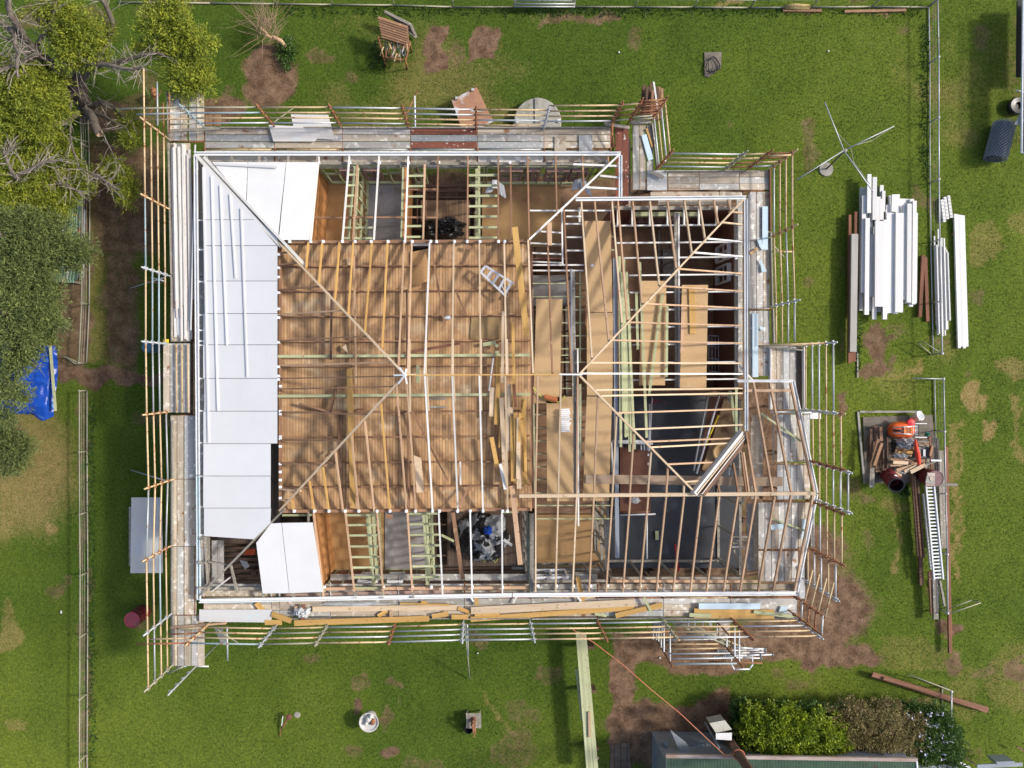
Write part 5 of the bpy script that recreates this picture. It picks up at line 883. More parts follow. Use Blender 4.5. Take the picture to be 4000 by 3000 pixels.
fence('grey pipe fence down the right side with coiled wire', [(3663,-5),(3667,222),(3667,458),(3668,700),(3671,936),(3676,1177),(3681,1381)], .62, PIG)
fence('grey pipe fence down the right side beside the ladder', [(3686,1480),(3690,1686),(3694,1930),(3701,2166),(3702,2396)], .62, PIG)
fence('short grey pipe fence at the lower right behind the rusty beam', [(3717,2702),(3716,2830),(3716,2945)], .62, PIG)
ft = thing('pipe_fence', 'mossy pipe fence along the top edge of the yard', 'fence', P(2000,20,0), 'low pipe fences round the yard')
pts = [(460,8),(820,12),(1080,15),(1300,18),(1540,20),(1770,27),(2010,27),(2240,26),(2480,27),(2710,28),(2930,30),(3170,28),(3405,26),(3628,28)]
for k in range(len(pts)-1): pipe('bottom_rail', P(*pts[k],.05), P(*pts[k+1],.05), .03, PIO, ft)
for q in pts[2:]: w_ = P(*q,.05); pipe('post', (w_.x,w_.y,0), (w_.x,w_.y,.64), .026, PIO, ft)
for k in range(2, len(pts)-1): a = P(*pts[k],0); b_ = P(*pts[k+1],0); pipe('top_rail', (a.x,a.y,.62), (b_.x,b_.y,.62), .026, PIG, ft)
gt = thing('metal_gate', 'grey barred metal gate lying at the top edge', 'gate', P(2130,10,0))
for y in (-18,2,15,26): pipe('bar', P(2010,y,.7-(y+18)*.008), P(2246,y,.7-(y+18)*.008), .03, PIG, gt)
for x in (2010,2246): pipe('bar', P(x+2,-22,.7), P(x-2,27,.3), .03, PIG, gt)
lg = tag(MB().tube([P(3066,28,.12),P(3105,26,.13),P(3160,27,.11)], [.10,.12,.09], 9).build('log', STW, smooth=True), 'weathered brown log by the top fence', 'log')
for a, b_, lb in (((3060,38),(3210,40),'old brown sleeper half buried by the top fence'),((3300,44),(3540,38),'long old sleeper further along the top fence')): board('sleeper', a, b_, .1, .1, .1, WB, lb, 'sleeper')
# open gates of the right fence: sagging wire frames
def gate(label, pts, mat=PIO):
    g_ = thing('wire_gate', label, 'gate', P(pts[0][0], pts[0][1], 0)); n_ = len(pts)
    for k in range(n_): a, b_ = pts[k], pts[(k+1) % n_]; pipe('frame_tube', P(*a[:2],a[2]), P(*b_[:2],b_[2]), .02, mat, g_)
    return g_
gate('open wire gate leaning at the end of the upper right fence', [(3681,1381,.55),(3605,1335,.6),(3585,1338,.1),(3640,1385,.05)])
gate('open wire gate swung out below the white ladder', [(3705,2398,.55),(3830,2355,.6),(3800,2343,.25),(3712,2375,.1)])
gate('bent wire gate beside the rusty beam', [(3715,2698,.6),(3548,2634,.65),(3600,2655,.1),(3690,2688,.08)]); gate('bent wire gate hanging off the left fence beside the path', [(308,1418,.55),(243,1387,.5),(262,1400,.1),(300,1425,.06)])
tag(pipe('fence_crossbar', P(3565,1478,.62), P(3690,1480,.62), .022, PIG), 'short grey crossbar at the head of the lower right fence', 'rail')
# red drum and grey sheet on the left lawn
dr = thing('steel_drum', 'faded dark red steel drum standing on the left lawn', 'drum', ground_px((515,2422),1.0)); w_ = P(515,2422,1.0)
MB().lathe((w_.x,w_.y,0), [(.28,0),(.29,.02),(.28,.04),(.28,.32),(.30,.34),(.28,.36),(.28,.64),(.30,.66),(.28,.68),(.28,.98),(.295,1.0)], 28).build('body', RDR, dr, smooth=True); MB().lathe((w_.x,w_.y,0), [(.295,1.0),(.285,1.01),(.27,.985),(0,.985)], 28).build('lid', PKR, dr); MB().lathe((w_.x+.1,w_.y-.15,.985), [(.03,0),(.03,.02),(0,.02)], 8).build('bung', RUS, dr)
sheet('cement_sheet', [(513,1943),(632,1943),(636,2238),(509,2239)], .55, .012, FIB, 'large grey sheet standing low on the grass under the left scaffold', 'sheet')
tag(MB().box(P(520,2090,.25),(.1,2.2,.5)).box(P(620,2090,.25),(.1,2.2,.5)).box(P(570,2090,.3),(.9,.1,.06)).build('trestle_bearer', WG), 'grey timber bearers under the large grey sheet', 'bearers')
# corrugated sheets under the left trees
def corr(name, o, u, v, n, amp, mat, parent=None, m_=6):
    """corrugated sheet: origin o, width vector u (ribs counted by n), length vector v"""
    o, u, v = Vector(o), Vector(u), Vector(v); nz = u.cross(v).normalized(); nz = nz if nz.z > 0 else -nz; vs = []; fs = []; K = n*6
    for i in range(K+1):
        for j in range(m_+1): vs.append(o+u*(i/K)+v*(j/m_)+nz*(amp*math.sin(2*math.pi*i*n/K)))
    for i in range(K):
        for j in range(m_): a = i*(m_+1)+j; fs.append((a, a+1, a+m_+2, a+m_+1))
    return MB().add(vs, fs).build(name, mat, parent, smooth=True)
for k, (x0, y0, x1, y1, L_, z) in enumerate(((245,735,330,735,330,.28),(228,830,305,834,170,.42),(205,900,300,905,200,.34),(202,1040,312,1050,45,.36))):
    a = P(x0,y0,z); b_ = P(x1,y1,z+.02); c = P(x0-8,y0+L_,z-.06); tag(corr('corrugated_sheet', a, b_-a, c-a, 9, .02, RFO), ['green and rust corrugated sheet at the top of the stack under the trees','rust streaked corrugated sheet lying second in the stack','mossy green corrugated sheet in the middle of the stack','dark green sheet end at the bottom of the stack'][k], 'roofing sheet')
for k in range(4): board('stack_bearer', (314+k*5,800+k*6), (308+k*5,1085), .22+.03*k, .05, .05, PIG if k % 2 else WG, 'weathered batten along the edge of the corrugated stack', 'batten', 'battens beside the corrugated stack')
board('stack_bearer', (210,1092), (310,1104), .15, .08, .08, WG, 'grey bearer under the lower end of the corrugated sheets', 'bearer')
# blue tarpaulin
pp = []; fs = []; nI, nJ = 44, 44
for i in range(nI):
    for j in range(nJ):
        u, v = i/(nI-1), j/(nJ-1); px = -60+u*(278+8*math.sin(v*5)); py = 1350+v*(275+16*math.sin(u*9)*u); py += 0
        if py > 1620: py -= 6*math.sin(u*21)
        z = .35*(1-max(abs(u-.45)*1.9-.35, 0)**2*1.2)*min(1, (1-v)*7)*min(1, (1-u)*9)+.10*abs(noise.noise(Vector((u*6,v*7,2))))+.05*abs(noise.noise(Vector((u*19,v*8,5)))); pp.append(P(px, py, max(.015, z)))
for i in range(nI-1):
    for j in range(nJ-1): a = i*nJ+j; fs.append((a, a+1, a+nJ+1, a+nJ))
tag(MB().add(pp, fs).build('tarpaulin', BLT, smooth=True), 'bright blue tarpaulin spread under the left trees', 'tarpaulin')
board('tarp_batten', (195,1350), (215,1605), .42, .09, .05, WT, 'pale batten weighing down the right edge of the blue tarpaulin', 'batten')
for a, b_, w_, lb in (((200,1830),(300,1800),.0,''),): pass
# pallets and the crate of short pipes at the top
def pallet(label, q, z0, z1, mat):
    """q: four px corners (tl, tr, br, bl); z0 lower edge, z1 upper edge"""
    pl = thing('pallet', label, 'pallet', P(*q[3], 0)); A, B_, Cc, Dd = P(*q[0],z1), P(*q[1],z1), P(*q[2],z0), P(*q[3],z0)
    for k in range(8): f = k/7; beam('slat', A.lerp(Dd,f), B_.lerp(Cc,f), .095, .022, mat, pl)
    for k in range(3): f = .03+k*.47; beam('stringer', A.lerp(B_,f)-Vector((0,0,.03)), Dd.lerp(Cc,f)-Vector((0,0,.03)), .05, .09, mat, pl)
    for k in (0,3,7): f = k/7; beam('lower_slat', A.lerp(Dd,f)-Vector((0,0,.13)), B_.lerp(Cc,f)-Vector((0,0,.13)), .095, .022, mat, pl)
pallet('brown timber pallet leaning over the crate of pipes', [t10(1055,150), t10(1310,235), t10(1322,385), t10(1085,310)], .95, 1.15, WB); pallet('darker pallet propped behind the first one', [t10(1110,95), t10(1345,215), t10(1385,310), t10(1300,240)], .3, .8, WG)
cr = thing('steel_stillage', 'rusty steel crate full of scaffold couplers and short pipes', 'crate', P(1536,205,0))
cq = [t10(1060,330), t10(1330,370), t10(1290,520), t10(1100,490)]
for z in (.15,.85):
    for k in range(4): pipe('crate_rail', P(*cq[k],z), P(*cq[(k+1) % 4],z), .025, PIR, cr)
for q in cq: w_ = P(*q,.85); pipe('crate_post', (w_.x,w_.y,0), (w_.x,w_.y,.95), .03, PIR, cr)
for k in range(34):
    f = rnd(.05,.95); g_ = rnd(.1,.95); x = 1065+255*f; y = 360+170*g_*(1-.3*abs(f-.5)); a = rnd(-.6,.6)+1.5
    c = P(*t10(x,y),rnd(.5,.95)); d = Vector((math.cos(a), math.sin(a), rnd(-.5,.5)))*.16; tag(pipe('short_pipe', c-d, c+d, .025, random.choice([PIR,PIR,PIG,PIO,PIY])), 'short rusty scaffold pipe sticking out of the steel crate', 'pipe', 'short pipes in the steel crate')
# rusty sheet, concrete slab and hose, round lid
rs = thing('rusty_steel_sheet', 'rusty grey steel sheet with lugs leaning by the top scaffold', 'steel sheet', P(1830,420,0)); slab('plate', [P(*t10(*q), z) for q, z in (((1688,862),.55),((1908,752),.55),((2050,1050),.35),((1800,1180),.35))], .02, RUS, rs)
for q in ((1733,848),(1873,775)): MB().box(P(*t10(*q),.6),(.1,.1,.07)).build('lug', PIG, rs)
hs = tag(slab('concrete_slab', [P(*t20(*q), .04) for q in ((1662,452),(1812,448),(1805,590),(1700,665),(1665,660))], .05, CNW), 'small weathered concrete slab in the right lawn', 'slab')
tag(MB().tube([P(2783+(26+5*math.sin(i*1.3))*math.cos(i*.42)*(.7 if i > 30 else 1), 254+(30+6*math.cos(i*.9))*math.sin(i*.42), .08+.002*i) for i in range(52)], .012, 6).build('hose_coil', BKM), 'black hose coiled on the small concrete slab', 'hose')
ct = thing('tank_cover', 'round concrete tank lid partly under the top scaffold', 'tank lid', P(2098,470,0)); w_ = P(2100,475,.35)
MB().lathe((w_.x,w_.y,0), [(.90,0),(.90,.33),(.87,.36),(0,.37)], 40).build('disc', CON, ct); beam('crossbar', P(*t20(222,845),.42), P(*t20(222,1060),.42), .21, .05, CON, ct)
for q in ((45,1048),(402,1048)): MB().lathe(P(*t20(*q),.37), [(.07,0),(.07,.05),(0,.06)], 10).build('plug', WHP, ct)
# brick-like bundle of old timbers by the notch
for k in range(15):
    x = 1135+k*12+rnd(-4,4); y0 = rnd(715,790); board('old_batten', t20(x,y0), t20(x-25+k*1.5,1040+rnd(-30,0)), 1.1+.12*(k % 4), .085, .05, random.choice([WD,WB,RSB,WB]), 'old red brown batten in the upright bundle by the notch', 'batten', 'old battens by the notch')
board('white_batten', t20(1225,705), t20(1262,960), 1.75, .06, .05, WWP, 'single white batten standing in the bundle of old battens', 'batten')
heap('rust_scrap', (610,370), 16, 32, .5, PIR, 'small pile of rusty couplers by the upper left deck', 'scrap', .3, 14, 16)
# rotary clothes line
cl = thing('clothes_line', 'old rotary clothes line with four tilted grey arms', 'clothes line', P(3226,662,0)); hub = P(3300,590,1.8)
MB().lathe((P(3226,662,0)), [(.28,0),(.26,.05),(0,.06)], 14).build('footing', CON, cl); pipe('pole', P(3226,662,0), hub, .03, BAR, cl)
for q, c in ((t30(245,1555),t30(655,1300)),(t30(1090,1090),t30(655,1300)),(t30(490,885),t30(655,1300)),(t30(910,1659),t30(655,1300))): pipe('arm', P(*c,1.85), P(*q,1.9), .022, PIG, cl)
MB().tube([P(*t30(520,960),1.9),P(*t30(600,1150),1.6),P(*t30(712,1265),1.7),P(*t30(740,1400),1.6),P(*t30(880,1590),1.85)], .012).build('slack_line', PIO, cl); MB().tube([P(*t30(715,1265),1.8),P(*t30(900,1215),1.7),P(*t30(1080,1095),1.88)], .012).build('slack_line', PIO, cl); MB().lathe(hub, [(.05,-.1),(.06,.08),(0,.1)], 10).build('hub', CON, cl)
# white beams and other timbers on the right lawn
WBm = [(812,30,-40,1025,0),(832,36,30,870,2),(862,40,225,1060,3),(878,36,-155,180,3),(905,38,365,905,2),(925,38,-130,240,3),(964,74,250,990,4),(930,40,300,1100,1),(1018,38,240,1100,3),(985,34,60,240,2),(848,36,-40,300,1),(890,36,60,1028,0),(957,38,40,250,2),(1060,72,180,1045,2),(1040,34,110,300,1),(1090,36,20,170,2),(1122,38,20,300,1),(1140,72,180,1040,3),(1185,36,110,930,2),(1225,40,100,955,3),(1245,36,60,990,1),(1270,34,75,970,2),(1285,22,180,960,1),(1105,36,780,1052,1),(1035,36,150,1058,1),(1165,60,60,500,0),(1062,36,30,800,0),(970,36,300,1035,0),(1210,44,300,968,0),(1002,30,-10,170,1),(985,34,-60,160,0),(1190,100,58,130,0)]
for x, wd, y0, y1, l_ in WBm: board('white_beam', t31(x,y0), t31(x+rnd(-5,1)-.008*(y1-y0),y1), .16+.10*l_+rnd(0,.015), wd/2.212*.0091, .095, WWF, 'white painted timber in the big loose pile on the right lawn', 'timber', 'white beams piled on the right lawn')
board('grey_beam', t31(752,362), t31(738,1380), .48, .245, .12, M('silver_grey_timber',(.48,.46,.43),(.36,.34,.31),5,10), 'broad silver grey beam left of the big white pile', 'beam')
for k, (x0,y0,x1,y1) in enumerate(((760,170,748,1465),(710,195,706,1480),(735,420,728,1468))): board('brown_beam', t31(x0,y0), t31(x1,y1), .30, .1, .1, RSB, 'red brown beam poking out from beneath the broad grey beam', 'beam', 'brown beams under the grey beam')
board('brown_beam', t31(1345,545), t31(1315,1078), .14, .13, .08, RSB, 'short red brown beam right of the big white pile, leaning left', 'beam'); board('brown_beam', t31(1362,560), t31(1383,1118), .12, .12, .08, RSB, 'longer red brown beam right of the big white pile, leaning right', 'beam')
for k in range(12): x = 1440+k*10.5; y0 = [380,460,455,320,470,420,395,470,400,480,500,520][k]; y1 = [1150,1235,1225,1190,1240,1245,1180,1240,1190,1185,1110,1110][k]; board('white_pole', t31(x,y0), t31(x+20,y1), .12+.05*(k % 3), .045, .045, WWF, ORD[k]+' from the left of the thin white lengths beside the right fence', 'timber', 'thin white lengths beside the right fence')
for k in range(4): board('white_plank', t31(1622+k*22,190+k*4), t31(1655+k*22,1350-(k % 2)*15), .15, .105, .09, WWF, ORD[k]+' from the left of the four white planks at the far right', 'plank', 'four white planks on the far right')
for x in (1595,1618,1632): board('timber_chock', t31(x,365 if x < 1600 else 810 if x < 1625 else 1245), t31(x+18,366 if x < 1600 else 812 if x < 1625 else 1246), .08, .1, .08, WB, 'brown chock under the four white planks', 'chock', 'chocks under the four planks')
for k in range(3):
    b_ = thing('perforated_block', ORD[k]+' from the left of the white perforated blocks beyond the right fence', 'block', P(*t31(1515+k*30,150),0), 'perforated blocks beyond the right fence'); a = t31([1505,1530,1562][k],[65,42,30][k]); c = t31([1528,1555,1588][k],[258,232,222][k]); beam('strip', P(*a,.16), P(*c,.16), .10, .12, WWF, b_)
    for j in range(6): f = (j+.6)/6.2; x = a[0]+(c[0]-a[0])*f; y = a[1]+(c[1]-a[1])*f; MB().box(P(x,y,.163),(.05,.03,.008)).build('slot', PIO, b_)
board('grey_strip', t31(775,1380), t31(777,1605), .05, .05, .03, CON, 'thin grey strip lying in the grass by the grey beam', 'strip')
# mesh roll and trailer at the top right edge
mr = thing('wire_mesh_roll', 'large roll of blue grey wire mesh lying on the grass', 'mesh roll', P(3905,545,0)); a = P(3925,480,.42); b_ = P(3888,622,.42); R = frame(a,b_).to_3x3(); Lr = (b_-a).length
MW = M('mesh_wire', (.28,.32,.38), (.18,.21,.26), 6, 1, metal=.3, rough=.5)
for s_ in (1,-1):
    for ring, rr in ((0,.39),(1,.33)):
        m = MB(); K = 20
        for i in range(K): m.tube([a+R @ Vector((Lr*t/12, rr*math.cos(2*math.pi*i/K+s_*t*.28), rr*math.sin(2*math.pi*i/K+s_*t*.28))) for t in range(13)], .009, 4, False)
        m.build('mesh_layer', MW, mr)
MB().tube([a+Vector((0,0,-.05)), b_+Vector((0,0,-.05))], .27, 14).build('mesh_core', M('dark_mesh_core',(.07,.085,.11),(.04,.05,.07),14,1), mr)
tl = thing('trailer', 'pale trailer frame at the top right edge with a spare wheel', 'trailer', P(3985,430,0))
for k in range(2): pipe('frame_rail', P(3996+k*30,0,1.2), P(3990+k*30,598,1.2), .035, WHM, tl)
for y in (120,240,360,470,597): pipe('cross_rail', P(3992,y,1.2), P(4050,y+2,1.2), .03, WHM, tl)
slab('mudguard', [P(3963,486,.9),P(3992,430,.9),P(3996,490,.9)], .03, ALU, tl); slab('mudguard', [P(3990,58,.9),P(4010,30,.9),P(4010,60,.9)], .03, ALU, tl); MB().lathe(P(3972,415,.18), [(0,.02),(.13,.02),(.13,-.1),(.30,-.12),(.34,-.06),(.34,.06),(.30,.12),(.13,.1),(.12,0)], 26).build('wheel', BKM, tl); pipe('bracket', P(3967,353,1.0), P(3996,358,1.1), .025, WHM, tl)
slab('trailer_bed', [P(*q,1.1) for q in ((4002,0),(4080,0),(4080,590),(3999,590))], .06, STE, tl)
slab('trailer_shade_slab', [P(*q,.75) for q in ((3975,0),(4080,0),(4080,300),(3972,300))], .06, M('trailer_shade_black',(.03,.03,.03)), tl)  # near-black slab put in for the dark shadow under the trailer edge
# ---- concrete pad with rubbish, barrow, drums ----
tag(slab('concrete_pad', [P(*t32(*q), .06) for q in ((822,285),(1420,268),(1475,850),(840,858))], .10, CNW), 'stained concrete pad under the rubbish pile', 'concrete pad')
for a, b_, lb in ((t32(780,240), t32(835,860), 'left kerb of the old tank stand'), (t32(795,240), t32(1330,240), 'upper kerb of the old tank stand')): board('edging', a, b_, .06, .08, .06, CON, lb, 'edging')
c5 = T(3350,1580,2.72)
db = thing('steel_drum', 'open black and red steel drum tipped at the front of the rubbish pad', 'drum', P(3462,1860,0)); ax = (P(*c5(405,848),.92)-P(*c5(320,745),.2)).normalized(); R = ax.to_track_quat('Z','Y').to_matrix(); o_ = P(*c5(318,742),.22)
MB().lathe(o_, [(.27,0),(.28,.02),(.27,.28),(.285,.3),(.27,.32),(.27,.58),(.285,.6),(.27,.62),(.28,.86),(.27,.87),(.255,.86),(.255,.04),(0,.03)], 28, R).build('body', RDR, db, smooth=True); MB().lathe(o_, [(.25,.5),(.251,.86)], 28, R).build('dark_inside', BKM, db); MB().lathe(o_, [(.286,.83),(.288,.875),(.25,.875),(.248,.83)], 28, R).build('rim', BKM, db); slab('white_label', [P(*c5(*q),.93) for q in ((388,750),(410,745),(468,795),(440,790))], .01, WHP, db)  # black sleeve stands in for the dark inside of the open drum
d2 = thing('steel_drum', 'dark red drum with bricks on its lid behind the ladder', 'drum', P(3630,1862,0)); w_ = P(*c5(830,785),.9); MB().lathe((w_.x,w_.y,0), [(.28,0),(.28,.3),(.295,.32),(.28,.34),(.28,.6),(.295,.62),(.28,.64),(.28,.88),(.295,.9)], 28).build('body', RDR, d2, smooth=True); MB().lathe((w_.x,w_.y,0), [(.295,.9),(.27,.88),(0,.88)], 28).build('lid', M('pinkish_rust_lid',(.22,.13,.13),(.14,.08,.08)), d2)
for q, m_, lb in ((((742,725),(825,728),(822,760),(745,755)),M('pale_paver',(.5,.42,.37)),'pale brick at the back of the drum lid'),(((738,755),(825,760),(820,850),(722,835)),CON,'grey paver lying on the drum lid'),(((765,765),(800,765),(812,790),(785,820),(765,790)),M('cream_tile',(.62,.5,.42)),'cream tile on the grey paver'),(((728,840),(820,850),(815,868),(722,865)),M('pink_brick',(.5,.36,.33)),'pink brick at the front of the drum lid')): sheet('brick', [c5(*p) for p in q], .97 if 'cream' in lb else .95-(.01 if 'pale' in lb or 'pink' in lb else 0), .05, m_, lb, 'brick')
bn = thing('white_bucket', 'white plastic bucket lying open at the top of the rubbish pad', 'bucket', P(*c5(600,145),0)); ax = Vector((.35,.35,.87)); R = ax.to_track_quat('Z','Y').to_matrix(); MB().lathe(P(*c5(578,150),.1), [(0,0),(.13,0),(.17,.36),(.19,.38),(.165,.385),(.13,.02),(0,.015)], 24, R).build('body', WHP, bn, smooth=True)
for k in range(4): MB().box(P(*c5(650+(k % 2)*4,118+k*15),.5),(.05,.03,.03)).build('lug', WHP, bn)
tag(MB().lathe(P(*c5(568,198),.62), [(0,.03),(.14,.02),(.17,-.02),(.16,-.04)], 20).build('red_dish', RED), 'bright red plastic dish beside the white bucket', 'dish')
wb = thing('wheelbarrow', 'upturned orange wheelbarrow with its wheel in the air', 'wheelbarrow', P(*c5(470,275),0))
vs = []; fs = []; K = 24
prof = [(1.0,.25),(1.0,.3),(.93,.42),(.72,.62),(.35,.68),(0,.69)]
for s_, z in prof:
    for k in range(K):
        a = 2*math.pi*k/K; ex = .57 if math.cos(a) < 0 else .50; q = P(*c5(475,270),z); vs.append((q.x+ex*s_*math.copysign(abs(math.cos(a))**.75, math.cos(a)), q.y+.32*s_*math.copysign(abs(math.sin(a))**.75, math.sin(a)), z))
for i in range(len(prof)-1):
    for k in range(K): fs.append((i*K+k, i*K+(k+1) % K, (i+1)*K+(k+1) % K, (i+1)*K+k))
MB().add(vs, fs).build('tray', ORG, wb, smooth=True)
MB().lathe(P(*c5(430,278),.88), [(.05,-.035),(.15,-.04),(.17,0),(.15,.04),(.05,.035)], 22, Matrix.Rotation(math.pi/2,3,'X')).build('wheel', BKM, wb)
for s_ in (-1,1):
    pipe('handle', P(*c5(378,275+s_*28),.8), P(*c5(635,275+s_*46),.85), .02, ALU, wb); pipe('leg', P(*c5(488,275+s_*35),.8), P(*c5(490,275+s_*38),1.05), .018, ALU, wb)
    beam('grip', P(*c5(615,275+s_*72),.6), P(*c5(738,275+s_*(72 if s_ < 0 else 76)),.6), .03, .03, WHM, wb)
slab('underside_plate', [P(*c5(*q),.75) for q in ((493,245),(575,248),(575,315),(493,310))], .03, M('light_orange',(.75,.25,.1)), wb)
for x in (590,612,628): pipe('cross_tube', P(*c5(x,235),.88), P(*c5(x+2,322),.88), .014, ALU, wb)
heap('silver_tarpaulin', c5(510,405), 50, 32, .35, SLV, 'crumpled silver tarpaulin on the rubbish pile', 'tarpaulin', .5, 31, 30); heap('silver_tarpaulin', c5(450,545), 42, 14, .22, SLV, 'narrow strip of silver sheet lower in the rubbish pile', 'tarpaulin', .5, 37, 24); heap('black_plastic', c5(365,430), 14, 38, .3, BKM, 'black plastic folds beside the silver tarpaulin', 'plastic', .35, 41, 18)
tag(MB().tube([P(*c5(x,y),.8) for x, y in ((615,370),(622,450),(640,540),(655,640))], [.03,.07,.09,.06], 10).build('orange_mesh', M('orange_barrier_mesh',(.75,.06,.02),(.35,.03,.02),30,1)), 'roll of orange red barrier mesh across the rubbish pile', 'barrier mesh')
heap('green_netting', c5(720,315), 16, 14, .2, GRP, 'tangle of green netting behind the wheelbarrow', 'netting', .3, 17, 14)
for k, (x0,y0,x1,y1,wd,m_) in enumerate(((195,225,190,500,.18,WD),(120,330,108,620,.06,WD),(145,260,140,700,.09,WD),(248,240,255,390,.11,WB),(225,370,160,610,.11,WB),(262,410,180,650,.11,WB),(240,490,205,720,.09,WB),(270,490,250,660,.10,WB),(290,480,285,700,.14,WD),(320,350,318,680,.05,WD),(155,680,158,830,.16,WG),(157,735,152,880,.18,WG),(200,690,262,715,.1,WB),
      (385,490,610,465,.10,WB),(435,512,590,508,.10,WY),(460,530,575,545,.07,WN),(350,580,500,600,.08,WB),(380,615,540,622,.12,WP),(500,585,640,635,.12,WN),(350,650,480,645,.06,WN),(415,700,610,645,.12,WN),(500,715,625,655,.12,WP),(565,720,720,640,.14,WP),(600,600,720,600,.12,WB),(750,580,725,680,.10,WG),(440,712,510,735,.05,WWP),(400,725,470,755,.1,WN),(770,350,790,690,.06,RSB),(800,440,775,545,.08,WB),(640,390,760,400,.05,WG),(640,410,770,425,.05,WB),(650,430,775,440,.05,WG),(680,375,780,345,.04,WD),(700,650,830,610,.05,WG),(655,450,660,560,.1,WG))):
    board('scrap_timber', c5(x0,y0), c5(x1,y1), .3+.06*(k % 6)+(.1 if k > 12 else 0), wd, .045, m_, 'old timber offcut in the rubbish pile on the concrete pad', 'timber', 'scrap timbers on the concrete pad')
sheet('old_motor', [c5(*q) for q in ((665,455),(765,455),(765,570),(665,570))], .5, .25, M('dark_grey_casting',(.12,.12,.12),(.05,.05,.05),9,1), 'dark grey metal casting among the rubbish', 'scrap metal')
sheet('white_can', [c5(*q) for q in ((698,478),(722,478),(722,550),(698,550))], .56, .05, PIG, 'small grey metal can on the dark casting', 'can')
# white ladder and long timbers beside the lower right fence
wl_ = thing('white_ladder', 'long white aluminium ladder lying beside the right fence', 'ladder', P(3655,2080,0)); A0, A1, B0, B1 = t32(1370,885), t33(1440,35), t32(1440,885), t33(1518,30)
for a, b_ in ((A0,A1),(B0,B1)): beam('rail', P(*a,.75), P(*b_,.6), .05, .08, WHM, wl_)
for k in range(27): f = (k+.4)/27; beam('rung', P(A0[0]+(A1[0]-A0[0])*f, A0[1]+(A1[1]-A0[1])*f, .71-.14*f), P(B0[0]+(B1[0]-B0[0])*f, B0[1]+(B1[1]-B0[1])*f, .71-.14*f), .055, .03, WHM, wl_)
for (x0,y0,x1,y1,z,wd,m_,lb) in ((1490,575,1525,1420,.45,.22,WG,'thick grey log post behind the white ladder'),(1545,540,1580,2330,.3,.12,RSB,'long rusty rail running along the lower right fence'),(1250,790,1300,1490,.3,.06,WB,'brown batten, leftmost beside the ladder'),(1270,800,1325,1500,.34,.06,WB,'brown batten, second beside the ladder'),(1295,820,1350,1500,.3,.07,WD,'dark batten, third beside the ladder'),
     (1345,950,1410,1600,.45,.04,ALU,'thin grey rail just left of the white ladder'),(1320,1490,1330,1740,.2,.15,WD,'broad dark board below the brown battens'),(1405,1620,1425,1990,.35,.14,WB,'squared brown post at the foot of the ladder'),(1445,1690,1455,2035,.4,.18,WG,'thick weathered post with an iron band at the ladder foot'),(1490,1700,1530,1920,.3,.07,WG,'short grey log right of the banded post'),(1430,870,1640,872,.85,.1,WG,'grey plank lying across the fence top'),(1470,470,1480,750,.5,.06,WG,'grey rail end beside the rubbish pad'),(1410,660,1500,662,.8,.06,ALU,'grey bracket arm at the rubbish pad corner')):
    board('long_timber', t32(x0,y0), t32(x1,y1), z, wd, .09, m_, lb, 'timber')
# ---- statues on the lower lawn ----
bb = thing('bird_bath', 'weathered white bird bath with a broken bowl', 'bird bath', P(1441,2822,0)); w_ = P(1441,2822,.55); MB().lathe((w_.x,w_.y,0), [(.22,0),(.2,.06),(.1,.12),(.08,.4),(.2,.46)], 20).build('pedestal', CON, bb)
GW = M('flaking_white_stone',(.66,.65,.62),(.50,.48,.45),4,1,spots=((.12,.11,.10),5,.60,.66)); MB().lathe((w_.x,w_.y,0), [(.2,.45),(.36,.52),(.37,.56),(.34,.56),(.28,.50),(.0,.47)], 28).build('bowl', GW, bb)
for dx, dy, r_ in ((-.02,.12,.13),(.08,.24,.1),(-.1,-.02,.09),(.12,.02,.12)): MB().lathe((w_.x+dx,w_.y+dy,.5), [(r_,0),(r_*.95,.08),(r_*.6,.15),(0,.17)], 12).build('ornament', GW if dx < .1 else RSS, bb, smooth=True)
st_ = thing('wooden_stool', 'grey slatted wooden stand with a rusty hand pump', 'stand', P(1850,2815,0)); 
for k in range(5): beam('slat', P(1826+k*12,2786,.4), P(1827+k*12,2845,.4), .105, .03, WG, st_)
for q in ((1824,2790),(1874,2790),(1824,2842),(1874,2842)): w_ = P(*q,.36); pipe('leg', (w_.x,w_.y,0), (w_.x,w_.y,.37), .03, WG, st_)
pm = thing('hand_pump', 'rusty red brown hand pump on the wooden stand', 'hand pump', P(1849,2815,.4)); MB().lathe(P(1849,2812,.4), [(.12,0),(.1,.04),(.07,.08),(.07,.32),(.1,.35),(.1,.4),(0,.42)], 16).build('body', RSS, pm, smooth=True); MB().tube([P(1849,2815,.75),P(1846,2835,.8),P(1850,2860,.6),P(1853,2880,.3)], [.035,.05,.03,.02]).build('handle', PIR, pm); MB().tube([P(1850,2822,.6),P(1856,2850,.62),P(1856,2868,.5)], .03).build('spout', PIR, pm)
tag(MB().lathe(P(1831,2838,.02), [(.15,0),(.17,.25),(.155,.25),(.14,.02),(0,.02)], 20).build('black_bucket', BKM), 'black bucket beside the wooden stand', 'bucket')
sv = thing('garden_ornament', 'small rusty shovel shaped ornament on the lower lawn', 'ornament', P(1115,2820,0)); MB().lathe(P(1128,2802,.35), [(0,.03),(.11,.0),(.12,-.03),(0,-.04)], 16).build('disc_head', RSS, sv); MB().tube([P(1122,2808,.33),P(1108,2835,.2),P(1096,2850,.1),P(1093,2880,.02)], [.03,.045,.02,.012]).build('stem', PIR, sv); beam('white_strip', P(1105,2798,.3), P(1100,2835,.3), .025, .03, WHM, sv)
tag(MB().lathe(P(1161,2792,0), [(.13,0),(.11,.03),(0,.04)], 12).build('stone', CON), 'small flat grey stone beside the shovel ornament', 'stone')
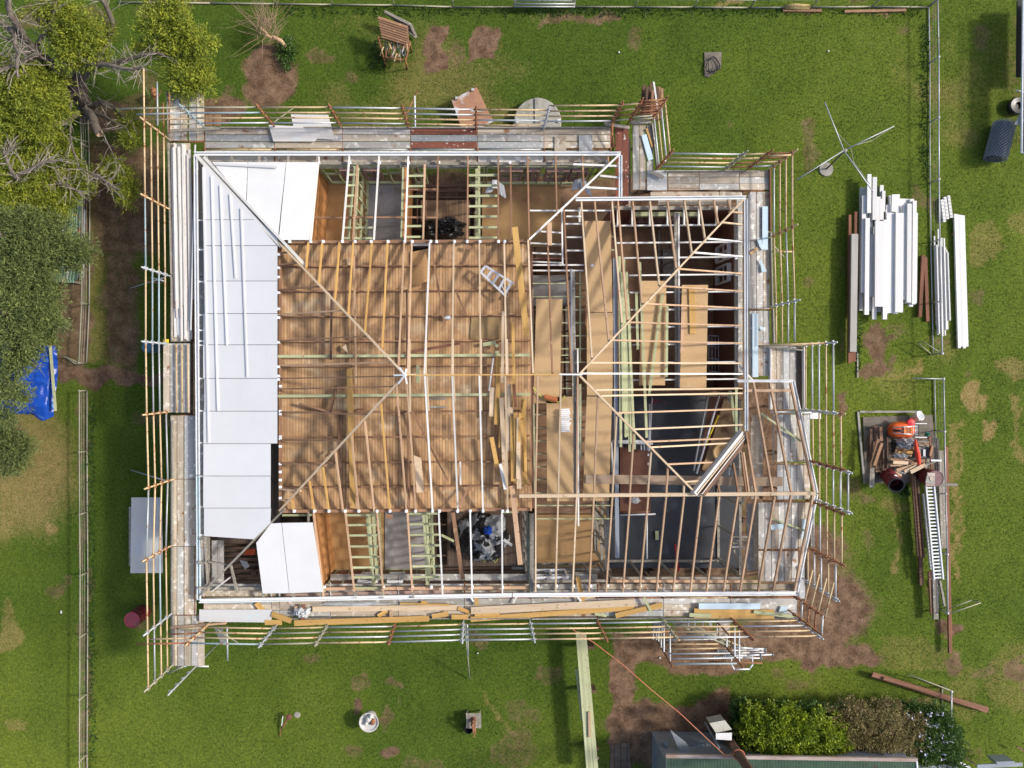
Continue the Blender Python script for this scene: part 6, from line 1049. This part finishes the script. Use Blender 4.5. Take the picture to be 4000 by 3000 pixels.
for q, lb in ((t03(528,312),'white plastic scrap on the left lawn'),(t23(1278,708),'white scrap below the access tower'),(t13(1915,667),'tiny white scrap on the lower lawn'),(t30(523,440),'tiny pale stone on the right lawn'),(t20(925,452),'tiny pale stone in the upper lawn')): tag(MB().box(P(*q,.05),(.05,.11 if 'left' in lb else .05,.03)).box(P(*q,.07),(.03,.05,.02)).build('litter', WHP), lb, 'litter')
# ---- pack of treated planks running to the bottom edge ----
pk = ((560,480,640,1659),(578,482,662,1659),(596,484,684,1659),(614,486,706,1659),(632,488,722,1659))
for k, (x0,y0,x1,y1) in enumerate(pk):
    for l_ in range(3): board('treated_plank', t23(x0+rnd(-2,2),y0+rnd(0,10)), t23(x1+13+rnd(-2,2),y1+20), .75+.048*l_, .088, .042, WT, 'pale green treated plank in the long pack running to the bottom edge', 'plank', 'treated planks in the long pack')
board('pine_offcut', t23(668,1175), t23(672,1395), .91, .09, .04, WN, 'short pink brown offcut lying on the long treated pack', 'offcut'); board('treated_plank', t23(555,802), t23(605,1250), .5, .08, .05, WT, 'single green plank lower on the left side of the pack', 'plank'); board('timber_block', t23(728,1575), t23(752,1578), .3, .08, .08, WN, 'small pine block poking out below the pack', 'block')
for y in (620,1000,1500): beam_ = board('saw_horse', t23(565+y*.05,y), t23(690+y*.04,y), .60, .1, .58, WD, 'dark trestle carrying the treated pack', 'trestle', 'trestles under the treated pack')
tag(slab('paved_path', [P(*t23(*q), .035) for q in ((850,1455),(1015,1440),(1030,1720),(850,1720))], .04, M('old_brick_paving',(.16,.115,.08),(.10,.075,.055),6,1,boards=(.24,.45,.2,.12),rv=0)), 'worn brick path at the bottom edge', 'path')
tag(MB().tube([P(*t23(505,440),3.6),P(*t23(560,490),3.4),P(*t23(700,570),3.3),P(*t23(950,760),3.0),P(*t23(1200,980),2.75),P(*t23(1450,1185),2.6),P(*t23(1700,1420),2.5),P(*t23(1840,1550),2.5),P(*t23(1925,1535),2.55)], .016, 7).build('tie_rope', ROP), 'orange red rope stretched from the scaffold to the power pole', 'rope')
# ---- shed, pole, meter box ----
sh = thing('tin_shed', 'green corrugated tin shed at the bottom edge', 'shed', P(3050,3020,0)); zs = 2.3
A_ = P(*t23(1330,1572),zs); B_ = P(*t33(1290,1605),zs); u = B_-A_; corr('roof', A_, u, Vector((.0,-3.2,-.25)), 165, .03, RFG, sh, 3); beam('gutter', P(*t23(1330,1560),zs+.05), P(*t33(1295,1592),zs+.05), .12, .10, M('rust_brown_gutter',(.26,.16,.12),(.45,.40,.36),6,5), sh)
MB().bar((A_.x,A_.y-.15,1.1),(B_.x,B_.y-.15,1.1),.05,2.2).build('wall', ZIN, sh); MB().bar((A_.x+.05,A_.y-.2,1.1),(A_.x+.05,A_.y-3.3,1.1),.05,2.2).build('wall', ZIN, sh); beam('barge_board', P(*t33(1288,1600),zs+.06), P(*t33(1300,1720),zs+.06), .05, .08, WHM, sh)
tag(corr('zinc_sheet', P(*t23(1285,1440),.9), P(*t23(1345,1430),1.4)-P(*t23(1285,1440),.9), Vector((0,-1.3,0)), 4, .015, ZIN), 'curled pale zinc sheet at the left of the tin shed', 'roofing sheet')
for q, z, lb in ((((1368,1330),(1505,1440),(1570,1550),(1495,1550),(1440,1495)),1.5,'bent zinc sheet sticking up behind the tin shed'),(((1522,1440),(1700,1448),(1770,1550),(1578,1552)),1.1,'blue grey zinc sheets lying behind the tin shed')):
    sheet('zinc_sheet', [t23(*p) for p in q], z, .03, ZIN, lb, 'roofing sheet')
for k in range(6): tag(beam('sheet_rib', P(*t23(1540+k*33,1445),1.13), P(*t23(1590+k*30,1550),1.13), .03, .03, ZIN), 'folded rib standing on the blue grey zinc sheets', 'rib', 'ribs of the zinc sheets')
tag(slab('gap_shade_sheet', [P(*t23(*q), .6) for q in ((1335,1430),(1400,1430),(1500,1555),(1380,1555))], .03, BKM), 'black sheet standing in for the shaded gap between the zinc sheets', 'board')  # flat black sheet put in for the shade in the gap
pb = P(2800,2823,0); pol = thing('power_pole', 'dark round timber power pole rising past the tin shed', 'pole', pb); MB().tube([(pb.x,pb.y,0),(pb.x,pb.y,8)], [.17,.14], 16).build('shaft', WD, pol, smooth=True)
MB().tube([(pb.x+.19*math.cos(a),pb.y+.19*math.sin(a),2.5+.02*math.sin(a*2)) for a in np.linspace(0,6.3,16)], .02).build('rope_tie', ROP, pol)
mb = thing('meter_box', 'off white meter box with a tilted lid on the pole', 'meter box', P(2808,2850,0)); MBX = M('cream_painted_metal',(.46,.45,.38),(.38,.37,.31),4,1,spots=((.2,.18,.14),6,.62,.7))
tq = [P(*t23(1710,1275),2.15), P(*t23(1838,1250),2.15), P(*t23(1895,1328),2.15), P(*t23(1760,1355),2.15)]; MB().prism(tq, .5).build('box_body', MBX, mb); slab('lid', [P(*t23(1706,1272),2.2), P(*t23(1840,1246),2.2), P(*t23(1900,1325),2.24), P(*t23(1760,1352),2.22)], .02, MBX, mb); slab('open_door', [P(*t23(1762,1358),2.05), P(*t23(1900,1355),1.95), P(*t23(1898,1420),1.85), P(*t23(1762,1412),1.95)], .02, WHM, mb)
beam('drain_pipe', P(*t23(1665,1260),.6), P(*t23(1790,1480),2.2), .05, .05, STE, None); o = bpy.data.objects['drain_pipe']; tag(o, 'thin grey conduit running up to the power pole', 'conduit')
c6 = T(3400,2750,2.1167)
for k in range(7): board('grey_strip', c6(10+k*28-30,418), c6(60+k*28-30,462), 1.5, .1, .03, ZIN, 'grey slat sticking out behind the tin shed gutter', 'slat', 'slats behind the shed gutter')
for k in range(10): board('grey_board', t33(60+k*55,1490), t33(110+k*55,1560), 1.4, .1, .03, WG, 'dark grey slat beneath the bright hedge', 'slat', 'slats beneath the hedge')
for a, b_, z, wd, m_, lb in ((c6(405,510), c6(620,500), .9, .1, WB, 'brown rail right of the tin shed'), (c6(235,415), c6(500,412), .9, .07, WG, 'grey rail behind the flowering bush'), (c6(745,420), c6(870,500), .5, .06, WD, 'dark rail at the lower right'), (c6(885,518), c6(1260,500), 1.0, .14, ZIN, 'grey metal edge at the bottom right'), (c6(400,525), c6(720,518), 1.0, .16, ZIN, 'grey board along the bottom edge'), (c6(1215,355), c6(1275,390), .4, .06, WD, 'dark post lying at the far lower right')): board('yard_rail', a, b_, z, wd, .05, m_, lb, 'rail')
sheet('grey_box_lid', [c6(*q) for q in ((1040,478),(1185,472),(1215,500),(1050,505))], 1.2, .5, ZIN, 'flat grey box at the bottom right corner', 'box')
for k in range(5): board('white_rag', c6(735+k*14,480+k*6), c6(770+k*14,515+k*3), .8, .06, .02, WHP, 'white metal strip right of the flowering bush', 'strip', 'white strips right of the bush')
sheet('rust_bin', [c6(*q) for q in ((300,430),(480,445),(485,490),(310,490))], .5, .3, RSS, 'rusty brown box under the flowering bush', 'box')
RB = M('rust_brown_i_beam',(.26,.125,.07),(.17,.075,.045),7,8)
ib = thing('rusty_girder', 'long rusty girder lying at an angle on the lower right grass', 'girder', P(3630,2700,0)); beam('web', P(*t33(905,850),.35), P(*t33(1905,1160),.35), .17, .06, RB, ib); beam('flange', P(*t33(1000,885),.44), P(*t33(1905,1148),.36), .11, .05, RB, ib); beam('flange', P(*t33(895,858),.12), P(*t33(1900,1168),.12), .15, .05, RB, ib)
# =====================================================================
# TREES AND SHRUBS
# =====================================================================
def clumps(name, cs, mat, parent, leaf=(.13,.04), dens=900, sub=None):
    dens *= 3.2; zdrop = .35 if mat is FOL else 0
    """sprays of small leaves on many small twig tips inside uneven clumps; cs: (px, py, z, rx, ry, rz)"""
    P_, T_, D_ = [], [], []
    cs2 = []
    for px, py, z, rx, ry, rz in cs:
        cs2.append((px, py, z, rx*.72, ry*.72, rz*.8))
        for _ in range(9):
            a = RNG.random()*6.28; f = RNG.uniform(.5, 1.3); g_ = RNG.uniform(.2, .5); cs2.append((px+math.cos(a)*rx*f, py+math.sin(a)*ry*f, z-.25*f*rz+RNG.normal()*rz*.25, rx*g_, ry*g_, rz*g_*1.2))
    for px, py, z, rx, ry, rz in cs2:
        c = np.array(P(px, py, z-zdrop)); k = (H-z)/F; r = np.array([rx*k, ry*k, rz]); n_ = int(dens*r[0]*r[1]*3)+20
        nt_ = max(8, n_//14); d = RNG.normal(size=(nt_,3)); d /= np.linalg.norm(d, axis=1)[:,None]; rad = RNG.random(nt_)**.35
        jag = .75+.45*np.abs(np.sin(d[:,0]*7+px)*np.cos(d[:,1]*6+py)); tips = c+d*r*(rad*jag)[:,None]
        for q, dd in zip(tips, d):
            m_ = 14; out = dd*.9+np.array([0,0,.25])+RNG.normal(size=3)*.25; out /= np.linalg.norm(out); s_ = RNG.random(m_)[:,None]
            P_.append(q+out*s_*leaf[0]*3.0+RNG.normal(size=(m_,3))*leaf[0]*.38); T_.append(np.clip(np.full(m_, .30+.75*(RNG.random()-.35))+RNG.normal(size=m_)*.15, 0, 1)); D_.append(np.repeat(out[None], m_, 0))
    return leaves(name, np.concatenate(P_), leaf[0], leaf[1], mat, parent, tone=np.concatenate(T_), dirs=np.concatenate(D_), jit=.55)
def limb(m, pts, r0, r1, seed=0, kink=.12, n=7):
    pts = [Vector(p) for p in pts]; out = []
    for k in range(len(pts)-1):
        for s_ in range(5):
            f = s_/5; q = pts[k].lerp(pts[k+1], f); amp = kink*(.5+f)
            out.append(q+Vector((noise.noise(q*.9+Vector((seed,0,0))), noise.noise(q*.9+Vector((0,seed,0))), noise.noise(q*.9+Vector((0,0,seed)))*.6))*amp*2)
    out.append(pts[-1]); N_ = len(out); m.tube(out, [r0+(r1-r0)*(i/(N_-1))**.8 for i in range(N_)], n); return out
def twigs(m, path, count, L_, r, seed, start=.25):
    rr = random.Random(seed)
    for _ in range(count):
        i = rr.randrange(int(len(path)*start), len(path)-1); p = path[i]; d = (path[i+1]-path[i]).normalized(); d = (d*rr.uniform(.3,1)+Vector((rr.uniform(-1,1), rr.uniform(-1,1), rr.uniform(-.3,.6)))).normalized()
        q = [p]; l_ = L_*rr.uniform(.4,1.2); b_ = Vector((rr.uniform(-.5,.5), rr.uniform(-.5,.5), rr.uniform(-.3,.3)))
        for s_ in range(5): d = (d+b_*.28+Vector((rr.uniform(-.22,.22), rr.uniform(-.22,.22), rr.uniform(-.15,.15)))).normalized(); q.append(q[-1]+d*l_/5)
        m.tube(q, [r*(1-.15*s_) for s_ in range(6)], 4, False)
        if rr.random() < .6: p2 = q[2]; d2 = (d+Vector((rr.uniform(-1,1), rr.uniform(-1,1), 0))).normalized(); m.tube([p2, p2+d2*l_*.25, p2+d2*l_*.4+Vector((rr.uniform(-.1,.1),rr.uniform(-.1,.1),.05))], [r*.6,r*.5,r*.3], 4, False)
# half-bare cypress at the upper left
t1 = thing('cypress_tree', 'half bare old cypress with grey dead limbs beside the upper left fence', 'tree', P(350,430,0))
tr = MB(); base = P(352,440,0); top = P(40,110,5.2); p0 = limb(tr, [base, P(330,400,1.0), P(262,318,2.4), P(150,215,3.9), top], .34, .12, 1, .05, 10); tr.build('trunk', BAR, t1, smooth=True)
lb = MB(); tw_ = MB()
limbs = [([P(335,415,.6), P(360,460,1.5), P(388,520,2.2)], .20, .15), ([P(250,330,2.4), P(380,262,3.4), P(500,232,3.9), P(640,215,4.4)], .13, .04), ([P(200,260,3.2), P(330,250,3.8), P(470,262,4.2), P(570,275,4.4)], .12, .04),
         ([P(345,430,.6), P(260,480,1.6), P(160,525,2.4), P(20,560,3.2)], .14, .06), ([P(60,120,5), P(75,200,5.2), P(72,300,5.0)], .08, .05), ([P(345,425,.8), P(400,400,1.6), P(460,440,1.9), P(520,480,2.1)], .12, .05), ([P(100,160,4.6), P(40,60,5.6), P(20,-30,6.2)], .12, .08),
         ([P(335,410,.8), P(310,330,2.0), P(405,200,3.2), P(420,60,4.2), P(380,-30,4.8)], .13, .07), ([P(130,190,4.0), P(200,80,5.0), P(240,-20,5.5)], .07, .04), ([P(290,360,1.8), P(270,440,2.6), P(280,560,3.0), P(300,650,3.1), P(400,690,3.3)], .05, .02),
         ([P(388,520,2.2), P(430,570,2.4), P(470,640,2.5), P(440,700,2.5)], .03, .012), ([P(150,215,4), P(60,250,4.6), P(-20,270,5)], .06, .04), ([P(345,420,1), P(430,470,2), P(500,510,2.3)], .06, .02)]
for k in range(9):
    ox, oy = rnd(-45,45), rnd(-38,38); limbs.append(([P(335+ox*.3,420+oy*.3,.5), P(262+ox*.8,322+oy*.8,2.6), P(160+ox*1.6,220+oy*1.5,3.9+rnd(-.3,.4)), P(20+ox*2.2,120+oy*2.6,5.0+rnd(-.4,.5))], .07, .025))
paths = [limb(lb, q, a, b_, 5+i, .10, 7) for i, (q, a, b_) in enumerate(limbs)]
lb.build('limbs', BAR, t1, smooth=True); MB().lathe(P(388,521,2.2), [(.13,-.02),(.125,.015),(0,.02)], 14).build('cut_end', WN, t1)
for i, (p, n_, L_) in enumerate(((p0,55,1.3),(paths[1],46,1.1),(paths[2],42,1.0),(paths[3],24,.9),(paths[4],14,.7),(paths[5],12,.8),(paths[6],24,1.2),(paths[7],34,1.1),(paths[8],22,.9),(paths[9],30,.8),(paths[10],14,.6),(paths[11],22,.9),(paths[12],12,.7))+tuple((paths[13+k],14,.8) for k in range(9))): twigs(tw_, p, n_, L_, .012, 100+i)
tw_.build('dead_twigs', DED, t1)
clumps('foliage', [(60,340,4.2,95,70,.5),(150,360,4.1,90,75,.5),(50,430,3.9,95,70,.5),(130,450,3.7,90,80,.5),(200,410,3.8,45,60,.4),(60,540,3.4,80,45,.4),(150,530,3.3,45,40,.3),(635,90,4.6,65,50,.4),(700,140,4.4,75,60,.4),(735,210,4.2,60,50,.4),(700,300,4.1,55,40,.35),(760,310,4.0,45,40,.35),(740,350,3.9,40,30,.3),
       (200,20,5.4,55,35,.4),(265,50,5.2,50,45,.4),(300,110,4.8,60,45,.4),(330,190,4.4,70,40,.4),(290,150,4.6,50,50,.4),(390,120,4.3,45,35,.3),(340,230,4.2,45,25,.3),(560,200,4.1,25,12,.2),(520,520,2.2,35,28,.3),(500,480,2.0,30,18,.2),(690,20,4.6,35,25,.3),(20,300,4.6,60,50,.5),(110,290,4.3,50,40,.4),(90,480,3.9,90,60,.5),(660,170,4.3,45,45,.35),(780,260,4.0,30,50,.3),(230,90,5.0,50,45,.4),(250,190,4.7,35,40,.3),(180,330,4.0,50,40,.35)], FOL, t1, (.12,.032), 1050)
def tree(name, label, base, trunkpts, limbs_, cl, mat, dens=620, leaf=(.12,.034), tw=22, twm=DED, L_=.8):
    t_ = thing(name, label, 'tree', base); m = MB(); p = limb(m, trunkpts, .22, .08, 3, .06, 9); m.build('trunk', BAR, t_, smooth=True)
    m = MB(); tg = MB(); ps = [limb(m, q, .09, .03, 9+i, .1, 6) for i, q in enumerate(limbs_)]; m.build('limbs', BAR, t_, smooth=True)
    for i, q in enumerate(ps+[p]): twigs(tg, q, tw, L_, .014, 300+i)
    tg.build('twigs', twm, t_); clumps('foliage', cl, mat, t_, leaf, dens); return t_
tree('conifer_tree', 'conifer with grey twigs showing below the half bare cypress', P(180,760,0), [P(180,760,0), P(120,720,2), P(60,690,3.6)], [[P(120,720,2), P(190,690,2.6), P(260,720,2.8), P(330,760,2.9)], [P(60,690,3.4), P(150,640,3.6), P(240,620,3.5)], [P(130,730,2), P(170,660,2.4), P(160,590,2.6)], [P(60,690,3.4), P(20,600,3.8), P(40,560,3.9)], [P(200,700,2.6), P(380,680,2.2), P(470,740,2.0)]],
     [(150,660,2.9,80,35,.35),(60,760,3.4,80,50,.4),(160,790,3.0,80,45,.4),(240,760,2.8,60,40,.35),(270,680,2.7,50,40,.3),(220,620,2.8,60,30,.3),(300,720,2.6,40,45,.3),(120,700,3.2,60,40,.35),(30,660,3.6,50,45,.4),(480,700,1.9,35,40,.25),(500,760,1.8,22,22,.2),(430,650,2.2,25,20,.2),(210,560,2.9,50,20,.25)], FOL, 1000, (.12,.032), tw=30)
tree('conifer_tree', 'dull green conifer spreading over the corrugated sheets', P(90,960,0), [P(90,960,0), P(40,940,2.5), P(0,920,4.2)], [[P(40,940,2.4), P(150,960,2.8), P(280,990,2.8)], [P(20,930,3), P(60,1020,3.2), P(100,1060,3.2)], [P(30,930,3), P(80,880,3.2), P(200,880,3)]],
     [(60,920,3.7,75,55,.45),(140,930,3.4,70,50,.4),(210,900,3.1,55,40,.35),(240,970,3.0,60,40,.35),(300,1000,2.8,45,35,.3),(320,960,2.7,28,28,.2),(60,1020,3.6,75,55,.45),(140,1030,3.3,50,40,.4),(20,860,3.9,40,40,.35),(110,870,3.5,60,40,.35),(210,1010,2.8,40,25,.3)], FOD, 900, tw=24)
tree('conifer_tree', 'broad dull green conifer overhanging the blue tarpaulin', P(120,1260,0), [P(120,1260,0), P(60,1240,2.6), P(10,1220,4.4)], [[P(60,1240,2.4), P(160,1250,2.8), P(210,1280,2.8)], [P(50,1240,2.6), P(90,1360,3), P(140,1440,2.7)], [P(40,1235,3), P(40,1400,3.2), P(30,1500,3)]],
     [(60,1130,3.9,75,50,.45),(130,1150,3.6,65,55,.45),(190,1180,3.3,45,50,.4),(60,1220,4.1,80,60,.5),(140,1240,3.7,75,55,.45),(195,1270,3.3,35,45,.35),(70,1320,3.9,80,50,.45),(120,1340,3.4,50,35,.4),(30,1400,3.7,55,45,.4),(85,1400,3.4,35,32,.4),(30,1480,3.5,50,45,.4),(80,1545,2.9,14,18,.2),(10,1545,3.3,25,25,.3),(15,1625,3.0,18,25,.25),(40,1075,3.9,60,30,.35)], FOD, 900, tw=22)
tree('conifer_shrub', 'small dark conifer shrub below the blue tarpaulin at the left edge', P(40,1760,0), [P(45,1770,0), P(30,1750,1.2)], [[P(40,1760,.6), P(80,1740,1.4)]], [(30,1730,1.5,60,45,.35),(75,1745,1.4,40,40,.3),(40,1790,1.3,55,38,.3),(15,1700,1.5,40,28,.3)], FOD, 900, tw=8)
# bare bush at the top
bs = thing('bare_bush', 'leafless bush with a cut stump below the top fence', 'bush', P(1100,205,0)); m = MB(); st0 = P(1108,205,0); limb(m, [st0, P(1112,180,.25), P(1096,160,.45), P(1062,145,.6)], .11, .07, 2, .03, 8); limb(m, [P(1062,145,.6), P(1040,125,.9), P(1020,105,1.1)], .06, .04, 3, .05, 6); m.build('stump', WN, bs, smooth=True)
m = MB(); rr = random.Random(5)
for k in range(110):
    a = rr.choice([rr.gauss(2.0,.7), rr.uniform(.4,5.2)]); p = P(1045+rr.uniform(-40,40), 120+rr.uniform(-50,35), .8+rr.uniform(-.3,.4)); d = Vector((math.cos(a), math.sin(a), rr.uniform(-.1,.5))).normalized(); q = [p]; l_ = rr.choice([rr.uniform(.3,1.0), rr.uniform(.6,1.9)])
    for s_ in range(5): d = (d+Vector((rr.uniform(-.28,.28), rr.uniform(-.28,.28), -.02))).normalized(); q.append(q[-1]+d*l_/5)
    for v in q: v.z = max(v.z, .06)
    m.tube(q, [.010,.009,.007,.006,.005,.003], 4, False)
m.build('twigs', TWG, bs)
clumps('weeds', [(1125,215,.1,28,35,.12)], FOF, bs, (.09,.04), 1500)
# hedge plants at the lower right
h1 = thing('bright_hedge', 'bright yellow green leafy bush behind the tin shed', 'bush', P(3060,2860,0)); m = MB()
for q in ((2960,2860),(3060,2880),(3160,2860)): w_ = P(*q,0); limb(m, [w_, w_+Vector((.1,.1,.9)), w_+Vector((.3,.2,1.5))], .05, .02, q[0], .1)
m.build('stems', BAR, h1); clumps('leaves', [(2960,2840,1.5,60,55,.3),(3040,2850,1.7,75,60,.35),(3130,2850,1.7,75,60,.35),(3210,2870,1.5,55,50,.3),(2990,2900,1.5,60,45,.3),(3080,2905,1.6,70,40,.3),(3170,2910,1.5,65,40,.3),(3240,2920,1.3,35,35,.25),(2930,2885,1.3,40,45,.25),(3080,2810,1.4,80,30,.25),(3260,2870,1.3,40,50,.25),(3265,2825,1.2,40,40,.25)], FOB, h1, (.085,.06), 1500)
h0 = thing('dark_green_bush', 'darker green bush along the top and left edges of the bright hedge', 'bush', P(2960,2790,0)); clumps('leaves', [(2900,2780,.9,40,30,.25),(2960,2785,1.0,60,30,.25),(3060,2780,1.1,70,25,.25),(3160,2785,1.1,60,25,.25),(3250,2800,1.0,50,30,.25),(2900,2850,.7,30,70,.25),(2890,2910,.6,25,40,.2)], FOF, h0, (.08,.055), 1100)
h2 = thing('olive_shrub', 'dry olive brown shrub between the bright hedge and the flowers', 'bush', P(3420,2860,0)); clumps('leaves', [(3275,2850,1.15,45,60,.3),(3300,2830,1.2,60,50,.3),(3575,2850,1.0,40,45,.25),(3250,2790,1.0,50,22,.2),(3380,2820,1.3,75,50,.3),(3460,2820,1.3,65,50,.3),(3540,2835,1.2,50,55,.3),(3320,2890,1.2,70,50,.3),(3410,2890,1.25,75,45,.3),(3500,2890,1.2,70,45,.3),(3560,2870,1.1,35,50,.25),(3340,2770,.9,60,25,.2),(3440,2770,.9,60,20,.2),(3300,2940,1.0,50,22,.2),(3400,2935,1.0,60,22,.2)], FOO, h2, (.075,.03), 1500)
m = MB(); rr = random.Random(3)
for k in range(70): p = P(rr.uniform(3290,3570), rr.uniform(2900,2960), rr.uniform(.9,1.3)); m.tube([p, p+Vector((rr.uniform(-.35,.35), rr.uniform(-.2,.2), .08)), p+Vector((rr.uniform(-.6,.6), rr.uniform(-.35,.35), .05))], [.008,.007,.004], 4, False)
m.build('dry_stems', TWG, h2)
h3 = thing('flowering_bush', 'dark green bush dotted with pale flowers at the lower right', 'bush', P(3650,2880,0)); fc = [(3520,2785,.8,50,16,.2),(3600,2790,.9,60,28,.25),(3660,2810,1.0,50,35,.3),(3610,2850,1.1,50,50,.3),(3680,2860,1.0,45,50,.3),(3640,2910,1.0,55,45,.3),(3700,2910,.9,40,50,.3),(3590,2940,.8,45,35,.25),(3680,2960,.8,55,35,.25),(3560,2890,.8,30,35,.2)]
clumps('leaves', fc, FOF, h3, (.09,.045), 1500)
fp = []; 
for k in range(85): c = fc[rr.randrange(len(fc))]; q = P(c[0]+rr.uniform(-.9,.9)*c[3], c[1]+rr.uniform(-.9,.9)*c[4], c[2]+c[5]+.02); fp += [q+Vector((rr.uniform(-.02,.02), rr.uniform(-.02,.02), 0)) for _ in range(4)]
leaves('petals', np.array([tuple(q) for q in fp]), .075, .06, PET, h3, up=.15); fy = [P(rr.uniform(3690,3730), rr.uniform(2815,2850), .8+rr.uniform(0,.1)) for _ in range(160)]; leaves('yellow_petals', np.array([tuple(q) for q in fy]), .06, .045, YPT, h3)
# weeds along the fences
wd_ = []
for x0, y0, x1, y1, n_ in ((1100,35,2000,60,500),(2000,30,2450,60,500),(2450,30,3600,60,600),(3600,80,3625,700,500),(350,1540,372,3000,900),(3345,1100,3360,1450,250),(1450,180,1530,270,250),(3500,1900,3550,1930,150),(2050,350,2200,500,0)):
    for _ in range(n_): q = P(rnd(x0,x1), rnd(y0,y1), 0); wd_.append((q.x, q.y, 0))
w2 = leaves('weeds', np.array(wd_), .17, .04, M('weed_leaves',(.035,.09,.012),(.02,.06,.01),3,1,attr=(.07,.13,.02),rv=0,bump=0,trans=.25), up=.5); tag(w2, 'taller weeds along the fences and around the piles', 'weeds', kind='stuff')
S.cycles.use_denoising = True
S.cycles.max_bounces = 6; S.cycles.diffuse_bounces = 3; S.cycles.glossy_bounces = 2; S.cycles.transmission_bounces = 2

for o_ in bpy.data.objects:
    if o_.type in ('MESH','EMPTY') and 'kind' not in o_: o_['kind'] = 'thing'
